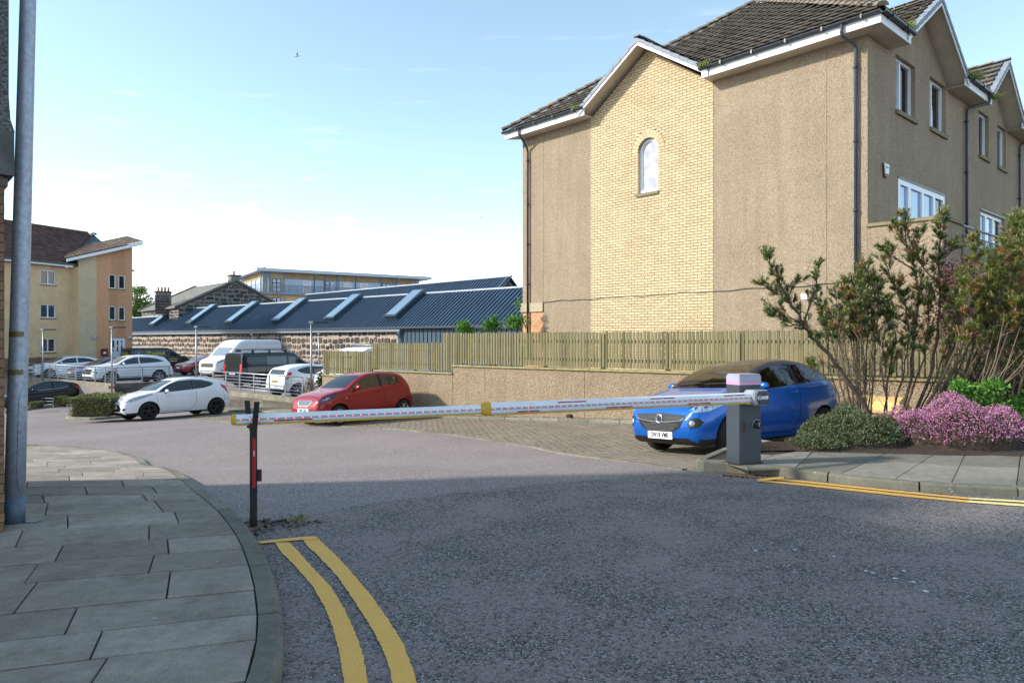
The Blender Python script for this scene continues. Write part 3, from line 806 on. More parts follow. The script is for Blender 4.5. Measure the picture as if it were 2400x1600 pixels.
def window(fr_, A, B, z0, z1, depth, root, panes=((0, .5, 'glass_sky'), (.5, 1, 'glass_sky')), fw=.055, sill=True, rows=1, frame='white_pvc', name='window'):
    mb = MB(); d0, d1 = -depth-.04, -depth+.03
    fr_.box(mb, A, B, d0, d1, z0, z0+fw); fr_.box(mb, A, B, d0, d1, z1-fw, z1)
    fr_.box(mb, A, A+fw, d0, d1, z0+fw, z1-fw); fr_.box(mb, B-fw, B, d0, d1, z0+fw, z1-fw)
    W_ = B - A
    for i, p in enumerate(panes):
        l, r = A + W_*p[0], A + W_*p[1]
        if i: fr_.box(mb, l-fw*.6, l+fw*.6, d0, d1+.004, z0+fw, z1-fw)
    for j in range(1, rows):
        z = z0 + (z1-z0)*j/rows; fr_.box(mb, A+fw, B-fw, d0, d1+.002, z-fw*.35, z+fw*.35)
    w_ = fin(mb, name, mt[frame], root)
    for p in panes:
        l, r = A + W_*p[0], A + W_*p[1]; g = MB(); i_ = fw*.6
        if p[2] == 'curtain':
            fr_.box(g, l+i_*.5, r-i_*.5, d0-.03, d0-.02, z0+i_, z1-i_); sub(g, 'curtain', mt['curtain'], w_); g = MB()
            fr_.box(g, l+i_*.5, r-i_*.5, d0+.012, d0+.018, z0+i_, z1-i_); sub(g, 'pane', mt['glass_thin'], w_)
        else:
            fr_.box(g, l+i_*.5, r-i_*.5, d0+.012, d0+.025, z0+i_, z1-i_); sub(g, 'pane', mt[p[2]], w_)
    if sill:
        s = MB(); fr_.box(s, A-.03, B+.03, -depth, .06, z0-.10, z0-.002); sub(s, 'sill', mt['sill'], w_)
    return w_
N_ = Nodes('clear_window_glass'); tr = N_.n('ShaderNodeBsdfTransparent'); tr.inputs[0].default_value = (.6, .66, .66, 1)
gl = N_.n('ShaderNodeBsdfGlossy'); gl.inputs['Roughness'].default_value = .02; fr__ = N_.n('ShaderNodeFresnel'); fr__.inputs[0].default_value = 1.9
ms = N_.n('ShaderNodeMixShader'); N_.l(fr__.outputs[0], ms.inputs[0]); N_.l(tr.outputs[0], ms.inputs[1]); N_.l(gl.outputs[0], ms.inputs[2]); N_.l(ms.outputs[0], N_.o.inputs[0])
mt['glass_thin'] = N_.m

# ------------------------------------------------------------------ roof tiles
def tile_mesh(name, m, w_=.30, L=.40, lift=.04, roll=.028):
    xs_, hs = (0, .05, .10, w_-.008), (0, roll, 0, 0); mb = MB(); vs = []
    for y, b in ((0, lift), (L, .008)):
        for x, h in zip(xs_, hs): vs.append((x, y, b+h))
    for x, h in zip(xs_, hs): vs.append((x, 0.004, lift+h-.032))
    mb.add(vs, [(0, 1, 5, 4), (1, 2, 6, 5), (2, 3, 7, 6), (8, 9, 1, 0), (9, 10, 2, 1), (10, 11, 3, 2), ])
    return mb.mesh(name, m), vs, mb.f
def tile_all(planes, root, m, name='roof_tile', w_=.30, exp_=.33, maxn=290, lift=.04, roll=.028):
    me, vs, fs = tile_mesh(name, m, w_, exp_+.07, lift, roll); L = []
    for (o, e, s, poly, off) in planes:
        e = e.normalized(); s = s.normalized(); nn = e.cross(s)
        if nn.z < 0: nn = -nn
        us = [p[0] for p in poly]; vv = [p[1] for p in poly]
        r = int(min(vv)/exp_)
        while r*exp_ < max(vv):
            c = int(min(us)/w_) - 1
            while c*w_ < max(us):
                uu = c*w_ + (r % 2)*off
                if in_poly(uu+w_/2, r*exp_+exp_*.45, poly):
                    q = o + e*uu + s*(r*exp_)
                    L.append(((q - cam.location).length, q, Matrix((e, s, nn)).transposed()))
                c += 1
            r += 1
    L.sort(key=lambda t: t[0])
    big = MB()
    for i, (d, q, R) in enumerate(L):
        j = Matrix.Rotation(random.uniform(-.02, .02), 3, 'Z') @ Matrix.Rotation(random.uniform(-.012, .012), 3, 'X')
        R2 = R @ j
        if i < maxn:
            ob = link(name, me); ob.matrix_world = Matrix.Translation(q) @ R2.to_4x4(); 
            ob.parent = root; ob.matrix_parent_inverse = Matrix.Translation(-root.location)
        else:
            big.add([q + R2 @ Vector(v) for v in vs], fs)
    if big.f: fin(big, name + 's', m, root, recalc=False, kind='stuff')

# =================================================================== RIGHT HOUSE
C0 = (7.65, 15.0)
FA = Frame(C0, (-.679, .734), (-.734, -.679)); FB_ = Frame(C0, (.751, .660), (.660, -.751))
house = empty('house', (C0[0], C0[1], .5), 'big tan pebbledash house with a pale yellow brick gable, arched window and dark tiled roof', 'house')
EAV = 8.17
def gtop(segs, base):
    def f(a):
        for a0, am, a1, zp in segs:
            if a0 <= a <= a1: return base + (zp-base)*(1 - abs(a-am)/((am-a0) if a < am else (a1-am)))
        return base
    f.br = [x for s in segs for x in s[:3]]; return f
# gable side
for a0, a1, z0 in ((0.0, .866, .5), (.874, 3.72, .5), (7.81, 9.786, .5), (9.794, 10.75, 2.79)):
    facade(FA, a0, a1, z0, EAV, [], .1, .25, 'rendered_wall', mt['render'], house)
WA0, WA1, WZ0, WZ1 = 5.40, 6.09, 5.66, 6.82     # arched opening: straight part, then a half circle
arc_r = (WA1-WA0)/2; arc_c = (WA0+WA1)/2
gp = gtop([(3.72, 5.77, 7.81, 9.60)], EAV)
facade(FA, 3.72, 7.81, .5, gp, [(WA0, WA1, WZ0, WZ1 + arc_r)], .12, .25, 'mortar_wall', mt['mortar'], house)
mb = MB()
for sgn in (-1, 1):   # spandrels over the arch
    pts = [FA.pt(arc_c + sgn*arc_r, 0, WZ1 + arc_r)]
    for k in range(9):
        a = math.pi/2*k/8; pts.append(FA.pt(arc_c + sgn*arc_r*math.cos(math.pi/2 - a), 0, WZ1 + arc_r*math.sin(math.pi/2 - a)))
    mb.prism(pts, -FA.n*.12)
fin(mb, 'arch_spandrel', mt['mortar'], house)
BH, BW, BG = .0752, .2245, .0068
cent = {}; Lb = []
for r in range(0, 125):
    z = .5 + r*BH
    for c in range(0, 20):
        a = 3.725 + c*BW - (BW/2 if r % 2 else 0); Lb.append((a, z))
apx = [(-1.0, 0.0)]
sl_ = (9.60-EAV)/(5.77-3.72); sr_ = (9.60-EAV)/(7.81-5.77)
def brick_poly(a, z):
    q = [(a+BG, z+BG), (a+BW-BG, z+BG), (a+BW-BG, z+BH-BG), (a+BG, z+BH-BG)]
    return clip_poly(q, [(-1, 0, -3.722), (1, 0, 7.808), (-sl_, 1, EAV - sl_*3.72 - .02), (sr_, 1, EAV + sr_*7.81 - .02)])
full, part = [], []
for a, z in Lb:
    # remove the window opening with its soldier arch
    q = brick_poly(a, z)
    if len(q) < 3: continue
    cells = [q]
    cx_, cz_ = a+BW/2, z+BH/2
    inrect = a+BW > WA0 and a < WA1 and z+BH > WZ0 and z < WZ1
    if inrect:
        cells = [clip_poly(q, [(1, 0, WA0)]), clip_poly(q, [(-1, 0, -WA1)])]
        if z < WZ0 - .001: cells = [clip_poly(q, [(0, 1, WZ0)])] + cells
    elif z >= WZ1 - .08 and math.hypot(max(a - arc_c, arc_c - a - BW, 0), z - WZ1) < arc_r + .24:
        Rr = arc_r + .215; zz_ = max(0, z + BH/2 - WZ1)
        hw = math.sqrt(max(0, Rr*Rr - zz_*zz_))
        cells = [clip_poly(q, [(1, 0, arc_c - hw)]), clip_poly(q, [(-1, 0, -(arc_c + hw))])] if hw > 0 else [q]
    if len(cells) == 1 and len(cells[0]) == 4 and abs(cells[0][1][0]-cells[0][0][0]-BW+2*BG) < 1e-4: full.append((a, z))
    else: part += [c for c in cells if len(c) >= 3]
def brick_geo(mb, poly, fr_, o0=-.01, o1=.008, z=0):
    n = len(poly); vs = [fr_.pt(p[0], o0, p[1]) for p in poly] + [fr_.pt(p[0], o1, p[1]) for p in poly]
    mb.add(vs, [tuple(range(n, 2*n))] + [(i, (i+1) % n, n+(i+1) % n, n+i) for i in range(n)])
full.sort(key=lambda t: (FA.pt(t[0], 0, t[1]) - cam.location).length)
bme = MB(); fr0 = Frame((0, 0), FA.e[:2], FA.n[:2]); brick_geo(bme, [(BG, BG), (BW-BG, BG), (BW-BG, BH-BG), (BG, BH-BG)], fr0)
bmesh_ = bme.mesh('brick', mt['buff_brick'])
for a, z in full[:290]:
    if z < 1.6: continue
    o = link('brick', bmesh_, None, FA.pt(a, 0, z)); place_rel(o, house)
mb = MB()
for i, (a, z) in enumerate(full):
    if i >= 290 or z < 1.6: brick_geo(mb, [(a+BG, z+BG), (a+BW-BG, z+BG), (a+BW-BG, z+BH-BG), (a+BG, z+BH-BG)], FA)
for c in part: brick_geo(mb, c, FA)
fin(mb, 'bricks', mt['buff_brick'], house, kind='stuff')
for k in range(13):     # arch of bricks on end
    a0, a1 = math.pi*k/13 + .012, math.pi*(k+1)/13 - .012; mb = MB()
    brick_geo(mb, [(arc_c + r_*math.cos(a), WZ1 + r_*math.sin(a)) for r_, a in ((arc_r, a0), (arc_r+.205, a0), (arc_r+.205, a1), (arc_r, a1))], FA, -.11, .010)
    fin(mb, 'arch_brick', mt['buff_brick'], house)
# brick returns of the opening and the window itself
mb = MB(); FA.box(mb, WA0-.001, WA0+.012, -.12, .0, WZ0, WZ1); FA.box(mb, WA1-.012, WA1+.001, -.12, .0, WZ0, WZ1)
fin(mb, 'brick_reveal', mt['buff_brick'], house)
def arch_poly(ins, zb, n=14):
    r_ = arc_r - ins; P = [(arc_c + r_, zb), ]
    for k in range(n+1): a = math.pi*k/n; P.append((arc_c + r_*math.cos(a), WZ1 + r_*math.sin(a)))
    P.append((arc_c - r_, zb)); return P
mb = MB()
for (i0, i1, o0, o1) in ((.012, .06, -.16, -.09), (.06, .085, -.16, -.11)):
    P, Q = arch_poly(i0, WZ0), arch_poly(i1, WZ0 + i1)
    n = len(P); vs = [FA.pt(p[0], o, p[1]) for o in (o0, o1) for R in (P, Q) for p in R]
    for i in range(n-1): mb.add([vs[2*n+i], vs[2*n+i+1], vs[3*n+i+1], vs[3*n+i]], [(0, 1, 2, 3)]); mb.add([vs[3*n+i], vs[3*n+i+1], vs[n+i+1], vs[n+i]], [(0, 1, 2, 3)])
FA.box(mb, WA0+.012, WA1-.012, -.16, -.08, WZ0, WZ0+.09)
aw = fin(mb, 'arched_window', mt['white_pvc'], house)
g = MB(); P = arch_poly(.08, WZ0+.085); g.add([FA.pt(p[0], -.135, p[1]) for p in P], [tuple(range(len(P)))])
sub(g, 'pane', mt['glass_pale'], aw)
g = MB(); FA.box(g, WA0-.02, WA1+.04, -.09, .05, WZ0-.085, WZ0-.005); sub(g, 'sill', mt['sill'], aw)
# corner quoin and orange brick base
mb = MB(); FA.box(mb, 9.79, 10.35, -.2, .045, 2.50, 2.785); fin(mb, 'quoin_block', mt['cast_stone'], house)
mb = MB(); FA.box(mb, 10.36, 10.80, -.2, .05, 2.50, 2.785); fin(mb, 'quoin_block', mt['cast_stone'], house)
mb = MB(); FA.box(mb, 9.79, 10.75, -.2, -.006, .5, 2.5); fin(mb, 'base_wall', mt['orange_mortar'], house)
for r in range(12, 27):
    for c in range(6):
        a = 9.79 + c*BW - (BW/2 if r % 2 else 0); q = clip_poly([(a+.005, .5+r*BH+.005), (a+BW-.005, .5+r*BH+.005), (a+BW-.005, .5+(r+1)*BH-.005), (a+.005, .5+(r+1)*BH-.005)], [(-1, 0, -9.79), (1, 0, 10.75), (0, 1, 2.5)])
        if len(q) > 2:
            mb = MB(); brick_geo(mb, q, FA, -.01, .003); fin(mb, 'brick', mt['orange_brick'], house)
# right-hand face
gB = gtop([(1.15, 3.12, 5.1, 9.62), (7.2, 8.9, 10.6, 9.62), (13.2, 14.9, 16.6, 9.62)], EAV)
opsB = [(1.555, 2.775, 6.89, 8.17), (3.76, 4.95, 6.93, 8.21), (7.73, 8.69, 6.95, 8.22), (9.58, 10.52, 6.92, 8.18), (1.71, 4.86, 3.35, 5.34), (7.90, 10.33, 3.35, 5.37), (13.6, 16, 3.35, 5.37)]
facade(FB_, 0.004, 22, .5, gB, [o for o in opsB], .13, .25, 'rendered_wall', mt['render'], house)
mb = MB(); mb.prism([FA.pt(.3, -.3, .6), FA.pt(10.6, -.3, .6), FA.pt(10.6, -9, .6), FA.pt(.3, -9, .6)], (0, 0, 7.4)); fin(mb, 'inner_walls', mt['mortar'], house)
window(FB_, *opsB[0], .13, house, ((0, .42, 'glass_pale'), (.42, 1, 'curtain')))
window(FB_, *opsB[1], .13, house, ((0, .35, 'glass_pale'), (.35, 1, 'curtain')))
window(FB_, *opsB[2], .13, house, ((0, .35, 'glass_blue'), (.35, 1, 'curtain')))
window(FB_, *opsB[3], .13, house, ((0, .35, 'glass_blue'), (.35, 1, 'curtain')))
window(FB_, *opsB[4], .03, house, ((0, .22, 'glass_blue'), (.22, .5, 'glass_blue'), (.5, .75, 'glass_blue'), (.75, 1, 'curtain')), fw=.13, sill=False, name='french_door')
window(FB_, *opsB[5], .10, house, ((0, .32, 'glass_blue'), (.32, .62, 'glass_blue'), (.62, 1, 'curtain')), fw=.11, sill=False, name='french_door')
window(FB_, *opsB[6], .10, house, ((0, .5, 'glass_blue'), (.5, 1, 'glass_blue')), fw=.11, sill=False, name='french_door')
for o in (opsB[4], opsB[5]):
    mb = MB(); FB_.box(mb, o[0]-.03, o[1]+.03, -.02, .02, o[3]-.001, o[3]+.035); fin(mb, 'lintel_drip', mt['gutter'], house)
# eaves: soffit, fascia, gutter
OV = .42
def eaves(fr_, a0, a1, e0, e1, zb=EAV):
    mb = MB(); mb.prism([fr_.pt(a0, 0, zb-.002), fr_.pt(a1, 0, zb-.002), fr_.pt(a1+e1, OV-.012, zb-.002), fr_.pt(a0-e0, OV-.012, zb-.002)], (0, 0, .012)); fin(mb, 'soffit', mt['soffit'], house)
    mb = MB(); mb.prism([fr_.pt(a0-e0, OV-.012, zb-.012), fr_.pt(a1+e1, OV-.012, zb-.012), fr_.pt(a1+e1, OV+.012, zb-.012), fr_.pt(a0-e0, OV+.012, zb-.012)], (0, 0, .19)); fin(mb, 'fascia', mt['fascia'], house)
    g = MB(); n = 7; path = [a0-e0-.03, a1+e1+.03]; vs = []
    for a in path:
        for k in range(n):
            t = math.pi*k/(n-1); vs.append(fr_.pt(a, OV+.075-.058*math.cos(t), zb+.225-.065*math.sin(t)))
        for k in range(n):
            t = math.pi*(n-1-k)/(n-1); vs.append(fr_.pt(a, OV+.075-.052*math.cos(t), zb+.225-.058*math.sin(t)))
    M_ = 2*n; g.add(vs, [(k, (k+1) % M_, M_+(k+1) % M_, M_+k) for k in range(M_)] + [tuple(range(M_)), tuple(range(2*M_-1, M_-1, -1))])
    go = fin(g, 'gutter', mt['gutter'], house)
    a = a0 - e0 + .35
    while a < a1 + e1:
        b = MB(); fr_.box(b, a-.02, a+.02, OV+.01, OV+.145, zb+.15, zb+.235); sub(b, 'bracket', mt['gutter'], go); a += .82
eaves(FA, 7.70, 10.75, 0, .42); eaves(FA, 0, 3.80, .42, 0)
eaves(FB_, 0, 1.25, .42, 0); eaves(FB_, 5.0, 7.3, 0, 0); eaves(FB_, 10.5, 13.3, 0, 0); eaves(FB_, 16.5, 22, 0, 0)
# roof planes
TP = .703; RB = EAV + .245
def up(fr_, t=TP): return (-fr_.n + Vector((0, 0, t))).normalized()
dep = 5.85; slopeL = dep*math.sqrt(1+TP*TP)
o1 = FA.pt(-.45, .45, RB); o2 = FB_.pt(-.45, .45, RB)
mb = MB(); apex = FA.pt(5.4, -5.4, RB + dep*TP)
E1_ = FA.pt(11.2, .45, RB); far_r = FB_.pt(24, -5.4, RB + dep*TP); far_e = FB_.pt(24, .45, RB)
back = FA.pt(11.2, .45, RB) + FB_.e*24; 
def notch(am, hw):   # opening in the eaves where a gable stands
    return [(am-hw+.45, 0), (am+.45, NL), (am+hw+.45, 0)]
NL = (9.60+.16-RB)/TP*math.sqrt(1+TP*TP)
polyA = [(0, 0)] + notch(5.765, 2.165) + [(11.65, 0), (5.85, slopeL)]
polyB = [(0, 0)] + notch(3.12, 2.09) + notch(8.9, 1.82) + notch(14.9, 1.82) + [(24, 0), (24, slopeL), (5.85, slopeL)]
def decks(o, e, s, P): mb.add([o + e*p[0] + s*p[1] for p in P], [tuple(range(len(P)))])
decks(o1, FA.e, up(FA), polyA); decks(o2, FB_.e, up(FB_), polyB); mb.add([E1_, back, far_r, apex], [(0, 1, 2, 3)])
fin(mb, 'roof_deck', mt['gutter'], house)
planes = [(o1, FA.e, up(FA), polyA, 0),
          (o2, FB_.e, up(FB_), polyB, 0)]
def gable_roof(fr_, a0, am, a1, zp, ov=.45, backd=3.0):
    """projecting gable: roof slabs with soffit undersides, barge boards, verge tiles"""
    zp2 = zp + .16; zb = EAV + .17
    for sgn, ae in ((-1, a0-.12), (1, a1+.12)):
        dz = (zp2 - zb); L = Vector((abs(ae-am), dz)).length
        P = [fr_.pt(am, ov, zp2), fr_.pt(ae, ov, zb), fr_.pt(ae, -backd, zb), fr_.pt(am, -backd, zp2)]
        mb = MB(); mb.prism([p + Vector((0, 0, -.10)) for p in P], (0, 0, .08)); fin(mb, 'verge_soffit', mt['soffit'], house)
        mb = MB(); mb.prism([fr_.pt(am, ov, zp2-.17), fr_.pt(ae, ov, zb-.17), fr_.pt(ae, ov, zb-.02), fr_.pt(am, ov, zp2-.02)], fr_.n*.022); fin(mb, 'bargeboard', mt['fascia'], house)
        e_ = fr_.n*-1; s_ = (fr_.pt(am, 0, zp2) - fr_.pt(ae, 0, zb)).normalized()
        e2 = e_ if sgn < 0 else e_
        planes.append((fr_.pt(ae, ov-.12, zb + .01), e2, s_, [(0, 0), (backd+.3, 0), (backd+.3, L), (0, L)], 0))
        nv = int(L/.33) + 1
        for k in range(nv):
            t0, t1 = k/nv, min(1, (k+1.06)/nv)
            q0 = fr_.pt(ae, 0, zb).lerp(fr_.pt(am, 0, zp2), t0) + Vector((0, 0, .045)); q1 = fr_.pt(ae, 0, zb).lerp(fr_.pt(am, 0, zp2), t1) + Vector((0, 0, .018))
            v = MB(); f0, f1 = fr_.n*(ov+.045), fr_.n*(ov-.13)
            dn = Vector((0, 0, -.115))
            v.add([q0+f0, q1+f0, q1+f1, q0+f1, q0+f0+dn, q1+f0+dn, q1+f1+dn*.3, q0+f1+dn*.3], [(0, 1, 2, 3), (0, 4, 5, 1), (3, 2, 6, 7), (0, 3, 7, 4), (1, 5, 6, 2), (4, 7, 6, 5)])
            fin(v, 'verge_tile', mt['verge'], house)
    nr = 8
    for k in range(nr):
        c0 = fr_.pt(am, ov+.05 - k*.42, zp2+.05); c1 = fr_.pt(am, ov+.05-(k+1)*.42-.03, zp2+.035)
        v = MB(); pts = []
        for c, r_ in ((c0, .10), (c1, .09)):
            for j in range(6): t = math.pi*(j/5)*.9 + .157; pts.append(c + fr_.e*r_*math.cos(t) + Vector((0, 0, r_*math.sin(t)*.8)))
        v.add(pts, [(j, j+1, 7+j, 6+j) for j in range(5)] + [(0, 1, 2, 3, 4, 5)]); fin(v, 'ridge_tile', mt['verge'] if k == 0 else mt['ridge'], house, recalc=False)
gable_roof(FA, 3.72, 5.77, 7.81, 9.60)
gable_roof(FB_, 1.15, 3.12, 5.1, 9.62); gable_roof(FB_, 7.2, 8.9, 10.6, 9.62); gable_roof(FB_, 13.2, 14.9, 16.6, 9.62)
tile_all(planes, house, mt['tile'], lift=.085, roll=.012)
for p, q in ((E1_, apex), (o1, apex)):
    n = int((q-p).length/.34); d = (q-p).normalized(); sd = d.cross(Vector((0, 0, 1))).normalized(); upv = sd.cross(d).normalized()
    if upv.z < 0: upv = -upv
    for k in range(n):
        v = MB(); pts = []
        for c, r_ in ((p + d*(k*.34) + upv*.065, .13), (p + d*(k*.34+.37) + upv*.04, .115)):
            for j in range(6): t = math.pi*j/5; pts.append(c + sd*r_*math.cos(t) + upv*r_*.75*math.sin(t))
        v.add(pts, [(j, j+1, 7+j, 6+j) for j in range(5)] + [(0, 1, 2, 3, 4, 5), (11, 10, 9, 8, 7, 6)]); fin(v, 'hip_tile', mt['ridge'], house, recalc=False)
# downpipes
def downpipe(pts, root, m='pipe', fr_=None, r=.034, br=()):
    mb = MB(); mb.tube(pts, r, 10); o = fin(mb, 'downpipe', mt[m], root)
    for p in br:
        b = MB(); b.lathe([(r, -.03), (r+.012, -.03), (r+.012, .03), (r, .03)], 10, c=p); b.box(p - fr_.n*.04 + fr_.e*.02, (.02, .09, .02), math.atan2(fr_.n.y, fr_.n.x)-math.pi/2); sub(b, 'bracket', mt['gutter'], o)
downpipe([FA.pt(.35, OV+.07, EAV+.17), FA.pt(.35, OV+.07, EAV+.0), FA.pt(.35, OV+.03, EAV-.07), FA.pt(.22, .10, EAV-.20), FA.pt(.22, .07, EAV-.28), FA.pt(.22, .07, 1.0)], house, 'pipe', FA, .036, [FA.pt(.22, .07, z) for z in (7.5, 5.9, 4.4, 3.0)])
downpipe([FA.pt(10.42, OV+.07, EAV+.17), FA.pt(10.42, OV+.07, EAV+.02), FA.pt(10.44, .09, EAV-.38), FA.pt(10.44, .07, EAV-.5), FA.pt(10.44, .07, 1.0)], house, 'gutter', FA, .034, [FA.pt(10.44, .07, z) for z in (7.4, 6.0, 4.7, 3.4, 2.2)])
downpipe([FB_.pt(6.9, OV+.07, EAV+.17), FB_.pt(6.9, OV+.05, EAV-.05), FB_.pt(6.45, .10, EAV-.2), FB_.pt(6.41, .07, EAV-.3), FB_.pt(6.41, .07, 1.0)], house, 'gutter', FB_, .036, [FB_.pt(6.41, .07, z) for z in (7.6, 6.2, 4.8)])
downpipe([FB_.pt(12.3, OV+.07, EAV+.17), FB_.pt(12.3, OV+.05, EAV-.05), FB_.pt(11.84, .10, EAV-.2), FB_.pt(11.8, .07, EAV-.3), FB_.pt(11.8, .07, 1.0)], house, 'gutter', FB_, .036, [FB_.pt(11.8, .07, z) for z in (7.6, 6.2, 4.8)])
# cable sagging along the gable
pts = []
for k in range(60):
    a = .4 + (9.8-.4)*k/59; pts.append(FA.pt(a, .022, 2.80 + .012*math.sin(a*3) + .010*math.sin(a*7+1) + .05*(1-a/10)))
mb = MB(); mb.tube(pts, .009, 5); fin(mb, 'cable', mt['gutter'], house)
mb = MB(); FA.box(mb, 1.31, 1.45, 0, .025, 2.52, 2.66); fin(mb, 'vent_cover', mt['fascia'], house)
# balcony
rb = FA.pt(-1.42, 0, 0)
FP = Frame((FA.pt(0, 0, 0).x, FA.pt(0, 0, 0).y), (.679, -.734), (-.734, -.679))
FQ = Frame((rb.x, rb.y), (.751, .660), (.660, -.751))
mb = MB(); FP.box(mb, .004, 1.42, -.18, 0, .5, 4.02); FQ.box(mb, .18, 1.15, -.18, 0, .5, 4.02); fin(mb, 'balcony_wall', mt['render'], house)
mb = MB(); FQ.box(mb, 1.15, 14, -.18, -.01, .5, 3.45); fin(mb, 'balcony_wall', mt['render'], house)
mb = MB(); FP.box(mb, -.02, 1.46, -.22, .045, 4.02, 4.09); fin(mb, 'balcony_coping', mt['sill'], house)
mb = MB(); FQ.box(mb, .23, 1.2, -.22, .045, 4.02, 4.085); fin(mb, 'balcony_coping', mt['sill'], house)
mb = MB(); FQ.box(mb, 1.16, 14, -1.40, .04, 3.30, 3.60); fin(mb, 'balcony_slab', mt['sill'], house)
mb = MB(); FQ.box(mb, .19, 1.155, -1.40, -.2, 3.30, 3.59); fin(mb, 'balcony_slab', mt['sill'], house)
rail = MB(); rail.tube([FQ.pt(1.16, 0, 4.02), FQ.pt(14, 0, 4.02)], .028, 10); rail.tube([FQ.pt(1.16, 0, 3.84), FQ.pt(14, 0, 3.84)], .012, 6); rail.tube([FQ.pt(1.16, 0, 3.64), FQ.pt(14, 0, 3.64)], .012, 6)
ro = fin(rail, 'balcony_rail', mt['galv'], house)
for k in range(60):
    b = MB(); b.tube([FQ.pt(1.22+k*.105, 0, 3.60), FQ.pt(1.22+k*.105, 0, 3.84)], .008, 5); sub(b, 'baluster', mt['gutter'], ro)
for k in range(5):
    b = MB(); b.tube([FQ.pt(1.6+k*1.5, 0, 3.84), FQ.pt(1.6+k*1.5, 0, 4.02)], .008, 5); sub(b, 'post', mt['gutter'], ro)
# alarm box
al = FB_.pt(.89, 0, 5.38)
ab = empty('alarm_box', tuple(al), 'white shield-shaped alarm box with a dark red base on the house wall', 'alarm box')
def shield(z0, z1, w0, w1, o0, o1, m, name):
    mb = MB(); vs = []
    for o, k in ((o0, 1.0), (o1, .86)):
        for a, z in ((-w1/2, z1), (w1/2, z1), (w1/2*1.02, z1-.04), (w0/2, z0), (-w0/2, z0), (-w1/2*1.02, z1-.04)): vs.append(FB_.pt(.89 + a*k, o, 5.38 + z*k))
    mb.add(vs, [tuple(range(6)), tuple(range(11, 5, -1))] + [(i, (i+1) % 6, 6+(i+1) % 6, 6+i) for i in range(6)])
    return fin(mb, name, m, ab)
mt['alarm_red'] = mat('dark_red_plastic', (.12, .012, .015), .35, var=.05)
shield(-.17, .16, .13, .25, .002, .05, mt['alarm_red'], 'base'); sh = shield(-.10, .145, .17, .24, .052, .075, mt['white_pvc'], 'cover')
def text_obj(name, s, size, m, M4, parent=None, extrude=.0008, align='CENTER', shear=0, bold=0, root=None):
    cu = D.curves.new(name, 'FONT'); cu.body = s; cu.size = size; cu.extrude = extrude; cu.align_x = align; cu.align_y = 'CENTER'; cu.shear = shear; cu.offset = bold
    cu.resolution_u = 3
    t = D.objects.new(name, cu); COL.objects.link(t)
    dg = bpy.context.evaluated_depsgraph_get(); me = D.meshes.new_from_object(t.evaluated_get(dg)); D.objects.remove(t)
    me.materials.clear(); me.materials.append(m); me.transform(M4)
    o = link(name, me, parent)
    if root is not None: place_rel(o, root)
    return o
def basis(o, x, y):
    x = Vector(x).normalized(); y = Vector(y).normalized(); z = x.cross(y)
    M_ = Matrix((x, y, z)).transposed().to_4x4(); M_.translation = Vector(o); return M_
text_obj('lettering', 'gmc', .085, mt['black_text'], basis(FB_.pt(.88, .078, 5.44), FB_.e, (0, 0, 1)), root=ab)

# =================================================================== NEAR LEFT BUILDING (brick base, band, dark render above)
K = (-3.975, 5.46)
FK = Frame(K, (-.734, -.679), (.679, -.734))
flats = empty('apartment_building', (K[0], K[1], .1), 'corner of a building with brown brick base, concrete band and dark grey render, left edge', 'building')
def kbox(mb, a0, a1, d0, d1, z0, z1):   # a along face, d depth behind it
    return FK.box(mb, a0, a1, -d1, -d0, z0, z1)
mb = MB(); kbox(mb, .0, 14, .004, 2.62, -.1, 2.86); fin(mb, 'brick_core', mt['mortar'], flats)
for r in range(0, 37):
    for c in range(0, 5):
        a = c*.225 - (.112 if r % 2 else 0); q = clip_poly([(a+.005, .1+r*.0752+.006), (a+.22, .1+r*.0752+.006), (a+.22, .1+r*.0752+.070), (a+.005, .1+r*.0752+.070)], [(-1, 0, .0)])
        if len(q) > 2:
            m2 = MB(); brick_geo(m2, q, FK, -.02, .008 + random.uniform(-.002, .002)); fin(m2, 'brick', mt['brown_brick'], flats)
mb = MB(); mb.prism([FK.pt(-.02, .02, 2.80), FK.pt(3, .02, 2.80), FK.pt(3, -2.6, 2.80), FK.pt(-.02, -2.6, 2.80)], (0, 0, .06))
mb.prism([FK.pt(-.055, .07, 2.88), FK.pt(14, .07, 2.88), FK.pt(14, -2.7, 2.88), FK.pt(-.055, -2.7, 2.88)], (0, 0, .34)); fin(mb, 'concrete_band', mt['dark_concrete'], flats)
mb = MB(); vs = []
for z, o in ((3.22, .06), (3.32, .035), (3.5, .025), (4.55, .025)):
    vs += [FK.pt(-o, o, z), FK.pt(14, o, z), FK.pt(14, -2.62-o, z), FK.pt(-o, -2.62-o, z)]
mb.add(vs, [(k*4+i, k*4+(i+1) % 4, k*4+4+(i+1) % 4, k*4+4+i) for k in range(3) for i in range(4)] + [(12, 13, 14, 15)])
fin(mb, 'rendered_wall', mt['render_grey'], flats)
mb = MB(); FK.box(mb, 5.0, 24, -2.2, -.3, -.1, 12.5); fin(mb, 'unseen_shade_block', mt['render_grey'], flats)  # unseen tall block, added and shaped to shade the near road
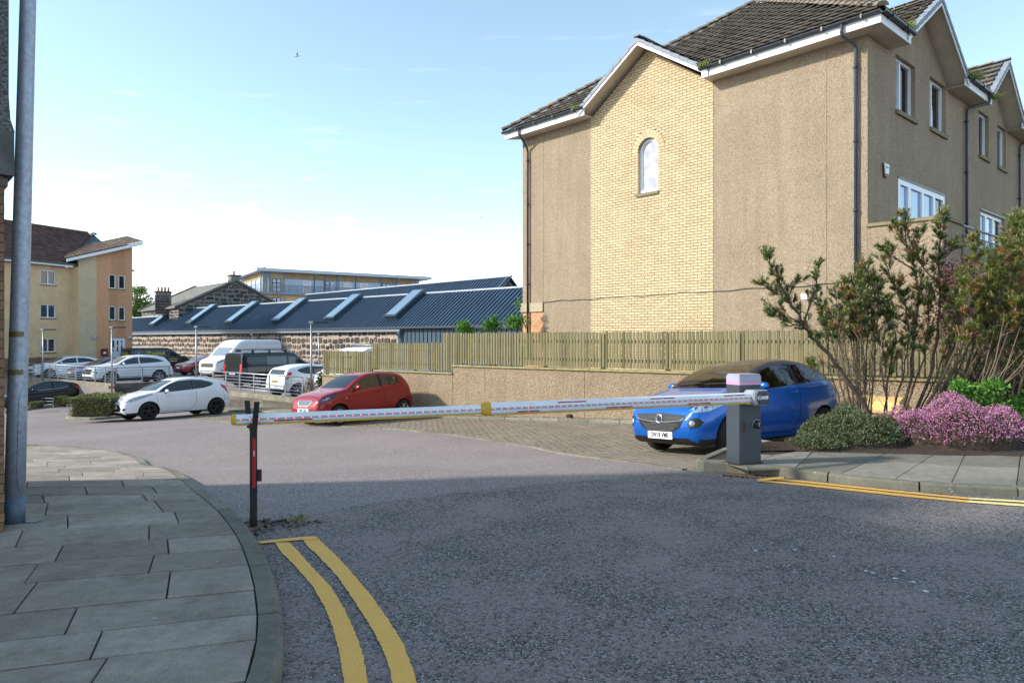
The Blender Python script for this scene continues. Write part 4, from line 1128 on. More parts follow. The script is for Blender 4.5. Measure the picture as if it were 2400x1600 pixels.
# =================================================================== stones of rubble walls
def rubble(fr_, a0, a1, z0, z1, rowh, w0, w1, name, m, root, topf=None, maxn=290, o1=.05, gap=.03):
    L = []; z = z0
    while z < z1:
        h = rowh*random.uniform(.62, 1.3); a = a0 - random.uniform(0, w0)
        while a < a1:
            w_ = random.uniform(w0, w1); g = gap*random.uniform(.6, 1.5)
            if random.random() < .12: w_ *= .5
            dy_ = random.uniform(-.13, .13)*h; A, B, Zb, Zt = a+g, a+w_-g, z+dy_+g*random.uniform(.5, 1.5), z+dy_+h*random.uniform(.82, 1.05)-g*random.uniform(.5, 1.6)
            c = .22*min(B-A, Zt-Zb)
            j = lambda: random.uniform(-.02, .02)*2
            q = [(A+c+j(), Zb), (B-c+j(), Zb+abs(j())), (B, Zb+c), (B+j(), Zt-c), (B-c, Zt), (A+c, Zt-abs(j())), (A+j(), Zt-c), (A, Zb+c)]
            if topf: q = clip_poly(q, topf)
            q = clip_poly(q, [(-1, 0, -a0), (1, 0, a1), (0, 1, z1)]) if q else q
            if len(q) >= 3 and B-A > .08: L.append(q)
            a += w_
        z += h
    L.sort(key=lambda q: (fr_.pt(q[0][0], 0, q[0][1]) - cam.location).length)
    big = MB()
    for i, q in enumerate(L):
        c = (sum(p[0] for p in q)/len(q), sum(p[1] for p in q)/len(q)); n = len(q)
        def geo(mb):
            vs = [fr_.pt(p[0], -.02, p[1]) for p in q] + [fr_.pt(c[0] + (p[0]-c[0])*.86, o1*random.uniform(.6, 1.1), c[1] + (p[1]-c[1])*.84) for p in q]
            mb.add(vs, [tuple(range(n, 2*n))] + [(k, (k+1) % n, n+(k+1) % n, n+k) for k in range(n)])
        if i < maxn:
            mb = MB(); geo(mb); fin(mb, name, m, root)
        else: geo(big)
    if big.f: fin(big, name + 's', m, root, kind='stuff')

# =================================================================== LONG METAL-ROOFED BUILDING
FM = Frame((-17.3, 56.6), (.755, -.655), (-.655, -.755))
hall = empty('long_hall', (-17.3, 56.6, -1.2), 'long low rubble stone hall with a blue-grey seamed metal roof and six skylights', 'building')
TC = FM.a_at(945)
mb = MB(); FM.box(mb, -40, TC, -5, 0, -1.6, 2.2); fin(mb, 'mortar_wall', mt['stone_mortar'], hall)
rubble(FM, -37, TC-.05, -1.1, 2.18, .44, .42, .80, 'stone', mt['stone'], hall, gap=.045)
mb = MB(); FM.box(mb, TC, 30, -5, 0.0, -1.6, 2.3); fin(mb, 'cladding_backing', mt['metal_clad'], hall)
k = 0
a = TC + .02
while a < 29:
    m2 = MB(); FM.box(m2, a, a+.40, .0, .05, -1.6, 2.3); FM.box(m2, a, a+.05, .05, .10, -1.6, 2.3); fin(m2, 'cladding_panel', mt['metal_clad'], hall); a += .412
mb = MB(); FM.box(mb, TC-.35, TC, .0, .14, -1.6, 2.16); fin(mb, 'corner_trim', mt['metal_clad'], hall)
mb = MB(); FM.box(mb, -40, TC, .02, .34, 2.16, 2.48); fin(mb, 'fascia', mt['grey_frame'], hall); 
mb = MB(); FM.box(mb, -40, 30, .34, .42, 2.36, 2.50); fin(mb, 'gutter', mt['pipe'], hall)
RW = 2.9
def rp_mesh(w_, L, name):
    mb = MB(); r = .075
    mb.add([(0, 0, 0), (w_-.10, 0, 0), (w_-.10, L, 0), (0, L, 0)], [(0, 1, 2, 3)])
    mb.add([(w_-.10, 0, 0), (w_-.10, L, 0), (w_-.08, L, r), (w_-.08, 0, r), (w_-.02, L, r), (w_-.02, 0, r), (w_, L, 0), (w_, 0, 0)], [(0, 1, 2, 3), (3, 2, 4, 5), (5, 4, 6, 7), (0, 3, 5, 7)])
    return mb.mesh(name, mt['metal_roof'])
def slope_mat(p, e, s):
    n = e.cross(s)
    if n.z < 0: n = -n; 
    return Matrix.Translation(p) @ Matrix((e, s, n)).transposed().to_4x4()
def panels(fr_, a0, a1, w_, ze, o0, wd, zr, root, name='roof_panel'):
    s = (-fr_.n*(wd+o0) + Vector((0, 0, zr-ze))); L = s.length; s.normalize(); me = rp_mesh(w_, L, name); a = a0
    while a < a1 - .01:
        o = link(name, me); o.matrix_world = slope_mat(fr_.pt(a, o0, ze), fr_.e, s); o.parent = root; o.matrix_parent_inverse = Matrix.Translation(-root.location); a += w_
    return s, L
TS = -25.5
ZE = 2.50
sv, SL = panels(FM, TS, 29.8, .36, ZE, .42, RW, 4.95, hall)
panels(FM, -40, TS, .36, ZE, .42, 2.1, 4.2, hall)
mb = MB()
mb.add([FM.pt(TS, -RW, 4.93), FM.pt(30, -RW, 4.93), FM.pt(30, -2*RW, 2.5), FM.pt(TS, -2*RW, 2.5)], [(0, 1, 2, 3)])
mb.add([FM.pt(TS, .42, ZE-.02), FM.pt(TS, -RW, 4.93), FM.pt(TS, -2*RW, 2.5)], [(0, 1, 2)])
mb.add([FM.pt(-40, -2.1, 4.18), FM.pt(TS, -2.1, 4.18), FM.pt(TS, -4.2, 2.5), FM.pt(-40, -4.2, 2.5)], [(0, 1, 2, 3)])
fin(mb, 'rear_slope', mt['metal_clad'], hall)
mb = MB(); FM.box(mb, TS-.1, 30, -RW-.12, -RW+.12, 4.94, 5.05); fin(mb, 'ridge_cap', mt['roof_trim'], hall)
mb = MB(); FM.box(mb, -40, TS-.1, -2.22, -1.98, 4.19, 4.29); fin(mb, 'ridge_cap', mt['roof_trim'], hall)
Rm = Matrix((FM.e, sv, FM.e.cross(sv) if FM.e.cross(sv).z > 0 else -FM.e.cross(sv))).transposed()
nS = Rm.col[2]
for ub in (352, 437, 531, 640, 763, 905):
    wd = .2; a = FM.a_at(ub, -.25)
    q = FM.pt(a, 0, 0) - FM.n*.25; q.z = ZE + (4.95-ZE)*(.25+.42)/(RW+.42)
    l0 = 0; L = SL*(1 - .67/(RW+.42)) + .12
    root = None
    def sk(x0, x1, y0, y1, z0, z1, lift=0):
        m2 = MB(); P = [q + FM.e*x + sv*y for x, y in ((x0, y0), (x1, y0), (x1, y1), (x0, y1))]
        m2.prism([p + nS*z0 for p in P], nS*(z1-z0)); return m2
    s_ = fin(sk(0, 1.25, 0, L, -.1, .30), 'skylight', mt['metal_clad'], hall)
    m2 = sk(-.05, 1.30, -.05, L+.02, .30, .35); sub(m2, 'frame', mt['gutter'], s_)
    m2 = sk(.12, 1.13, .15, L-.12, .35, .39); sub(m2, 'pane', mt['skylight'], s_)
# ---- second roof behind it
F2 = Frame((-.1, 54.1), (.71, -.704), (-.704, -.71))
hall2 = empty('rear_hall', (-.1, 54.1, -1), 'second metal-roofed hall behind the first, with a rubble stone gable', 'building')
panels(F2, -31.5, 0, .36, 2.9, 4.0, 0, 6.5, hall2)
mb = MB(); F2.box(mb, -31.5, -.5, -4, 3.6, -1, 2.85); fin(mb, 'wall', mt['metal_clad'], hall2)
mb = MB(); mb.add([F2.pt(-31.5, 0, 6.48), F2.pt(0, 0, 6.48), F2.pt(0, -4, 2.9), F2.pt(-31.5, -4, 2.9)], [(0, 1, 2, 3)]); mb.add([F2.pt(-31.5, 4, 2.88), F2.pt(-31.5, 0, 6.48), F2.pt(-31.5, -4, 2.9)], [(0, 1, 2)]); fin(mb, 'rear_slope', mt['metal_clad'], hall2)
mb = MB(); F2.box(mb, -31.6, .1, -.12, .12, 6.5, 6.6); fin(mb, 'ridge_cap', mt['roof_trim'], hall2)
FG2 = Frame((F2.pt(-.3, 0).x, F2.pt(-.3, 0).y), (.704, .71), (.71, -.704))
mb = MB(); mb.prism([FG2.pt(-3.9, 0, -1), FG2.pt(3.9, 0, -1), FG2.pt(3.9, 0, 2.8), FG2.pt(0, 0, 6.35), FG2.pt(-3.9, 0, 2.8)], -FG2.n*.4); fin(mb, 'gable_wall', mt['stone_mortar'], hall2)
rubble(FG2, -3.2, 3.2, 3.0, 6.3, .55, .6, 1.1, 'stone', mt['dark_stone'], hall2, [(-.91, 1, 6.2), (.91, 1, 6.2)])
for sg in (-1, 1):
    mb = MB(); mb.prism([FG2.pt(0, -.1, 6.42), FG2.pt(sg*4, -.1, 2.78), FG2.pt(sg*4, -.1, 3.0), FG2.pt(0, -.1, 6.62)], FG2.n*.3); fin(mb, 'verge_trim', mt['metal_clad'], hall2)

# =================================================================== STONE HOUSE WITH CHIMNEYS
Lp = (-35.4, 74.0)
FS = Frame(Lp, (.734, .679), (.679, -.734)); FT = Frame(Lp, (-.679, .734), (-.734, -.679))
sh_ = empty('stone_house', (Lp[0], Lp[1], 0), 'old dark granite gabled house with slate roof and two chimneys', 'house')
mb = MB(); FS.box(mb, 0, 12.1, -13.5, -.001, -1, 5.0); mb.prism([FS.pt(0, -.001, 5.0), FS.pt(12.1, -.001, 5.0), FS.pt(6.07, -.001, 8.0)], -FS.n*13.4); fin(mb, 'mortar_wall', mt['dark_mortar'], sh_)
rubble(FS, 0, 12.1, 3.2, 8.0, .42, .5, 1.0, 'stone', mt['dark_stone'], sh_, [(-.494, 1, 4.95), (.497, 1, 10.95)], gap=.05)
rubble(FT, 0, 13.4, 3.6, 4.95, .40, .4, .8, 'wall_stone', mt['stone'], sh_, gap=.05)
mb = MB()
for sg, ae in ((-1, -.35), (1, 12.45)):
    mb.prism([FS.pt(ae, .0, 4.95), FS.pt(6.07, .0, 8.12), FS.pt(6.07, -13.4, 8.12), FS.pt(ae, -13.4, 4.95)], (0, 0, .12))
fin(mb, 'roof', mt['slate'], sh_)
for o in (0.12, -13.1):
    for ae in (-.45, 12.5):
        mb = MB(); mb.prism([FS.pt(ae, o, 4.95), FS.pt(6.07, o, 8.22), FS.pt(6.07, o-.35, 8.22), FS.pt(ae, o-.35, 4.95)], (0, 0, .22)); fin(mb, 'skew_coping', mt['slate'], sh_)
def chimney(c, w_, d_, z0, z1, pots, rz, sh=sh_):
    mb = MB(); mb.box((c[0], c[1], (z0+z1)/2), (w_, d_, z1-z0), rz); o = fin(mb, 'chimney', mt['dark_mortar'], sh)
    R = Matrix.Rotation(rz, 3, 'Z'); rows = int((z1-z0-.2)/.3)
    for face, (L_, dd) in enumerate(((w_, d_), (d_, w_))):
        for r in range(rows):
            nb_ = 3
            for k in range(nb_):
                m2 = MB(); x = -L_/2 + L_*(k+.5)/nb_; 
                loc = Vector((x, -dd/2-.012, 0)) if face == 0 else Vector((-dd/2-.012, x, 0))
                sz = (L_/nb_-.05, .05, .25) if face == 0 else (.05, L_/nb_-.05, .25)
                p = R @ loc; m2.box((c[0]+p.x, c[1]+p.y, z0+.16+r*.3), sz, rz); sub(m2, 'stone', mt['dark_stone'], o)
    m2 = MB(); m2.box((c[0], c[1], z1+.06), (w_+.2, d_+.2, .14), rz); sub(m2, 'cap', mt['dark_stone'], o)
    for k in range(pots):
        p = R @ Vector(((k-(pots-1)/2)*.34, 0, 0)); m2 = MB(); m2.lathe([(.0, .13), (.15, .13), (.12, .3), (.12, .55), (.15, .6), (.10, .6), (.10, .3)], 10, c=(c[0]+p.x, c[1]+p.y, z1)); sub(m2, 'chimney_pot', mt['orange_brick'], o)
rzS = math.atan2(.679, .734)
ac = FS.pt(6.1, -.6); chimney((ac.x, ac.y), 1.0, .9, 7.4, 8.75, 1, rzS)
c2 = at(383, 700, 76.5); chimney((c2.x, c2.y), 1.45, .8, 4.4, 6.75, 4, rzS-.5)
p = FS.pt(5.2, -1.2); ae_ = empty('tv_aerial', (p.x, p.y, 8.2), 'thin television aerial standing beside the chimney of the stone house', 'aerial')
mb = MB(); mb.tube([(0, 0, 0), (0, 0, 1.9)], .03, 6); mb.build('mast', mt['galv'], ae_)
mb = MB(); mb.tube([(-.1, 0, 1.85), (1.4, -.2, 1.5)], .022, 5)
for k in range(6): mb.tube([(k*.25, -.25-k*.03, 1.80-k*.06), (k*.25, .2-k*.03, 1.80-k*.06)], .012, 4)
mb.build('boom', mt['galv'], ae_)

# =================================================================== MODERN APARTMENT BLOCK ON THE SKYLINE
Q0 = (-42.9, 120.0)
FR_ = Frame(Q0, (.84, .542), (.542, -.84)); FL_ = Frame(Q0, (-.542, .84), (-.84, -.542))
blockb = empty('modern_apartment_block', (Q0[0], Q0[1], 0), 'modern flats with timber band, pale blue panels and a long balcony under a flat roof', 'building')
mb = MB(); FR_.box(mb, 0, 29.5, -18, 0, 0, 9.6); fin(mb, 'lower_wall', mt['beige_render'], blockb)
mb = MB(); FR_.box(mb, 0, 29.5, -18, -.01, 9.61, 13.3); fin(mb, 'upper_wall', mt['grey_frame'], blockb)
mb = MB(); mb.prism([FR_.pt(-1.3, 1.5, 13.30), FR_.pt(31.5, 1.5, 13.30), FR_.pt(31.5, -19, 13.3), FR_.pt(-1.3, -19, 13.30)], (0, 0, .55)); fin(mb, 'roof', mt['roof_trim'], blockb)
pk = [0, 3.6, 4.3, 9.0, 13.2, 16.4, 19.8, 25.4, 27.6, 29.5]
def kx(x): return FR_.a_at(560 + x/5.345)
for x0, x1 in ((555, 935), (948, 1060), (1072, 1215), (1232, 1450), (1465, 1770), (1782, 1912), (1924, 1960), (1972, 2185)):
    a0, a1 = kx(x0), kx(x1)
    mb = MB(); FR_.box(mb, a0, a1, 0, .10, 12.25, 13.28); fin(mb, 'timber_panel', mt['wood_panel'], blockb)
    mb = MB(); FR_.box(mb, a0, a1, 0, .09, 9.9, 12.23); fin(mb, 'pale_panel', mt['pale_panel'], blockb)
mb = MB(); FR_.box(mb, kx(400), kx(553), 0, .08, 9.7, 13.28); fin(mb, 'grey_panel', mt['cast_stone'], blockb)
def mwin(fr_, a0, a1, z0, z1, fm, gm, cols=2, rows=3, root=blockb):
    mb = MB(); fr_.box(mb, a0, a1, .1, .16, z0, z1); o = fin(mb, 'window', mt[fm], root)
    for i in range(cols):
        for j in range(rows):
            g = MB(); dx = (a1-a0)/cols; dz = (z1-z0)/rows
            fr_.box(g, a0+i*dx+.09, a0+(i+1)*dx-.09, .161, .18, z0+j*dz+.08, z0+(j+1)*dz-.08); sub(g, 'pane', mt[gm], o)
mwin(FR_, kx(415), kx(522), 9.9, 12.2, 'black', 'glass_blue'); mwin(FR_, kx(415), kx(522), 6.3, 8.9, 'black', 'glass_blue')
mwin(FR_, kx(800), kx(898), 9.9, 12.0, 'white_pvc', 'glass_pale', 1, 3); mwin(FR_, kx(1072), kx(1128), 9.9, 12.2, 'black', 'glass_blue', 1, 3)
mwin(FR_, kx(1138), kx(1198), 9.9, 12.2, 'grey_frame', 'glass_blue', 1, 3); mwin(FR_, kx(1308), kx(1402), 9.9, 12.0, 'white_pvc', 'glass_pale', 1, 3)
mwin(FR_, kx(1515), kx(1612), 9.9, 12.0, 'white_pvc', 'glass_pale', 1, 3); mwin(FR_, kx(1782), kx(1893), 9.9, 12.2, 'black', 'glass_blue', 2, 3)
mwin(FR_, kx(2015), kx(2108), 9.9, 12.0, 'white_pvc', 'curtain', 1, 1)
for k in range(4):
    a = 1.2 + k*3.6; mwin(FL_, a, a+1.3, 10.1, 12.2, 'white_pvc', 'glass_blue', 2, 1)
    mb = MB(); FL_.box(mb, a+1.5, a+3.2, 0, .09, 9.9, 12.2); fin(mb, 'pale_panel', mt['pale_panel'], blockb)
    mb = MB(); FL_.box(mb, a-.4, a+3.2, 0, .10, 12.25, 13.28); fin(mb, 'timber_panel', mt['wood_panel'], blockb)
mb = MB(); FR_.box(mb, -1.2, 28, .0, 1.25, 9.45, 9.85); FL_.box(mb, 0, 14, 0, 1.25, 9.46, 9.84); fin(mb, 'balcony_floor', mt['grey_frame'], blockb)
for fr_, a0, a1 in ((FR_, -1.2, 28), (FL_, 0, 14)):
    mb = MB()
    for z in (11.05, 10.8, 10.55, 10.3, 10.05): mb.tube([fr_.pt(a0, 1.2, z), fr_.pt(a1, 1.2, z)], .05 if z > 11 else .025, 4)
    ro = fin(mb, 'balcony_rail', mt['grey_frame'], blockb); a = a0
    while a <= a1:
        b = MB(); b.tube([fr_.pt(a, 1.2, 9.85), fr_.pt(a, 1.2, 11.05)], .045, 4); sub(b, 'post', mt['grey_frame'], ro); a += 1.35
for x in (350, 548, 1068, 1225, 1775, 1918, 2185):
    a = kx(x); mb = MB(); mb.tube([FR_.pt(a, 1.1, 0), FR_.pt(a, 1.1, 13.3)], .09, 6); fin(mb, 'column', mt['grey_frame'], blockb)
for x in (940, 1458, 1965):
    a = kx(x); mb = MB(); mb.tube([FR_.pt(a, 1.45, 13.3), FR_.pt(a, 1.4, 12.9), FR_.pt(a, .25, 12.5), FR_.pt(a, .25, 0)], .07, 6); fin(mb, 'downpipe', mt['grey_frame'], blockb)

# =================================================================== LEFT APARTMENT BUILDING (beige and orange)
FM1 = Frame((-35.3, 53.0), (.395, .919), (.919, -.395)); FT1 = Frame((-33.9, 54.5), (.734, .679), (.679, -.734))
apt = empty('apartment_building', (-35.3, 53, -1), 'three-storey beige flats with an orange brick stair tower and brown tiled roof', 'building')
def mz(v, a, f=FM1): return f.z_at(v, a)
ops1 = []
for a0u, a1u, vt, vb in ((95, 131, 631, 667), (95, 131, 711, 745), (95, 131, 791, 825)):
    a0, a1 = FM1.a_at(a0u), FM1.a_at(a1u); ops1.append((a0, a1, FM1.z_at(vb, (a0+a1)/2), FM1.z_at(vt+2, (a0+a1)/2)))
facade(FM1, -16, 1.7, -2, 7.25, ops1, .1, 3, 'rendered_wall', mt['beige_render'], apt)
for i, o in enumerate(ops1): window(FM1, *o, .1, apt, ((0, .5, 'curtain' if i == 0 else 'glass_sky'), (.5, 1, 'curtain' if i != 1 else 'glass_sky')), fw=.07)
mb = MB(); q0, q1 = FM1.pt(1.7, 0), FT1.pt(0, 0)
mb.prism([q0 + Vector((0, 0, -2)), q1 + Vector((0, 0, -2)), q1 + FT1.n*-3 + Vector((0, 0, -2)), q0 - FM1.n*3 + Vector((0, 0, -2))], (0, 0, 9.3)); fin(mb, 'return_wall', mt['beige_render'], apt)
TA = FT1.a_at(226); TE = FT1.a_at(310)
zl, zr_ = 7.85, 9.25
def ttop(a): return zl + (zr_-zl)*a/TE
ttop.br = []
opt = []
for u0, u1, vt, vb in ((255, 271.5, 643, 676), (277.5, 293.5, 645, 677.5), (255, 271.5, 717, 750), (277.5, 293.5, 719, 751)):
    a0, a1 = FT1.a_at(u0), FT1.a_at(u1); am = (a0+a1)/2; opt.append((a0, a1, FT1.z_at(vb, am), FT1.z_at(vt, am)))
da0, da1 = FT1.a_at(261), FT1.a_at(294); dz0, dz1 = FT1.z_at(838, (da0+da1)/2), FT1.z_at(792, (da0+da1)/2)
facade(FT1, 0, TA, -2, ttop, [], .1, 4, 'rendered_wall', mt['grey_beige_render'], apt)
facade(FT1, TA, TE, -2, ttop, opt + [(da0, da1, dz0, dz1)], .1, 4, 'brick_wall', mt['orange_brick'], apt)
for o in opt: window(FT1, *o, .1, apt, ((0, 1, 'curtain' if o[2] > 5 else 'glass_sky'),), fw=.07)
mb = MB(); FT1.box(mb, da0, da1, -.12, -.06, dz0, dz1); dr_ = fin(mb, 'door', mt['door_white'], apt)
for k in range(3):
    g = MB(); w_ = (da1-da0); FT1.box(g, da0+w_*(.10+.29*k), da0+w_*(.22+.29*k), -.055, -.045, dz0+.5, dz1-.2); sub(g, 'pane', mt['glass_sky'], dr_)
for u in (222, 304):
    a = FT1.a_at(u); mb = MB(); mb.box(FT1.pt(a, .15, FT1.z_at(790, a)), (.3, .25, .2)); fin(mb, 'wall_light', mt['roof_trim'], apt)
# brown brick plinth / ramp wall
mb = MB(); FM1.box(mb, -16, 1.5, .02, .35, -1.5, FM1.z_at(839, -2)); fin(mb, 'plinth', mt['brown_brick'], apt)
mb = MB(); FT1.box(mb, .3, 2.8, .7, .9, -1.5, FT1.z_at(838, 1.5)); fin(mb, 'plinth', mt['brown_brick'], apt)
# tower roof
bk = 4.2
P = [FT1.pt(-.9, .5, zl-.1), FT1.pt(TE+.65, .5, zr_+.30), FT1.pt(TE+.65, -bk, zr_+.42), FT1.pt(-.9, -bk, zl+.80)]
mb = MB(); mb.prism(P, (0, 0, .1)); fin(mb, 'roof_deck', mt['gutter'], apt)
mb = MB(); mb.prism([P[0] + Vector((0, 0, -.18)), P[1] + Vector((0, 0, -.18)), P[1] + Vector((0, 0, .06)), P[0] + Vector((0, 0, .06))], FT1.n*.06); fin(mb, 'fascia', mt['fascia'], apt)
e_, s_ = (P[1]-P[0]), (P[3]-P[0])
tile_all([(P[0] + Vector((0, 0, .12)), e_, s_, [(0, 0), (e_.length, 0), (e_.length, s_.length), (0, s_.length)], 0)], apt, mt['tan_tile'], 'tower_tile', maxn=120)
# main roof
RK, RZ, RE = 4.6, 10.85, 7.45
mb = MB(); P2 = [FM1.pt(-16, .5, RE), FM1.pt(7, .5, RE), FM1.pt(7, -RK, RZ), FM1.pt(-16, -RK, RZ)]
mb.prism(P2, (0, 0, -.1)); mb.add([FM1.pt(-16, -RK, RZ), FM1.pt(7, -RK, RZ), FM1.pt(7, -2*RK, RE), FM1.pt(-16, -2*RK, RE)], [(0, 1, 2, 3)]); fin(mb, 'roof_deck', mt['gutter'], apt)
e_, s_ = P2[1]-P2[0], P2[3]-P2[0]
tile_all([(P2[0] + Vector((0, 0, .02)), e_, s_, [(0, 0), (e_.length-6.0, 0), (e_.length, s_.length), (0, s_.length)], 0)], apt, mt['red_tile'], 'roof_tile', maxn=290, lift=.06, roll=.05)
mb = MB(); FM1.box(mb, -16, 1.6, .5, .56, RE-.22, RE+.0); fin(mb, 'fascia', mt['fascia'], apt)
mb = MB(); FM1.box(mb, -16, 1.7, .561, .68, RE-.08, RE+.05); fin(mb, 'gutter', mt['gutter'], apt)
mb = MB(); FM1.box(mb, -16, 7.2, -RK-.15, -RK+.15, RZ-.02, RZ+.14); fin(mb, 'ridge', mt['red_tile'], apt)
# red post box / notice cabinet by the door
a = FT1.a_at(244); mb = MB(); FT1.box(mb, a-.22, a+.22, .0, .2, FT1.z_at(834, a), FT1.z_at(817, a)); b_ = fin(mb, 'red_box', mt['alarm_red'], apt)
m2 = MB(); FT1.box(m2, a-.1, a+.1, .201, .21, FT1.z_at(829, a), FT1.z_at(824, a)); sub(m2, 'notice', mt['plate_white'], b_)
# =================================================================== UPPER CAR PARK DECK, PARAPETS, RAILS
DZ = -.96
dk = [(-60, 52), (-31.6, 44.6), (-21.1, 37.0), (-19.3, 39.3), (-15.25, 34.0), (-8.45, 27.9), (-6.9, 26.2), (-1.9, 24.0), (45, 30), (60, 90), (-110, 120), (-110, 60)]
mb = MB(); mb.prism([(x, y, -3) for x, y in dk], (0, 0, 3 + DZ)); deck = mb.build('upper_deck', mt['tarmac'], recalc=True); tag(deck, kind='structure')
FD1 = Frame((-21.1, 37.0), (.793, -.610)); 
def frame2(p, q):
    f = Frame(p, (q[0]-p[0], q[1]-p[1])); return f, (Vector(q)-Vector(p)).length
def parapet(p, q, m, label, z1=-.74, th=.25):
    f, L = frame2(p, q); n = max(1, int(round(L/3.2))); r = empty('parapet_wall', (p[0], p[1], -2.6), label, 'wall')
    for k in range(n):
        mb = MB(); f.box(mb, L*k/n+.01, L*(k+1)/n-.01, -th, 0, -2.7, z1); fin(mb, 'concrete_panel', mt[m], r)
    return f, L
segs = [((-40, 51.0), (-21.1, 37.0), 'concrete', 'stained concrete parapet of the upper deck, left of its corner by the hedge'),
        ((-21.1, 37.0), (-19.3, 39.3), 'dark_concrete', 'concrete return wall of the upper deck, coloured dark for its shaded side, behind the white hatchback'),  # this face's shade is put into a darker concrete colour
        ((-15.25, 34.0), (-8.45, 27.9), 'concrete', 'stained concrete ramp wall between the white and the red hatchback')]
rlabels = ['galvanised railing on the upper deck edge in front of the white crossover car', 'short length of galvanised railing at the deck corner beside the lamp post', 'galvanised railing along the ramp in front of the black van']
for (p, q, m, lab), rl in zip(segs, rlabels):
    f, L = parapet(p, q, m, lab)
    rr = empty('railing', (p[0], p[1], -.74), rl, 'railing', 'railings round the upper car park deck')
    h = .84 if L > 4 else .84
    mb = MB(); mb.tube([f.pt(0, -.08, -.74+h), f.pt(L, -.08, -.74+h)], .03, 6); fin(mb, 'top_rail', mt['galv'], rr)
    for z in (.68, .54, .40, .27, .14):
        mb = MB(); mb.tube([f.pt(0, -.08, -.74+z), f.pt(L, -.08, -.74+z)], .014, 5); fin(mb, 'rail', mt['galv'], rr)
    n = max(1, int(round(L/1.25)))
    for k in range(n+1):
        mb = MB(); f.box(mb, L*k/n-.03, L*k/n+.03, -.10, -.06, -.80, -.74+h); fin(mb, 'post', mt['galv'], rr)
f, L = frame2((-19.3, 39.3), (-15.25, 34.0))
mb = MB(); f.box(mb, 0, L, -.25, 0, -2.7, -.95); r = empty('parapet_wall', (-19.3, 39.3, -2.6), 'low concrete upstand behind the roof of the white hatchback', 'wall'); fin(mb, 'concrete_panel', mt['dark_concrete'], r)
# rail further back on the deck
f, L = frame2((-44, 60), (-33, 50.0))
rr = empty('railing', (-44, 60, DZ), 'distant galvanised railing behind the parked cars near the beige flats', 'railing', 'railings round the upper car park deck')
mb = MB()
for z in (1.15, .9, .65, .4): mb.tube([f.pt(0, 0, DZ+z+.2), f.pt(L, 0, DZ+z+.1)], .03, 5)
fin(mb, 'rail', mt['galv'], rr)
f, L = frame2((-16, 47), (-3, 38))
rr = empty('railing', (-16, 47, DZ), 'distant galvanised railing at the foot of the stone hall, right of the vans', 'railing', 'railings round the upper car park deck')
mb = MB()
for z in (1.15, .95, .75, .5): mb.tube([f.pt(0, 0, DZ+z), f.pt(L, 0, DZ+z)], .03, 5)
fin(mb, 'rail', mt['galv'], rr)
for k in range(9):
    mb = MB(); mb.tube([f.pt(L*k/8, 0, DZ), f.pt(L*k/8, 0, DZ+1.15)], .035, 5); fin(mb, 'post', mt['galv'], rr)
# low rail of the footway below the deck, left
f, L = frame2((-29.5, 40.5), (-20.6, 34.6))
rr = empty('railing', (-29.5, 40.5, -2.1), 'low dark rail beside the planting below the deck wall, behind the black car', 'railing', 'railings round the upper car park deck')
mb = MB()
for z in (.5, .34, .18): mb.tube([f.pt(0, 0, gz(-29, 40)+z), f.pt(L, 0, gz(-20, 35)+z)], .02, 5)
for k in range(8): mb.tube([f.pt(L*k/7, 0, -2.5), f.pt(L*k/7, 0, gz(-24, 37)+.5)], .02, 5)
fin(mb, 'rail', mt['grey_frame'], rr)

# kerb strip in front of the ramp wall, and the hedge island
kr2 = smooth_pts(resample([G(470, 966), G(540, 962), G(600, 959.5), G(690, 957), (-7.0, 23.9)], .3), 2)
rk = empty('ramp_kerb', (0, 0, 0)); tag(rk, kind='structure'); kerb_run(rk, kr2, .3, .10, 4, 1)
isl = [G(u, v) for u, v in ((275, 980), (215, 985), (160, 983.5), (152, 979), (175, 973), (240, 966))]
isl = smooth_pts(resample([G(330, 975)] + isl, .2), 2)
hi = empty('hedge_island', (0, 0, 0)); tag(hi, kind='structure'); kerb_run(hi, isl, .15, .10, 5, -1, m='kerb')
mb = MB(); mb.prism([G(160, 981), G(280, 978), G(330, 972), G(320, 955), G(240, 962), G(180, 972)], (0, 0, .09)); fin(mb, 'soil_bed', mt['soil'], None).parent = hi
ik = smooth_pts(resample([G(30, 968), G(62, 962), G(110, 956), (G(185, 947)), G(240, 939)], .3), 2)
kk = empty('verge_kerb', (0, 0, 0)); tag(kk, kind='structure'); kerb_run(kk, ik, .3, .12, 4, 1)

# =================================================================== LAMP POSTS ON THE CAR PARK
def lamp(u, y, vtop, zb, label, side=1, r=.047, arm=.75, brackets=False):
    p = at(u, 800, y); zt = EYE - (vtop-HV)/FPX*y
    L_ = empty('street_lamp', (p.x, p.y, zb), label, 'street lamp', 'slim lamp posts of the car park'); H = zt - zb
    MB().tube([(0, 0, 0), (0, 0, H)], [r, r*.75], 8).build('pole', mt['galv'], L_)
    mb = MB(); mb.box((0, 0, H+.03), (.16, .16, .10)); mb.build('bracket', mt['galv'], L_)
    mb = MB(); mb.bevbox((side*arm*.55, 0, H+.02), (arm*.8, .22, .07), .03); mb.tube([(0, 0, H+.03), (side*arm*.3, 0, H+.03)], .03, 6); mb.build('lamp_head', mt['black'], L_)
    if brackets:
        for z in (.25, .95):
            MB().box((0, .08, z), (.3, .25, .16)).build('wall_bracket', mt['rust'], L_)
lamp(100.5, 41.5, 773, -.95, 'thin lamp post in front of the beige flats, leftmost of the car park')
lamp(262, 36.6, 768, -1.85, 'thin lamp post bolted with rusty brackets to the corner of the deck wall', brackets=True)
lamp(460, 35.0, 767, -.9, 'thin lamp post in front of the white high-roof van')
lamp(729.5, 27.6, 757, -1.05, 'thin lamp post at the left end of the timber fence')
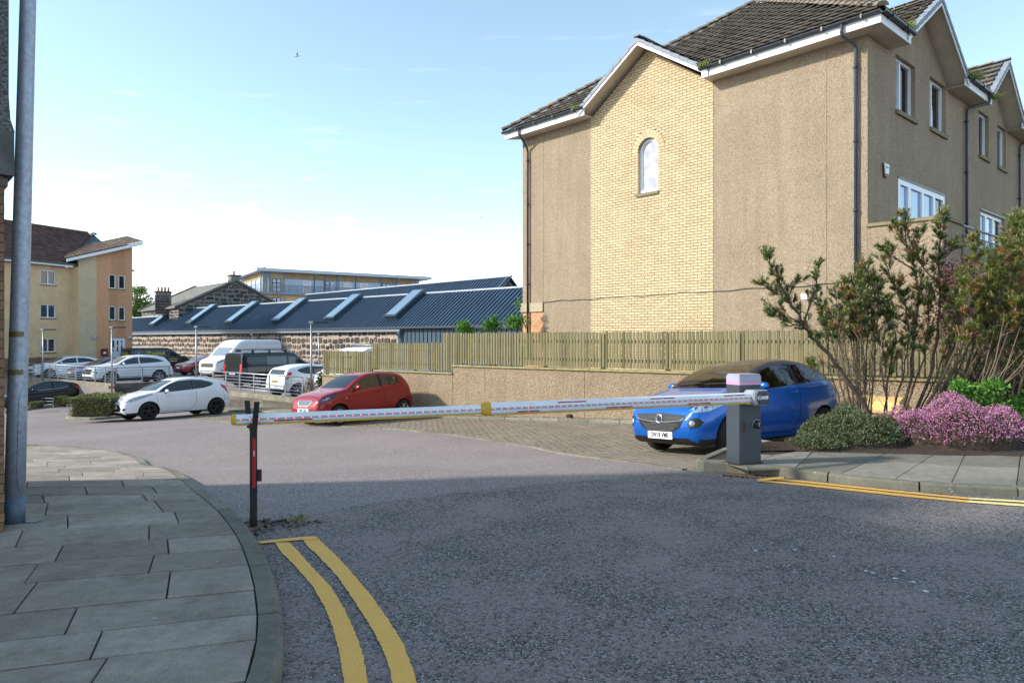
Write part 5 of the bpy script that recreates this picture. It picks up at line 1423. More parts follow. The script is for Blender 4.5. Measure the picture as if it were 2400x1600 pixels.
lamp(747, 47, 783, DZ, 'small lamp post against the stone hall just behind the one by the fence', 1, .045, .5)
lamp(933, 48, 781, DZ, 'small lamp post at the corner where stone meets blue-grey cladding', -1, .045, .5)
lamp(590, 58, 784, DZ, 'small distant lamp post against the stone hall above the white van', -1, .04, .5)

# =================================================================== NEAR LAMP POLE
pb_ = at(33, 1222, 5.72)
pole = empty('lamp_pole', (pb_.x, 5.72, .1), 'thick galvanised lamp pole with two strips of brown tape at the left edge', 'lamp pole')
def pr(z): return .0745 - .0042*z
lean = .115/4.3
def pc(z): return Vector((lean*z, 0, z))
zs = [0, .02, .5, 1, 2, 3, 4, 5, 6.5, 8]
mb = MB(); mb.tube([pc(z) for z in zs if z >= .22] if False else [pc(z) for z in (.215, 1, 2, 3, 4, 5, 6.5, 8)], [pr(z) for z in (.215, 1, 2, 3, 4, 5, 6.5, 8)], 32); mb.build('shaft', mt['galv_pole'], pole)
MB().tube([pc(0), pc(.215)], [.077, .0755], 32).build('painted_base', mt['pole_base'], pole)
for z in (1.545, 1.235):
    m2 = MB()
    vs = []; n = 17
    for zz in (z-.022, z+.022):
        for k in range(n):
            t = rad(-175 + 150*k/(n-1)) ; r_ = pr(zz)+.0012; c = pc(zz); vs.append((c.x + r_*math.cos(t), r_*math.sin(t), zz + .003*math.sin(k*1.7)))
    m2.add(vs, [(k, k+1, n+k+1, n+k) for k in range(n-1)], 0, True); m2.build('tape_strip', mt['tape'], pole)
for z in (1.33, 1.21 - .05):
    m2 = MB(); m2.tube([pc(z) + Vector(((pr(z)+.001)*math.cos(t), (pr(z)+.001)*math.sin(t), .006*math.sin(t*2))) for t in [rad(a) for a in range(-200, 30, 12)]], .0012, 4); m2.build('wire', mt['galv'], pole)
# outline of the service door
pts = []
for k in range(13): t = k/12; pts.append((rad(-34 - 14*(1-math.cos(t*math.pi/2)) ), .98 + .10*math.cos(t*math.pi/2) if False else 1.10 - .08*t*t))
dd = [(-22, 1.10), (-32, 1.09), (-40, 1.06), (-46, 1.0), (-48, .9), (-48, .45), (-46, .36), (-40, .30), (-32, .27), (-22, .265)]
m2 = MB(); m2.tube([pc(z) + Vector(((pr(z)+.0005)*math.cos(rad(a)), (pr(z)+.0005)*math.sin(rad(a)), 0)) for a, z in dd], .0016, 4, cap=False); m2.build('door_seam', mt['black'], pole)
mb = MB(); mb.box((.13, .02, .004), (.11, .07, .006), .1); mb.build('cover_plate', mt['black'], pole)

# =================================================================== BARRIER
BD = Vector((.915, .403, 0)).normalized(); BNrm = Vector((BD.y, -BD.x, 0))
cab = empty('barrier_cabinet', (2.83, 8.52, .1), 'slate grey parking barrier cabinet with pale lilac top and pink light band', 'barrier', rot=(0, 0, math.atan2(BD.y, BD.x)))
# local frame: x along boom to the right, -y towards the viewer
cw, cdp = .34, .235
def oct_prism(mb, cx, cy, w_, d_, ch, z0, z1):
    P = [(-w_/2+ch, -d_/2), (w_/2-ch, -d_/2), (w_/2, -d_/2+ch), (w_/2, d_/2-ch), (w_/2-ch, d_/2), (-w_/2+ch, d_/2), (-w_/2, d_/2-ch), (-w_/2, -d_/2+ch)]
    return mb.prism([(cx+x, cy+y, z0) for x, y in P], (0, 0, z1-z0))
oct_prism(MB(), 0, 0, cw, cdp, .008, 0, .955).build('housing', mt['cabinet'], cab, recalc=True)
oct_prism(MB(), 0, 0, cw+.004, cdp+.004, .01, .957, .992).build('light_band', mt['pink_strip'], cab, recalc=True)
mb = MB(); oct_prism(mb, 0, 0, cw+.006, cdp+.006, .01, .994, 1.065); 
mb.prism([(-cw/2+.012, -cdp/2+.012, 1.066), (cw/2-.012, -cdp/2+.012, 1.066), (cw/2-.012, cdp/2-.012, 1.066), (-cw/2+.012, cdp/2-.012, 1.066)], (0, 0, .02)); mb.build('lid', mt['cabinet_lid'], cab, recalc=True)
# photocell on the left part of the front, lock on the right part
mb = MB(); mb.bevbox((-cw/2+.035, -cdp/2-.02, .46), (.045, .05, .10), .008); mb.build('photocell', mt['black'], cab, recalc=True)
lk = MB(); lk.lathe([(0, -.035), (.045, -.035), (.055, -.02), (.058, 0)], 20, axis='Y', c=(cw/2-.07, -cdp/2, .475)); lko = lk.build('lock_cover', mt['black'], cab)
lk = MB(); lk.lathe([(.058, -.006), (.064, -.006), (.064, 0), (.058, 0)], 20, axis='Y', c=(cw/2-.075, -cdp/2, .475)); lk.build('ring', mt['galv'], lko)
lk = MB(); lk.box((cw/2-.07, -cdp/2-.037, .475), (.012, .006, .045)); lk.build('handle', mt['galv'], lko)
mb = MB(); mb.box((0, 0, .006), (.37, .265, .012)); mb.build('base_frame', mt['soil'], cab)

boom = empty('barrier_boom', (2.83, 8.52, .1), 'long white barrier boom with red light dots, red stickers, amber joint and end cap', 'barrier boom', rot=(0, 0, math.atan2(BD.y, BD.x)))
bz = .815; by_ = -cdp/2 - .10
hb = .20; hx0 = cw/2 - .165
def chbox(mb, x0, x1, y0, y1, z0, z1, c):
    P = [(x0+c, z0), (x1-c, z0), (x1, z0+c), (x1, z1-c), (x1-c, z1), (x0+c, z1), (x0, z1-c), (x0, z0+c)]
    Q = [(x0+c+.018, z0+.018), (x1-c-.018, z0+.018), (x1-.018, z0+c+.018), (x1-.018, z1-c-.018), (x1-c-.018, z1-.018), (x0+c+.018, z1-.018), (x0+.018, z1-c-.018), (x0+.018, z0+c+.018)]
    vs = [(x, y1, z) for x, z in P] + [(x, y0+.018, z) for x, z in P] + [(x, y0, z) for x, z in Q]
    mb.add(vs, [tuple(range(8)), tuple(range(23, 15, -1))] + [(k*8+i, k*8+(i+1) % 8, k*8+8+(i+1) % 8, k*8+8+i) for k in range(2) for i in range(8)])
    return mb
hd = chbox(MB(), hx0-.115, hx0+.135, by_-.075, -cdp/2+.0, bz-.088, bz+.088, .03).build('head_box', mt['beam_groove'], boom, recalc=True)
m2 = chbox(MB(), hx0-.068, hx0+.128, by_-.088, by_-.074, bz-.08, bz+.08, .028).build('cover', mt['cabinet'], hd, recalc=True)
text_obj('lettering', 'CAME', .057, mt['white_text'], basis((hx0+.010, by_-.0895, bz-.002), (1, 0, 0), (0, 0, 1)), hd, bold=.0014)
m2 = MB()
for a, b in (((.088, .018), (.088, -.018)), ((.072, .006), (.088, .012)), ((.104, .016), (.090, .004)), ((.098, -.012), (.090, -.004))):
    a3, b3 = Vector((hx0+a[0]-.004, by_-.0896, bz+a[1])), Vector((hx0+b[0]-.004, by_-.0896, bz+b[1])); m2.tube([a3, b3], .0032, 5)
m2.build('emblem', mt['white_text'], hd)
def boomsec(x0, x1, hh, wd, name):
    n = 20; vs = []
    for x in (x0, x1):
        for k in range(n):
            t = 2*math.pi*k/n; c, s_ = math.cos(t), math.sin(t)
            vs.append((x, by_ + wd*math.copysign(abs(c)**.8, c), bz + hh*math.copysign(abs(s_)**.7, s_)))
    mb = MB(); mb.add(vs, [(k, (k+1) % n, n+(k+1) % n, n+k) for k in range(n)], 0, True); mb.add(vs[:n], [tuple(range(n))]); mb.add(vs[n:], [tuple(range(n-1, -1, -1))])
    return mb.build(name, mt['beam_white'], boom)
XL = -(Vector((2.83, 8.52, 0)) - Vector((-2.43, 6.10, 0))).length
XJ = None
def bx_at(u):   # local x whose picture column is u
    lo, hi = XL-1, .3
    M_ = Matrix.Rotation(math.atan2(BD.y, BD.x), 3, 'Z')
    for _ in range(50):
        x = (lo+hi)/2; p = Vector((2.83, 8.52, 0)) + M_ @ Vector((x, by_, 0))
        if CU + FPX*p.x/p.y < u: lo = x
        else: hi = x
    return lo
xe, xj, xr = bx_at(543), bx_at(1136), hx0-.10
s1 = boomsec(xj, xr, .060, .040, 'boom_section'); s2 = boomsec(xe+.03, xj, .043, .032, 'boom_section')
mb = MB(); vs = []
for x, hh, wd in ((xj-.05, .046, .036), (xj-.04, .052, .04), (xj+.0, .068, .048), (xj+.05, .068, .048), (xj+.052, .06, .04)):
    for k in range(20):
        t = 2*math.pi*k/20; c, s_ = math.cos(t), math.sin(t); vs.append((x, by_ + wd*math.copysign(abs(c)**.8, c), bz + hh*math.copysign(abs(s_)**.7, s_)))
mb.add(vs, [(r*20+k, r*20+(k+1) % 20, r*20+20+(k+1) % 20, r*20+20+k) for r in range(4) for k in range(20)] + [tuple(range(20)), tuple(range(99, 79, -1))]); mb.build('joint_collar', mt['yellow_plastic'], boom)
mb = MB(); vs = []
for x, f_ in ((xe-.004, .7), (xe, .98), (xe+.028, 1.08), (xe+.034, 1.0)):
    for k in range(20):
        t = 2*math.pi*k/20; c, s_ = math.cos(t), math.sin(t); vs.append((x, by_ + .034*f_*math.copysign(abs(c)**.8, c), bz + .045*f_*math.copysign(abs(s_)**.7, s_)))
mb.add(vs, [(r*20+k, r*20+(k+1) % 20, r*20+20+(k+1) % 20, r*20+20+k) for r in range(3) for k in range(20)] + [tuple(range(20)), tuple(range(79, 59, -1))]); mb.build('end_cap', mt['yellow_plastic'], boom)
for x0, x1, hh, wd in ((xe+.035, xj-.05, .043, .032), (xj+.055, xr, .060, .040)):
    MB().box(((x0+x1)/2, by_-.003, bz-hh-.004), (x1-x0, wd*1.25, .012)).build('rubber_edge', mt['yellow_plastic'], boom)
    MB().box(((x0+x1)/2, by_-wd-.0005, bz-.002), (x1-x0, .004, hh*.36)).build('light_strip', mt['beam_groove'], boom)
led = MB(); led.lathe([(0, -.003), (.004, -.0025), (.0055, 0)], 8, axis='Y'); ledm = led.mesh('light_dot', mt['led'])
x = xe + .07; 
while x < xr - .02:
    wd = .032 if x < xj else .040
    if abs(x - xj) > .06: link('light_dot', ledm, boom, (x, by_-wd-.0025, bz-.002))
    x += .0735
for u0, u1, zf in ((642, 731, -.020), (1210, 1261, -.038), (1304, 1370, .038), (1417, 1478, -.038), (1520, 1576, .036), (1608, 1660, -.038), (1692, 1740, .036)):
    x0, x1 = bx_at(u0), bx_at(u1); wd = .032 if x1 < xj else .040
    off = .0302 if x1 < xj else .0355
    o = MB().box(((x0+x1)/2, by_-off-.001, bz+zf), (x1-x0, .004, .012)).build('red_sticker', mt['red_strip'], boom)
    text_obj('lettering', 'CAME', .010, mt['white_text'], basis(((x0+x1)/2, by_-off-.0034, bz+zf), (1, 0, 0), (0, 0, 1)), o)
for c in (-.07, .0, .06):
    pass
# fork post
fp = G(594, 1236)
fork = empty('boom_rest_post', (fp.x, fp.y, fp.z), 'dark steel forked post with a red strip, holding the free end of the boom', 'post', rot=(0, 0, math.atan2(BD.y, BD.x)))
zt_ = bz + .1 - .062 - fp.z
mb = MB(); mb.bevbox((0, 0, zt_/2), (.058, .06, zt_), .006); mb.build('post', mt['dark_metal'], fork, recalc=True)
# prongs stand in front of and behind the boom
bo = None
Minv = (Matrix.Translation(fork.location) @ Matrix.Rotation(math.atan2(BD.y, BD.x), 4, 'Z')).inverted()
bc = Minv @ (Matrix.Translation(boom.location) @ Matrix.Rotation(math.atan2(BD.y, BD.x), 4, 'Z') @ Vector((xe+.2, by_, bz)))
mb = MB(); mb.box((.0, bc.y, zt_), (.06, .20, .05)); mb.build('saddle', mt['dark_metal'], fork)
for y, x, t, hh in ((bc.y-.058, .012, .05, .235), (bc.y+.062, -.02, -.06, .235)):
    mb = MB(); mb.prism([(x-.022, y-.012, zt_-.02), (x+.022, y-.012, zt_-.02), (x+.022, y+.012, zt_-.02), (x-.022, y+.012, zt_-.02)], (t*.35, (-.02 if y < bc.y else .02), hh)); mb.build('prong', mt['dark_metal'], fork)
mb = MB(); mb.box((.004, -.0315, zt_*.5+.13), (.028, .003, .42)); st = mb.build('reflective_strip', mt['red_strip'], fork)
text_obj('lettering', 'CAME', .018, mt['white_text'], basis((.004, -.0335, zt_*.5+.21), (0, 0, 1), (-1, 0, 0)), fork)
mb = MB(); mb.bevbox((.048, -.01, zt_*.5+.02), (.034, .05, .10), .006); mb.build('sensor_box', mt['black'], fork, recalc=True)
MB().box((0, 0, .008), (.25, .25, .016), .15).build('base_plate', mt['rust'], fork)
for x in (-.09, .09):
    for y in (-.09, .09):
        b = MB(); b.lathe([(.0, .034), (.016, .034), (.016, .016), (.0, .016)], 6, c=(x, y, 0)); b.tube([(x, y, .016), (x, y, .055)], .006, 6); b.build('bolt', mt['dark_metal'], fork)
# broken asphalt round the plate, small lumps and dry grass
lm = MB()
for k in range(110):
    a = random.uniform(0, 6.28); r_ = random.uniform(.13, .34); x, y = fp.x + r_*math.cos(a)*1.2, fp.y + r_*math.sin(a)*.8
    if random.random() < .4: x = fp.x + random.uniform(.1, .55); y = fp.y + random.uniform(.0, .2)
    s_ = random.uniform(.006, .028); lm.box((x, y, gz(x, y)+.008+s_*.25), (s_*1.6, s_, s_*.7), random.uniform(0, 3))
tag(lm.build('broken_asphalt', mt['stone']), 'crumbled asphalt and dark lumps round the rusty base plate', 'rubble', kind='stuff')

# yellow grit bin behind the pine stems
mt['bin_lid'] = mat('pale_yellow_lid', (.78, .55, .22), .5, var=.1)
gb = at(2025, 960, 12.2); 
bn = empty('grit_bin', (gb.x+.15, gb.y, -.06), 'yellow grit bin with a sloping lid behind the pine stems', 'bin', rot=(0, 0, rad(-38)))
mb = MB(); vs = [(-.42, -.24, 0), (.42, -.24, 0), (.42, .24, 0), (-.42, .24, 0), (-.52, -.31, .42), (.52, -.31, .42), (.52, .31, .42), (-.52, .31, .42)]
mb.add(vs, [(0, 1, 5, 4), (1, 2, 6, 5), (2, 3, 7, 6), (3, 0, 4, 7), (0, 3, 2, 1)]); mb.build('bin_body', mt['salt_bin'], bn)
mb = MB(); vs = [(-.56, -.35, .42), (.56, -.35, .42), (.56, .35, .42), (-.56, .35, .42), (-.56, -.35, .47), (.56, -.35, .47), (.56, .35, .47), (-.56, .35, .47), (-.44, -.2, .60), (.44, -.2, .60), (.44, .26, .66), (-.44, .26, .66)]
mb.add(vs, [(0, 1, 5, 4), (1, 2, 6, 5), (2, 3, 7, 6), (3, 0, 4, 7), (4, 5, 9, 8), (5, 6, 10, 9), (6, 7, 11, 10), (7, 4, 8, 11), (8, 9, 10, 11), (0, 3, 2, 1)]); mb.build('lid', mt['bin_lid'], bn)
# gulls
def bird(loc, s, label, wings=False, rz=0):
    b = empty('gull', loc, label, 'gull', rot=(0, 0, rz)); mb = MB()
    mb.tube([(-.26*s, 0, .0), (-.16*s, 0, .03*s), (0, 0, .05*s), (.12*s, 0, .10*s), (.17*s, 0, .16*s), (.22*s, 0, .17*s), (.28*s, 0, .155*s)], [.01*s, .045*s, .075*s, .065*s, .04*s, .038*s, .006*s], 8); mb.build('body', mt['white_pvc'], b)
    w_ = MB()
    if wings:
        w_.add([(.08*s, 0, .1*s), (-.06*s, 0, .1*s), (-.1*s, .5*s, .22*s), (0, .3*s, .22*s), (-.1*s, -.5*s, .22*s), (0, -.3*s, .22*s)], [(0, 1, 2, 3), (0, 5, 4, 1)])
    else:
        for sg in (-1, 1): w_.tube([(.08*s, sg*.05*s, .07*s), (-.1*s, sg*.06*s, .06*s), (-.32*s, sg*.01*s, .03*s)], [.03*s, .04*s, .006*s], 6)
    w_.build('wing', mt['galv'], b)
    if not wings:
        l_ = MB(); l_.tube([(0, .02*s, 0), (0, .02*s, -.1*s)], .006*s, 4); l_.tube([(0, -.02*s, 0), (0, -.02*s, -.1*s)], .006*s, 4); l_.build('legs', mt['yellow_plastic'], b)
g1 = at(214, 544, 60.3); bird((g1.x, g1.y, g1.z-.25), 1.7, 'gull standing on the ridge of the brown tiled roof', rz=2.6)
g2 = at(696, 134, 90); bird(tuple(g2), 1.6, 'gull flying high in the blue left of the house roof', True, .5)
g3 = at(1128, 511, 110); bird(tuple(g3), 1.2, 'gull flying low beside the small cloud near the house', True, 1)
g4 = at(619, 623, 121); bird((g4.x, g4.y, 13.95), 2.2, 'gull standing on the roof corner of the modern flats', rz=1)
# =================================================================== PLANTS
def leafmat(name, a, b, c=None, rough=.6, tr=.15):
    N_ = Nodes(name); r = N_.n('ShaderNodeNewGeometry').outputs['Random Per Island']
    stops = [(0, a), (.6, b)] + ([(1, c)] if c else [(1, b)])
    col = N_.ramp(r, stops); N_.fin(col, rough, 0, None, .3)
    t = N_.n('ShaderNodeBsdfTranslucent'); N_.l(col, t.inputs[0]); m = N_.n('ShaderNodeMixShader'); m.inputs[0].default_value = tr
    N_.l(N_.b.outputs[0], m.inputs[1]); N_.l(t.outputs[0], m.inputs[2]); N_.l(m.outputs[0], N_.o.inputs[0]); return N_.m
mt['needle'] = leafmat('pine_needles', (.055, .115, .012), (.14, .19, .03), (.30, .29, .07))
mt['needle_dark'] = leafmat('dark_pine_needles', (.025, .075, .015), (.06, .13, .022), (.12, .18, .04))
mt['needle_brown'] = leafmat('browned_needles', (.18, .12, .035), (.30, .16, .05), (.42, .17, .06))
mt['bud'] = leafmat('pale_pine_buds', (.36, .30, .17), (.45, .36, .22))
mt['stem'] = mat('grey_brown_bark', (.115, .082, .058), .9, var=.4, vs=18, bump=.5, bs=60)
mt['stem_pale'] = mat('pale_bare_twigs', (.23, .18, .13), .9, var=.3, vs=20)
mt['heather'] = leafmat('heather_flowers', (.38, .12, .28), (.58, .24, .42), (.76, .46, .60))
mt['heather_leaf'] = leafmat('heather_foliage', (.04, .05, .02), (.10, .09, .035), (.16, .10, .05))
mt['juniper'] = leafmat('cotoneaster_leaves', (.045, .08, .032), (.11, .15, .07), (.22, .27, .14))
mt['green'] = leafmat('bright_green_leaves', (.05, .14, .02), (.11, .27, .04), (.20, .38, .08), tr=.3)
mt['tree_green'] = leafmat('tree_leaves', (.035, .09, .012), (.09, .17, .03), (.18, .27, .06), tr=.3)
mt['hedge'] = leafmat('variegated_hedge_leaves', (.06, .09, .02), (.17, .19, .06), (.40, .40, .18))
mt['redleaf'] = leafmat('purple_red_leaves', (.06, .012, .015), (.13, .03, .03), (.20, .07, .06))
mt['grass'] = leafmat('straw_grass', (.16, .16, .06), (.30, .27, .12), (.40, .35, .2))
mt['moss'] = leafmat('gutter_grass', (.10, .17, .02), (.22, .30, .05), (.40, .42, .12))
rn = random.Random(11)
def rv(s=1.0): return Vector((rn.gauss(0, s), rn.gauss(0, s), rn.gauss(0, s)))
def leaf(mb, p, d, n, L, w_):
    d = d.normalized(); s = d.cross(n); s = s.normalized() if s.length > 1e-4 else d.orthogonal().normalized()
    mb.add([p, p + d*L*.5 + s*w_/2, p + d*L, p + d*L*.5 - s*w_/2], [(0, 1, 2, 3)])
def needle(mb, p, d, L, w_):
    s = d.cross(rv()).normalized()*w_/2; mb.add([p - s, p + s, p + d*L], [(0, 1, 2)])
def tuft(mb, bud, base, tip, rr=.045, n=46, w_=.0075, buds=True):
    ax = tip - base; L = ax.length; ax = ax.normalized() if L > 1e-5 else Vector((0, 0, 1))
    for i in range(n):
        t = rn.random(); q = base + (tip-base)*t
        a = rv(); a = (a - ax*a.dot(ax)).normalized(); d = (a*rn.uniform(.7, 1.0) + ax*rn.uniform(.4, 1.1)).normalized()
        needle(mb, q, d, rr*rn.uniform(.8, 1.35), w_)
    if buds and rn.random() < .6:
        for k in range(rn.choice((1, 1, 2, 3))):
            d = (ax + Vector((0, 0, 1.0)) + rv(.25)).normalized(); bud.tube([tip, tip + d*rn.uniform(.03, .06)], [.005, .003], 4, cap=False)
def pine(name, loc, stems, label, seed, dens=1.0, green='needle_dark', brown=.25, twig_from=.45, spread=.33, trad=.05):
    rn.seed(seed)
    root = empty(name, loc, label, 'shrub'); wood = MB(); bare = MB(); N1 = MB(); N2 = MB(); N3 = MB(); bud = MB(); O = Vector(loc)
    for pts, r0 in stems:
        P = [Vector(p) - O for p in pts]
        Q = []
        for i in range(len(P)-1):
            for k in range(4): Q.append(P[i].lerp(P[i+1], k/4) + rv(.008))
        Q.append(P[-1]); m = len(Q)
        wood.tube(Q, [r0*(1-.78*i/(m-1)) for i in range(m)], 6)
        tot = sum((b-a).length for a, b in zip(P, P[1:]))
        ntw = int(tot*(1-twig_from)*20*dens)
        for j in range(ntw):
            t = twig_from + (1-twig_from)*rn.random()**.85; f = t*(m-1); i = int(f); i = min(i, m-2)
            b = Q[i].lerp(Q[i+1], f-i); ax = (Q[i+1]-Q[i]).normalized(); side = rv(); side = (side - ax*side.dot(ax)).normalized()
            L = spread*rn.uniform(.35, 1.0)*(1.15-.6*t)
            d = (ax*rn.uniform(.3, 1.0) + side*rn.uniform(.6, 1.1) + Vector((0, 0, .45))).normalized()
            mid = b + d*L*.55 + rv(.012); tip = mid + (d + Vector((0, 0, .7))).normalized()*L*.5
            bw = rn.random()
            (bare if bw < .18 else wood).tube([b, mid, tip], [.006, .0045, .003], 4, cap=False)
            if bw < .10: continue
            mb = N3 if (rn.random() < brown*(1.35-t)) else (N2 if rn.random() < .35 else N1)
            tuft(mb, bud, mid.lerp(tip, -.1), tip, trad, int(rn.uniform(34, 60)))
            for kk in range(rn.choice((1, 2, 3))):
                d2 = (d + rv(.55) + Vector((0, 0, .4))).normalized(); t2 = mid + d2*rn.uniform(.07, .15); wood.tube([mid, t2], [.004, .0025], 4, cap=False)
                tuft(mb, bud, mid.lerp(t2, .35), t2, trad*.9, int(rn.uniform(26, 44)))
        for j in range(int(tot*15)):
            f = rn.uniform(.12, .8)*(m-1); i = int(f); b = Q[i]; d = ((Q[i+1]-Q[i]).normalized()*.8 + rv(.6) + Vector((0, 0, .3))).normalized(); t1 = b + d*rn.uniform(.1, .3); t2 = t1 + (d + rv(.4)).normalized()*rn.uniform(.08, .25)
            (bare if rn.random() < .25 else wood).tube([b, t1, t2], [.0045, .003, .0018], 3, cap=False)
        e = Q[-1]; tuft(N1, bud, Q[-2], e + (Q[-1]-Q[-2])*.6, trad*1.15, 60)
    wood.build('branches', mt['stem'], root)
    if bare.f: tag(bare.build('bare_twigs', mt['stem_pale'], root), kind='stuff')
    N1.build('needles', mt[green], root)
    for mb, nm, m in ((N2, 'yellow_green_needles', 'needle'), (N3, 'brown_needles', 'needle_brown'), (bud, 'buds', 'bud')):
        if mb.f: mb.build(nm, mt[m], root)
    return root
def st(px, y0, y1, r=.02, wob=0):
    """stem polyline from picture columns/rows spread between two depths"""
    n = len(px); return ([tuple(at(u, v, y0 + (y1-y0)*i/(n-1))) for i, (u, v) in enumerate(px)], r)
def z7(L): return [(1750 + x/2.178, 480 + y/2.178) for x, y in L]
# big leaning stem on the left
A_ = [st(z7([(650, 1110), (560, 960), (480, 840), (400, 745), (340, 680), (290, 610), (235, 520), (185, 430), (140, 350), (105, 260)]), 10.7, 10.2, .036),
      st(z7([(290, 610), (320, 520), (350, 420), (372, 300)]), 10.4, 10.3, .014), st(z7([(290, 615), (230, 580), (160, 550), (90, 490)]), 10.4, 10.2, .012),
      st(z7([(235, 520), (190, 470), (130, 440), (80, 400)]), 10.3, 10.2, .010), st(z7([(185, 430), (240, 410), (300, 375)]), 10.25, 10.3, .010), st(z7([(300, 620), (220, 600), (120, 565)]), 10.4, 10.2, .009),
      st(z7([(480, 840), (400, 800), (340, 830), (310, 800)]), 10.5, 10.3, .008)]
la = at(2044, 980, 10.7)
pine('leaning_pine', (la.x, la.y, .15), A_, 'gaunt pine with one long stem leaning left towards the fence, above the blue car', 3, 1.1, brown=.12, twig_from=.28, spread=.22)
# cluster of upright stems behind it
B_ = []
for x0, xt, yt in ((500, 360, 470), (520, 400, 520), (540, 450, 430), (560, 480, 400), (575, 520, 390), (590, 550, 340), (600, 590, 300), (610, 620, 310), (620, 650, 340), (630, 680, 400), (545, 430, 560), (600, 520, 480), (615, 570, 420), (570, 610, 470)):
    y0 = 10.9 + rn.uniform(-.2, .4); xm = x0 + (xt-x0)*.45
    B_.append(st(z7([(x0, 1090), (xm+rn.uniform(-12, 12), 850), ((xm+xt)/2+rn.uniform(-10, 10), 650), (xt, yt)]), y0, y0+rn.uniform(-.3, .5), rn.uniform(.011, .018)))
lb = at(2010, 980, 11.0)
pine('dense_topped_pine', (lb.x, lb.y, .15), B_, 'pine thicket of upright stems with a dense dark green rounded top, centre of the bed', 5, 1.6, brown=.22, twig_from=.58, spread=.26)
# tall pair of leaders, centre right
C_ = [st(z7([(780, 1080), (840, 900), (850, 700), (880, 480), (850, 300), (815, 180), (797, 60)]), 11.6, 11.3, .026),
      st(z7([(860, 1060), (940, 880), (975, 650), (985, 450), (980, 300), (988, 180), (992, 50)]), 11.6, 11.5, .028),
      st(z7([(980, 400), (900, 330), (870, 230)]), 11.5, 11.4, .012), st(z7([(985, 300), (1040, 240), (1070, 200)]), 11.5, 11.4, .009), st(z7([(850, 330), (760, 270), (700, 215)]), 11.3, 11.2, .011), st(z7([(820, 220), (770, 150), (755, 100)]), 11.3, 11.3, .009), st(z7([(830, 260), (880, 190), (890, 130)]), 11.3, 11.3, .009),
      st(z7([(870, 600), (790, 480), (740, 370), (690, 270)]), 11.4, 11.2, .016), st(z7([(700, 1080), (720, 900), (760, 700), (740, 500)]), 11.3, 11.2, .016), st(z7([(740, 1070), (800, 850), (830, 640), (800, 460)]), 11.4, 11.4, .016),
      st(z7([(800, 1070), (900, 800), (930, 600), (920, 400)]), 11.7, 11.6, .018), st(z7([(720, 1080), (690, 850), (700, 640), (710, 520)]), 11.2, 11.0, .013), st(z7([(900, 1050), (1010, 860), (1050, 640), (1060, 470)]), 11.9, 11.9, .018)]
lc = at(2130, 980, 11.6)
pine('tall_pine', (lc.x, lc.y, .15), C_, 'tall thin pine with two pointed leaders rising past the house balcony', 8, 1.7, brown=.3, twig_from=.36, spread=.30)
# right-hand mass
D_ = []
for x0, xm, xt, yt in ((900, 1120, 1180, 180), (920, 1180, 1250, 250), (940, 1200, 1330, 150), (960, 1260, 1370, 60), (1000, 1300, 1400, 90), (900, 1100, 1120, 330), (930, 1150, 1160, 420), (1050, 1320, 1430, 200), (980, 1240, 1290, 330), (1010, 1290, 1370, 330), (880, 1060, 1090, 450), (1100, 1340, 1420, 380), (1000, 1200, 1230, 470), (1120, 1330, 1400, 500), (1150, 1360, 1450, 60), (1080, 1290, 1330, 260), (1060, 1240, 1350, 420), (1180, 1420, 1520, 120)):
    y0 = 11.0 + rn.uniform(-.1, .9)
    D_.append(st(z7([(x0, 1060), ((x0+xm)/2, 880+rn.uniform(-20, 20)), (xm, 620+rn.uniform(-40, 20)), ((xm+xt)/2, (yt+600)/2), (xt, yt)]), y0, y0 + rn.uniform(-.6, .3), rn.uniform(.014, .024)))
ld = at(2250, 980, 11.3)
pine('bushy_pine', (ld.x, ld.y, .15), D_, 'broad bushy pine with orange-brown inner needles at the right edge of the photo', 13, 1.5, green='needle', brown=.34, twig_from=.38, spread=.34, trad=.058)
E_ = []
for x0, xt, yt in ((1300, 1330, 500), (1340, 1420, 420), (1380, 1500, 480), (1420, 1560, 380), (1460, 1640, 300), (1500, 1700, 420), (1360, 1380, 640), (1280, 1300, 640)):
    y0 = 10.9 + rn.uniform(-.2, .6); E_.append(st(z7([(x0, 1000), ((x0+xt)/2, 780), (xt, yt)]), y0, y0, .018))
le = at(2390, 960, 11.0)
pine('spreading_pine', (le.x, le.y, .15), E_, 'lower spreading pine at the right border behind the heather', 17, 1.1, green='needle_dark', brown=.3, twig_from=.15, spread=.34)
# arching pale bare branches low on the right
bw = MB()
for k in range(9):
    x0 = rn.uniform(1150, 1300); y0 = rn.uniform(900, 1000); x1 = x0 + rn.uniform(60, 260); y1 = y0 - rn.uniform(150, 420); yy = 10.5 + rn.uniform(0, .4)
    bw.tube(st(z7([(x0, y0), (x0+(x1-x0)*.5, y0-(y0-y1)*.35), (x1, y1)]), yy, yy)[0], [.010, .007, .003], 5)
bb = empty('bare_branches', (le.x-.8, le.y-.4, .15), 'pale bare arching branches low down behind the bright green leaves', 'branches')
place_rel(bw.build('twigs', mt['stem_pale']), bb)
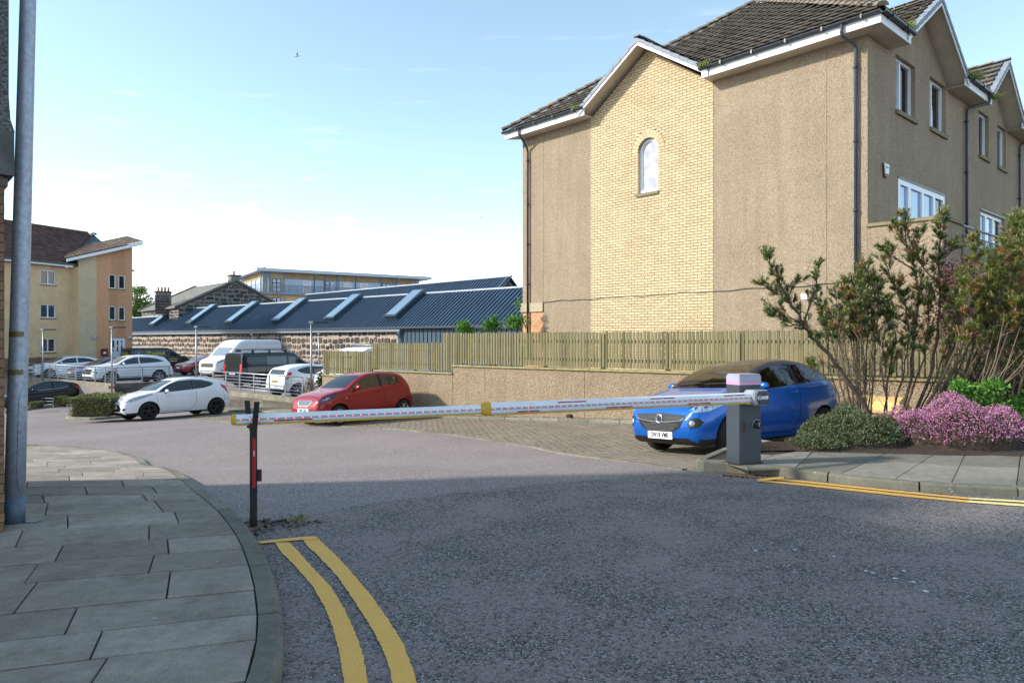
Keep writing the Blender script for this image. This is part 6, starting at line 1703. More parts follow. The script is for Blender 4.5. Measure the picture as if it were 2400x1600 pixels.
# purple-leaved shrub behind
def leafcloud(name, m, c, R, n, L, w_, label=None, cat=None, parent=None, seed=1, up=0, shell=.5, kind=None, flat=0.0):
    rn.seed(seed); mb = MB(); c = Vector(c)
    for i in range(n):
        d = rv().normalized(); r_ = (shell + (1-shell)*rn.random())
        lump = 1 + .16*math.sin(d.x*7+seed) + .13*math.sin(d.y*9+d.z*6+seed)
        p = c + Vector((d.x*R[0], d.y*R[1], abs(d.z)*R[2] if flat else d.z*R[2]))*r_*lump
        leaf(mb, p, (d + rv(.6) + Vector((0, 0, up))).normalized(), rv(), L*rn.uniform(.6, 1.3), w_)
    o = mb.build(name, mt[m], parent)
    return o
pr_ = at(2230, 700, 12.4); ps = empty('purple_shrub', (pr_.x, pr_.y, .2), 'purple-red leaved shrub showing through the pines against the balcony wall', 'shrub')
for k, (u, v, r_) in enumerate(((2210, 660, .35), (2265, 640, .33), (2240, 730, .5), (2300, 700, .45), (2200, 760, .5))):
    q = at(u, v, 12.3); place_rel(leafcloud('foliage', 'redleaf', q, (r_, .3, r_*1.1), 420, .06, .035, seed=20+k, shell=.2), ps)
mb = MB()
for k in range(6): mb.tube([at(2220+k*8, 960, 12.3), at(2200+k*25, 700, 12.3)], [.014, .006], 5)
place_rel(mb.build('stems', mt['stem']), ps)
# dark evergreen mass low on the right behind everything
q = at(2400, 800, 12.0); ev = empty('evergreen_bush', (q.x, q.y, .15), 'very dark evergreen bush filling the shade at the right border', 'shrub')
for k, (u, v, y, r_) in enumerate(((2330, 880, 12.3, .75), (2420, 820, 12.2, .9), (2260, 930, 12.3, .5), (2390, 950, 11.9, .6), (2480, 900, 11.8, .9))):
    place_rel(leafcloud('foliage', 'needle_dark', at(u, v, y), (r_, .5, r_), 1500, .09, .03, seed=40+k, shell=.25), ev)
# heather mound, low cover, bright green shrub
def mound(name, label, cat, u0, u1, v0, y, zt, dep, mats, n, L, w_, seed, stemcol='stem', parts=('foliage', 'leaves'), spike=False):
    if mats[0] == 'heather': parts = ('flowers', 'foliage')
    rn.seed(seed); a, b = at(u0, v0, y), at(u1, v0, y); cx, hw = (a.x+b.x)/2, (b.x-a.x)/2
    r = empty(name, (cx, y, .12), label, cat); m1, m2 = MB(), MB()
    for i in range(n):
        x = rn.uniform(-1, 1); yy = rn.uniform(-1, 1)
        if x*x + yy*yy > 1: continue
        h = math.sqrt(max(0, 1 - x*x*.95 - yy*yy*.95)) ; h *= zt*(1 + .16*math.sin(x*8+seed) + .12*math.sin(yy*7+x*5))
        t = 1 - .35*rn.random()**2
        p = Vector((x*hw, yy*dep, max(.01, h*t)))
        d = Vector((x*.8, yy*.8, 1.0)) + rv(.35)
        if spike:
            mb = m1 if (t > .82 and rn.random() < .8) else m2
            for k in range(5): leaf(mb, p + rv(.012), d.normalized() + rv(.4), rv(), L*rn.uniform(.6, 1.2), w_)
        else:
            for k in range(3): leaf(m1 if rn.random() < .75 else m2, p + rv(.015), (d + rv(.7)).normalized(), rv(), L*rn.uniform(.6, 1.3), w_)
    m1.build(parts[0], mt[mats[0]], r); 
    if m2.f: m2.build(parts[1], mt[mats[1]], r)
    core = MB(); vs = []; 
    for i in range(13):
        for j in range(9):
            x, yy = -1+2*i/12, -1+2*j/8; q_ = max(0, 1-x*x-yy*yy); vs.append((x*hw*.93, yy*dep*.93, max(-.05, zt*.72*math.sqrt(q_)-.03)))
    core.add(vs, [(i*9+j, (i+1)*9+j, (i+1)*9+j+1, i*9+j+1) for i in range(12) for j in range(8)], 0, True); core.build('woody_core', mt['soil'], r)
    return r
mound('heather_mound', 'large mound of pink flowering heather beside the pavement', 'heather', 2090, 2400, 1040, 9.75, .60, .55, ('heather', 'heather_leaf'), 7500, .020, .014, 2, spike=True)
mound('heather_clump', 'dull brownish heather clump with few flowers running off the right edge of the photo', 'heather', 2385, 2620, 1050, 9.9, .26, .40, ('heather_leaf', 'heather'), 2400, .020, .014, 4, spike=True)
mound('heather_clump', 'sparse faded heather just left of the pink mound, under the pine stems', 'heather', 2040, 2150, 1000, 10.2, .42, .35, ('heather', 'heather_leaf'), 1300, .020, .013, 6, spike=True)
mound('ground_cover_shrub', 'low grey-green ground cover shrub spilling towards the pavement by the blue car', 'shrub', 1880, 2110, 1050, 9.95, .44, .62, ('juniper', 'heather_leaf'), 6500, .030, .017, 8, parts=('foliage', 'dry_leaves'))
mound('ground_cover_shrub', 'flat trailing tip of grey-green ground cover nearest the barrier cabinet', 'shrub', 1845, 1990, 1056, 9.6, .16, .30, ('juniper', 'heather_leaf'), 2200, .028, .016, 9, parts=('foliage', 'dry_leaves'))
q = at(2330, 960, 10.3); gs_ = empty('green_shrub', (q.x, q.y, .15), 'bright green leafy shrub behind the pink heather at the right', 'shrub')
for k, (u, v, r_) in enumerate(((2280, 925, .22), (2320, 950, .25), (2365, 985, .30), (2400, 950, .25), (2420, 1000, .3), (2330, 905, .12), (2255, 905, .10))):
    place_rel(leafcloud('foliage', 'green', at(u, v, 10.25), (r_, .22, r_*.8), 330, .065, .035, seed=60+k, up=.3, shell=.2), gs_)
mb = MB()
for k in range(7): mb.tube([at(2340, 1040, 10.3), at(2290+k*20, 950, 10.3)], [.008, .004], 5)
place_rel(mb.build('stems', mt['stem']), gs_)
# leaves looking over the fence by the blue cladding
for i, (u, v, s_, lab) in enumerate(((1085, 772, .42, 'left tuft of young leaves rising over the fence, in front of the blue-grey cladding'), (1150, 768, .5, 'taller tuft of young leaves over the fence with one long shoot'), (1212, 762, .42, 'leaves over the fence close against the corner of the big house'))):
    y = 23.5 if i < 2 else 22.0
    q = at(u, v, y); r = empty('sapling', (q.x, q.y, .55), lab, 'plant', 'saplings growing behind the fence')
    for k in range(3):
        place_rel(leafcloud('foliage', 'green', q + Vector((rn.uniform(-.2, .2), 0, rn.uniform(-.1, .15))), (s_*.6, .2, s_*.5), 160, .11, .05, seed=80+i*5+k, up=.3, shell=.1), r)
    if i >= 1: place_rel(leafcloud('foliage', 'green', at(u + (9 if i == 1 else 2), v-22 if i == 1 else 715, y), (.12, .1, .2), 60, .10, .045, seed=95+i, up=.3, shell=.1), r)
    mb = MB()
    for k in range(4): mb.tube([Vector((q.x, q.y, .55)), q + Vector((rn.uniform(-.2, .2), 0, .15))], [.012, .005], 5)
    place_rel(mb.build('stems', mt['stem']), r)
# hedge block and small shrubs on the left
def hedge(u0, u1, vt, vb, y, dep, label, n, seed, m='hedge', name='hedge', L=.05):
    rn.seed(seed); a, b = at(u0, vb, y), at(u1, vt, y); zg = a.z; H = b.z-a.z; hw = (b.x-a.x)/2
    r = empty(name, ((a.x+b.x)/2, y, zg), label, 'hedge' if name == 'hedge' else 'shrub'); mb = MB()
    for i in range(n):
        f_ = rn.random(); x, yy, z = rn.uniform(-1, 1), rn.uniform(-1, 1), rn.uniform(.1, 1)
        if f_ < .45: z = rn.uniform(.92, 1.04)
        elif f_ < .8: yy = rn.uniform(-1.03, -.85)
        elif f_ < .95: x = rn.choice((-1, 1))*rn.uniform(.93, 1.02)
        k = 1 + .05*math.sin(x*9+seed) + .04*math.sin(z*8)
        rc = 1 - .10*(abs(x)**4)*(z > .8)
        p = Vector((x*hw*k, yy*dep, z*H*k*rc)); leaf(mb, p, (Vector((x*.4, yy*.6, .6)) + rv(.6)).normalized(), rv(), L*rn.uniform(.6, 1.3), L*.55)
    mb.build('foliage', mt[m], r)
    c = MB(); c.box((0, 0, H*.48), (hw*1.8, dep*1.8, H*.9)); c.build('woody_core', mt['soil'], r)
    for k in range(5): pass
hedge(193, 285, 927, 972, 24.7, .75, 'clipped cream and green hedge block in front of the white hatchback', 5200, 31)
for i, (u0, u1, vt, vb, y, lab) in enumerate(((131, 155, 930, 949, 33.5, 'round dark green bush beside the tail of the black car'), (155, 172, 934, 947, 33.3, 'small cream-leaved bush right of the round green one'), (180, 203, 930, 944, 31.5, 'small pale bush just left of the clipped hedge'), (76, 96, 942, 956, 33.5, 'tiny pale bush against the sill of the black car'), (214, 232, 924, 934, 31, 'small bush peeping over the back of the clipped hedge'))):
    hedge(u0, u1, vt, vb, y, .25, lab, 520, 70+i, 'tree_green' if i == 0 else 'hedge', 'small_bush', .055)
# tree beyond the orange tower
def tree(u, v0, v1, y, rw, label, seed, m='tree_green'):
    top = at(u, v0, y); bot = at(u, v1, y); r = empty('tree', (top.x, y, -1), label, 'tree'); rn.seed(seed)
    H = top.z - bot.z; tr_ = MB(); tr_.tube([(0, 0, 0), (.1, 0, (bot.z+1)*.7), (0, 0, top.z+1-H*.4)], [.3, .22, .1], 8)
    cr = MB()
    for k in range(38):
        d = rv().normalized(); c = Vector((d.x*rw*.72, d.y*rw*.6, top.z+1-H*.5 + d.z*H*.38)); tr_.tube([(0, 0, c.z-H*.25), c], [.06, .02], 5)
        for j in range(130):
            e = rv().normalized()*rn.random()**.4*rw*.36; leaf(cr, c + Vector((e.x, e.y, e.z*.7)), rv().normalized(), rv(), rn.uniform(.18, .34), .15)
    tr_.build('trunk', mt['stem'], r); cr.build('crown', mt[m], r)
tree(322, 668, 745, 95, 2.6, 'green tree behind the orange stair tower, left of the stone house', 91)
# dry climber with ivy at the left end of the fence
q = at(735, 900, 26.6); cl = empty('dry_climber', (q.x, q.y, -1.9), 'tangle of dry climbing stems over the ramp rail at the left end of the fence', 'climber'); mb = MB(); rn.seed(5)
for k in range(46):
    u, v = rn.uniform(715, 752), rn.uniform(925, 945); p = [at(u, v, 26.4)]
    for j in range(6):
        u += rn.uniform(-9, 8); v -= rn.uniform(3, 13); p.append(at(u, v, 26.4 + rn.uniform(-.25, .25)))
    mb.tube(p, [.018*(1-j*.11) for j in range(7)], 4)
place_rel(mb.build('stems', mt['stem_pale']), cl)
place_rel(leafcloud('ivy', 'juniper', at(752, 893, 26.0), (.14, .15, .36), 420, .09, .07, seed=3, shell=.2), cl)
# tufts of grass in the gutters and by the fork post
def grass(c, n, L, label, m='moss', sp=.06):
    r = empty('grass_tuft', tuple(c), label, 'grass', 'grass tufts rooted in the gutters' if m == 'moss' else None); mb = MB()
    for i in range(n):
        p = Vector((rn.gauss(0, sp), rn.gauss(0, sp), 0)); d = (Vector((0, 0, 1)) + rv(.5)).normalized(); s = d.cross(rv()).normalized()*.005; t = d*L*rn.uniform(.5, 1.1)
        mb.add([p-s, p+s, p+t*.6+s*.8+Vector((0, 0, 0)), p+t+Vector((rn.gauss(0, .02), rn.gauss(0, .02), -L*.2)), p+t*.6-s*.8], [(0, 1, 2, 3, 4)])
    mb.build('blades', mt[m], r)
grass(FA.pt(3.70, .49, EAV+.2), 260, .24, 'grass tuft in the gutter at the right foot of the yellow brick gable')
grass(FA.pt(7.95, .49, EAV+.2), 200, .18, 'grass tuft in the gutter at the left foot of the yellow brick gable')
grass(FB_.pt(.98, .46, EAV+.22), 120, .32, 'tall thin weeds in the gutter below the first side gable')
grass(FB_.pt(5.3, .44, EAV+.22), 280, .26, 'grass tuft in the gutter between the two side gables', sp=.14)
grass(FB_.pt(7.1, .44, EAV+.1), 240, .20, 'dark tuft hanging from the gutter at the foot of the second side gable', sp=.10)
gq = G(690, 1219); grass(gq, 90, .06, 'straw-coloured grass growing from the cracked asphalt by the boom rest', 'grass', .07)
# =================================================================== VEHICLES
def paint(name, col, metal=.0, rough=.32, fleck=0.0):
    N_ = Nodes(name); c = N_.mix(1.0, col, N_.ramp(N_.noise(2.5, 4, False), [(.3, .93), (.7, 1.05)]), 'MULTIPLY')
    return N_.fin(c, rough, metal, None, .4, .55)
mt['p_white'] = paint('white_car_paint', (.84, .85, .90)); mt['p_red'] = paint('red_car_paint', (.30, .002, .008), .0, .3)
mt['p_blue'] = paint('bright_blue_metallic_paint', (.003, .115, .50), .3, .26); mt['p_black'] = paint('black_car_paint', (.012, .013, .018), .1, .2)
mt['p_darkred'] = paint('dark_red_car_paint', (.26, .02, .03), .1); mt['p_navy'] = paint('navy_car_paint', (.05, .06, .16), .3); mt['p_silver'] = paint('silver_white_paint', (.74, .76, .80), .1)
mt['p_roof'] = paint('dusty_black_roof_paint', (.035, .030, .026), .1, .45)
mt['trim'] = Nodes('black_trim').fin((.012, .012, .013), .6)
mt['dark'] = Nodes('dark_wheel_well').fin((.006, .006, .006), .95)
mt['tyre'] = Nodes('tyre_rubber').fin((.014, .014, .014), .85)
mt['rim_silver'] = Nodes('silver_alloy').fin((.55, .56, .58), .3, .7); mt['rim_black'] = Nodes('black_alloy').fin((.02, .02, .02), .35, .3)
mt['chrome'] = Nodes('chrome').fin((.75, .76, .78), .12, 1.0)
mt['car_glass_dark'] = Nodes('dark_car_glass').fin((.012, .018, .022), .04, 0, None, .9)
mt['lamp'] = mat('headlamp_lens', (.50, .54, .60), .06, .55, var=.5, vs=22, world=False, spec=1.0)
mt['lamp_dark'] = Nodes('smoked_lens').fin((.04, .05, .07), .05, .2, None, 1.0)
mt['tail'] = Nodes('red_tail_lamp').fin((.55, .012, .02), .15, 0, None, .8)
mt['screen_far'] = Nodes('sky_reflecting_windscreen').fin((.42, .45, .48), .05, .6, None, 1.0)  # pale base colour puts bright reflected sky into the screen
mt['seat'] = mat('dark_seat_fabric', (.03, .03, .034), .9, var=.2, vs=10, world=False)
mt['grille'] = Nodes('black_grille').fin((.01, .01, .011), .4)
N_ = Nodes('tinted_car_glass'); tr = N_.n('ShaderNodeBsdfTransparent'); tr.inputs[0].default_value = (.40, .47, .46, 1)
gl = N_.n('ShaderNodeBsdfGlossy'); gl.inputs['Roughness'].default_value = .015; fz = N_.n('ShaderNodeFresnel'); fz.inputs[0].default_value = 2.0
ms = N_.n('ShaderNodeMixShader'); N_.l(fz.outputs[0], ms.inputs[0]); N_.l(tr.outputs[0], ms.inputs[1]); N_.l(gl.outputs[0], ms.inputs[2]); N_.l(ms.outputs[0], N_.o.inputs[0]); mt['car_glass'] = N_.m

def curve(pts, sig=.035, L=None):
    xs = np.array([p[0] for p in pts], float); ys = np.array([p[1] for p in pts], float)
    X = np.linspace(xs[0]-.3, xs[-1]+.3, 1400); Y = np.interp(X, xs, ys)
    # mirror-extrapolate the ends so that smoothing keeps them
    h = X[1]-X[0]; k = int(3*sig/h); g = np.exp(-.5*(np.arange(-k, k+1)*h/sig)**2); g /= g.sum()
    Y2 = np.convolve(np.pad(Y, k, mode='edge'), g, 'valid')
    wgt = np.clip(np.minimum(np.abs(X-xs[0]), np.abs(X-xs[-1]))/.05, 0, 1)
    return lambda s: float(np.interp(s, X, Y2))

class Car:
    def __init__(c, **k):
        c.__dict__.update(dict(tumble=.20, R=.305, tw=.19, clear=.20, trimz=.27, track=None, roofmat=None, belt_in=.93, rim='rim_silver', spokes=5, cabin=False, paint='p_white', trimcol='trim', rimR=.66))
        c.__dict__.update(k)
        c.xn = c.fo + c.wb/2
        c.T = curve(c.top); c.S = curve(c.belt, .08)
        c.B = curve([(0, c.clear+.16), (.03, c.clear+.06), (.15, c.clear), (c.L-.5, c.clear), (c.L-.1, c.clear+.08), (c.L, c.clear+.2)])
        Lh = c.L
        c.F = curve(getattr(c, 'plan', None) or [(0, .66), (.02, .74), (.07, .82), (.18, .895), (.4, .95), (.8, .985), (1.2, 1), (Lh-1.1, 1.0), (Lh-.5, .965), (Lh-.2, .92), (Lh-.05, .84), (Lh, .78)], .02)
        c.Rz = max(p[1] for p in c.top)
    def section(c, s, ins=0.0):
        w_ = c.W/2*c.F(s) - ins; T, B = c.T(s) - ins, c.B(s); T = max(T, B+.05)
        S = min(c.S(s), T-.05); S = max(S, B+.02); H = S-B
        tb = c.tumble
        def wi(z): return w_*c.belt_in - tb*max(0, z-S)/max(.25, c.Rz - c.S(s))
        g = T-S; r = min(.055, g*.45)
        P = [(0, B), (w_*.80, B), (w_*.925, B+H*.05), (w_*.965, B+H*.18), (w_*.985, B+H*.36), (w_, B+H*.56), (w_*.995, B+H*.74), (w_*.975, B+H*.90), (w_*(.5+.5*c.belt_in)*.995, B+H*.97), (wi(S), S+min(.012, g*.2)),
             (wi(S+g*.35), S+g*.35), (wi(S+g*.65), S+g*.65), (wi(T-r), T-r), (wi(T)-r*.35, T-r*.32), (wi(T)-r*1.3, T-r*.02), (wi(T)*.62, T+.012*min(1, g*4)), (wi(T)*.3, T+.018*min(1, g*4)), (0, T+.02*min(1, g*4))]
        return P
    def stations(c):
        base = list(np.concatenate([np.array([0, .008, .02, .04, .07, .11, .16, .22]), np.arange(.3, c.L-.26, .085), c.L - np.array([.22, .16, .11, .07, .04, .02, .008, 0])]))
        return base
    def body_mesh(c):
        mb = MB(); st_ = c.stations(); M_ = len(c.section(1))
        ring = 2*M_ - 2; vs = []
        for s in st_:
            P = c.section(s); x = c.xn - s
            vs += [(x, y, z) for y, z in P] + [(x, -y, z) for y, z in P[-2:0:-1]]
        fs = []; mi = []
        for i in range(len(st_)-1):
            sm = (st_[i]+st_[i+1])/2
            for k in range(ring):
                f = (i*ring+k, i*ring+(k+1) % ring, (i+1)*ring+(k+1) % ring, (i+1)*ring+k)
                zc = sum(vs[j][2] for j in f)/4; m = 0
                if zc < c.trimz or k in (0, 1, ring-1, ring-2): m = 1
                elif c.roofmat and zc > c.S(sm)+.012 and c.roof_s[0] < sm < c.roof_s[1]: m = 2
                fs.append(f); mi.append(m)
        fs.append(tuple(range(ring-1, -1, -1))); mi.append(0); n = len(st_)-1; fs.append(tuple(range(n*ring, (n+1)*ring))); mi.append(0)
        me = D.meshes.new('body'); me.from_pydata(vs, [], fs)
        for m in (c.paint, c.trimcol, c.roofmat or c.paint, 'dark'): me.materials.append(mt[m])
        me.polygons.foreach_set('material_index', mi); me.polygons.foreach_set('use_smooth', [True]*len(fs))
        bm = bmesh.new(); bm.from_mesh(me); bmesh.ops.recalc_face_normals(bm, faces=bm.faces[:]); bm.to_mesh(me)
        c.bvh = BVHTree.FromBMesh(bm); bm.free(); return me
    def hit(c, phi, p, z, sy=1):
        d = Vector((math.cos(phi), math.sin(phi), 0)); e = Vector((-math.sin(phi), math.cos(phi), 0))
        o = e*p + d*6 + Vector((0, 0, z)); r = c.bvh.ray_cast(o, -d)
        if r[0] is None: return None
        n = r[1]; 
        if n.dot(d) < 0: n = -n
        return r[0], n
    def patch(c, name, pts, phi, m, off=.004, mirror=True, grid=.05, parent=None, smooth=True, mirrorname=None):
        """pts: (s, y, z) picture of an outline, projected along azimuth phi (degrees) on to the body"""
        res = []
        for sg in ((1, -1) if mirror else (1,)):
            ph = rad(phi)*sg; e = Vector((-math.sin(ph), math.cos(ph)))
            P = [((c.xn-s)*e.x + y*sg*e.y, z) for s, y, z in pts]
            bm = bmesh.new(); vv = [bm.verts.new((p[0], p[1], 0)) for p in P]
            bm.faces.new(vv)
            for ax in (0, 1):
                lo, hi = min(p[ax] for p in P), max(p[ax] for p in P); k = math.floor(lo/grid)+1
                while k*grid < hi:
                    co = Vector((0, 0, 0)); co[ax] = k*grid; no = Vector((0, 0, 0)); no[ax] = 1
                    bmesh.ops.bisect_plane(bm, geom=bm.verts[:]+bm.edges[:]+bm.faces[:], plane_co=co, plane_no=no); k += 1
            bad = []; nrm = {}
            for v in bm.verts:
                h = c.hit(ph, v.co.x, v.co.y)
                if h is None: bad.append(v); continue
                v.co = h[0] + h[1]*off; nrm[v] = h[1]
            if bad: bmesh.ops.delete(bm, geom=bad, context='VERTS')
            if not bm.faces: bm.free(); continue
            be = [e_ for e_ in bm.edges if len(e_.link_faces) == 1]
            r = bmesh.ops.extrude_edge_only(bm, edges=be); 
            nv = [g for g in r['geom'] if isinstance(g, bmesh.types.BMVert)]
            src = {tuple(round(q, 5) for q in v.co): n for v, n in nrm.items() if v.is_valid}
            for v in nv:
                n = src.get(tuple(round(q, 5) for q in v.co))
                if n is not None: v.co = v.co - n*(off+.012)
            bmesh.ops.recalc_face_normals(bm, faces=bm.faces[:])
            me = D.meshes.new(name); bm.to_mesh(me); bm.free(); me.materials.append(mt[m])
            me.polygons.foreach_set('use_smooth', [smooth]*len(me.polygons)); me.set_sharp_from_angle(angle=rad(35))
            res.append(link(name, me, parent or c.root))
        return res
    def seam(c, pts, phi=90, w_=.005, m='dark', name='panel_gap', mirror=True, off=.0015):
        for sg in ((1, -1) if mirror else (1,)):
            ph = rad(phi)*sg; e = Vector((-math.sin(ph), math.cos(ph))); Q = []
            for (a, b) in zip(pts, pts[1:]):
                n = max(1, int(math.dist(a, b)/.04))
                for k in range(n): Q.append(tuple(a[i] + (b[i]-a[i])*k/n for i in range(3)))
            Q.append(pts[-1]); P2 = [Vector(((c.xn-s)*e.x + y*sg*e.y, z)) for s, y, z in Q]; mb = MB(); row = []
            for i, p in enumerate(P2):
                t = (P2[min(i+1, len(P2)-1)] - P2[max(i-1, 0)]).normalized(); n = Vector((-t.y, t.x))*w_; pr_ = []
                for q in (p+n, p-n):
                    h = c.hit(ph, q.x, q.y)
                    if h: pr_.append(h[0] + h[1]*off)
                if len(pr_) == 2: row.append(pr_)
                else: row.append(None)
            for a, b in zip(row, row[1:]):
                if a and b: mb.add([a[0], a[1], b[1], b[0]], [(0, 1, 2, 3)])
            if mb.f: mb.build(name, mt[m], c.root)
    def wheel(c, s, side):
        x = c.xn - s; y = side*(c.W/2 - c.tw/2 - .015); R, w_ = c.R, c.tw; o = side
        mb = MB(); rr = R*c.rimR
        prof = [(rr*.97, -w_/2), (rr+.01, -w_/2-.002), (R-.03, -w_/2), (R-.008, -w_/2+.02), (R, -w_/2+.05), (R, w_/2-.05), (R-.008, w_/2-.02), (R-.03, w_/2), (rr+.01, w_/2+.002), (rr*.97, w_/2)]
        mb.lathe([(a, b) for a, b in prof], 36, axis='Y', c=(x, y, R)); t = mb.build('wheel', mt['tyre'], c.root)
        rm = MB(); yo = y + o*(w_/2-.01)
        rm.lathe([(rr, -.0*o), (rr*.95, .006*o), (rr*.90, -.01*o), (rr*.88, -.08*o)], 36, axis='Y', c=(x, yo, R))
        rm.lathe([(0.0, -.004*o), (.045, -.004*o), (.06, -.02*o), (.06, -.05*o)], 16, axis='Y', c=(x, yo, R))
        n = c.spokes
        for k in range(n):
            for dd_ in ((-.10, .10) if c.spokes <= 5 else (0,)):
                a = 2*math.pi*k/n + .3 + (0 if c.spokes > 5 else 0)
                wd = .030 if c.spokes <= 5 else .020
                p0 = (math.cos(a+dd_*1.6)*.04, math.sin(a+dd_*1.6)*.04); p1 = (math.cos(a+dd_*1.8)*rr*.93, math.sin(a+dd_*1.8)*rr*.93)
                t_ = Vector((p1[0]-p0[0], p1[1]-p0[1])).normalized(); nn = Vector((-t_.y, t_.x))*wd/2*(1 if c.spokes <= 5 else 1)
                V = [(x+p0[0]+nn.x, yo-.012*o, R+p0[1]+nn.y), (x+p0[0]-nn.x, yo-.012*o, R+p0[1]-nn.y), (x+p1[0]-nn.x*1.2, yo-.004*o, R+p1[1]-nn.y*1.2), (x+p1[0]+nn.x*1.2, yo-.004*o, R+p1[1]+nn.y*1.2)]
                rm.prism(V, (0, -.03*o, 0))
        r_ = rm.build('rim', mt[c.rim], t, recalc=True)
        dk_ = MB(); dk_.lathe([(0, -.075*o), (rr*.89, -.075*o)], 24, axis='Y', c=(x, yo, R)); dk_.build('brake_disc', mt['dark'], t)
    def build(c, name, label, cat, group, center, heading, zf):
        cx, cy = center; h = Vector((heading[0], heading[1])).normalized(); l_ = Vector((-h.y, h.x))
        z = lambda p: zf(p.x, p.y)
        C_ = Vector((cx, cy)); a = C_ + h*c.wb/2; b = C_ - h*c.wb/2; L_ = C_ + l_*.75; R_ = C_ - l_*.75
        fwd = Vector((h.x, h.y, (z(a)-z(b))/c.wb)).normalized(); lf = Vector((l_.x, l_.y, (z(L_)-z(R_))/1.5)).normalized(); up_ = fwd.cross(lf).normalized(); lf = up_.cross(fwd)
        M_ = Matrix((fwd, lf, up_)).transposed().to_4x4(); M_.translation = Vector((cx, cy, (z(a)+z(b))/2))
        c.root = empty(name, (0, 0, 0), label, cat, group); c.root.rotation_euler = M_.to_euler(); c.root.location = M_.translation
        me = c.body_mesh(); tmp = D.objects.new('tmp', me); COL.objects.link(tmp)
        cut = MB(); AR = c.R + c.archgap if hasattr(c, 'archgap') else c.R + .055
        for s in (c.fo, c.fo+c.wb):
            for sg in (1, -1):
                y0 = sg*(c.W/2-.27)
                cut.lathe([(0, 0), (AR, 0), (AR, sg*.6), (0, sg*.6)], 40, mi=3, axis='Y', c=(c.xn-s, y0, c.R-.01))
        cutters = [cut]
        if c.cabin:
            cav = MB(); vs = []; ss = np.arange(c.cab[0], c.cab[1]+.001, .1); K_ = 12
            for s in ss:
                P = c.section(s); T = c.T(s); S = c.S(s); wb_ = c.W/2*c.F(s)
                tp = T - .055; zb = min(.42, tp-.1)
                def wz(z_): return wb_*c.belt_in - c.tumble*max(0, z_-S)/max(.25, c.Rz-S) - .065
                Sx = min(S, tp-.02)
                Q = [(0, zb), (wb_*.86, zb), (wb_*.87, (zb+Sx)/2), (wz(Sx), Sx), (wz((Sx+tp)/2), (Sx+tp)/2), (max(.1, wz(tp)-.02), tp-.01), (0, tp)]
                vs += [(c.xn-s, y, z_) for y, z_ in Q] + [(c.xn-s, -y, z_) for y, z_ in Q[-2:0:-1]]
            n = len(ss); cav.add(vs, [(i*K_+k, i*K_+(k+1) % K_, (i+1)*K_+(k+1) % K_, (i+1)*K_+k) for i in range(n-1) for k in range(K_)] + [tuple(range(K_-1, -1, -1)), tuple(range((n-1)*K_, n*K_))], 3)
            cutters.append(cav)
            for poly in c.sidewin:
                pr_ = MB(); pr_.prism([(c.xn-s, -1.4, z_) for s, z_ in poly], (0, 2.8, 0)); pr_.m = [3]*len(pr_.f); cutters.append(pr_)
            for k_, poly in (('f', c.screen), ('r', c.rearwin)):
                pr_ = MB(); xm = c.xn - (c.cab[0]+c.cab[1])/2
                full_ = [(y, z_) for y, z_ in poly] + [(-y, z_) for y, z_ in poly[::-1]]
                pr_.prism([(xm, y, z_) for y, z_ in full_], ((4 if k_ == 'f' else -4), 0, 0)); pr_.m = [3]*len(pr_.f); cutters.append(pr_)
        cobs = []
        for q in cutters:
            me2 = q.mesh('cut', [mt['dark']]*4); bm = bmesh.new(); bm.from_mesh(me2); bmesh.ops.remove_doubles(bm, verts=bm.verts, dist=1e-5); bmesh.ops.recalc_face_normals(bm, faces=bm.faces[:]); bm.to_mesh(me2); bm.free()
            co = D.objects.new('cut', me2); COL.objects.link(co); cobs.append(co)
            m = tmp.modifiers.new('b', 'BOOLEAN'); m.operation = 'DIFFERENCE'; m.solver = 'EXACT'; m.object = co
        dg = bpy.context.evaluated_depsgraph_get(); nm = D.meshes.new_from_object(tmp.evaluated_get(dg)); nm.name = 'body'
        D.objects.remove(tmp)
        for co in cobs: D.objects.remove(co)
        nm.set_sharp_from_angle(angle=rad(38))
        c.body = link('body', nm, c.root)
        for s in (c.fo, c.fo+c.wb):
            for sg in (1, -1): c.wheel(s, sg)
        gm = 'car_glass' if c.cabin else 'car_glass_dark'
        for poly in c.sidewin:
            c.patch('side_window', [(s, 0, z_) for s, z_ in poly], 90, gm, .001 if c.cabin else .003)
        # black window surround / pillars
        for poly in getattr(c, 'blackside', []): c.patch('window_pillar', [(s, 0, z_) for s, z_ in poly], 90, 'trim', .0035)
        sc = [(0, y, z_) for y, z_ in c.screen] + [(0, -y, z_) for y, z_ in c.screen[::-1]]
        c.patch('windscreen', sc, 0, getattr(c, 'screenmat', gm), .001 if c.cabin else .003, mirror=False, grid=.08)
        if c.rearwin:
            rw = [(0, y, z_) for y, z_ in c.rearwin] + [(0, -y, z_) for y, z_ in c.rearwin[::-1]]
            c.patch('rear_window', rw, 180, gm, .001 if c.cabin else .003, mirror=False, grid=.08)
        for nm_, pts, phi, m in getattr(c, 'patches', []): c.patch(nm_, pts, phi, m, .004)
        for nm_, pts, phi, m in getattr(c, 'patches1', []): c.patch(nm_, pts, phi, m, .005, mirror=False)
        for sp in getattr(c, 'seams', []): c.seam([(s, 0, z_) for s, z_ in sp], 90)
        zb_ = c.T(.22)
        c.seam([(0, -c.W*.40, zb_-.10), (0, -c.W*.25, zb_-.03), (0, 0, zb_), (0, c.W*.25, zb_-.03), (0, c.W*.40, zb_-.10)], 0, mirror=False)
        c.seam([(c.L-.32, 0, c.S(c.L-.3)-.1), (c.L-.30, 0, c.clear+.36), (c.L-.02, 0, c.clear+.42)], 90)
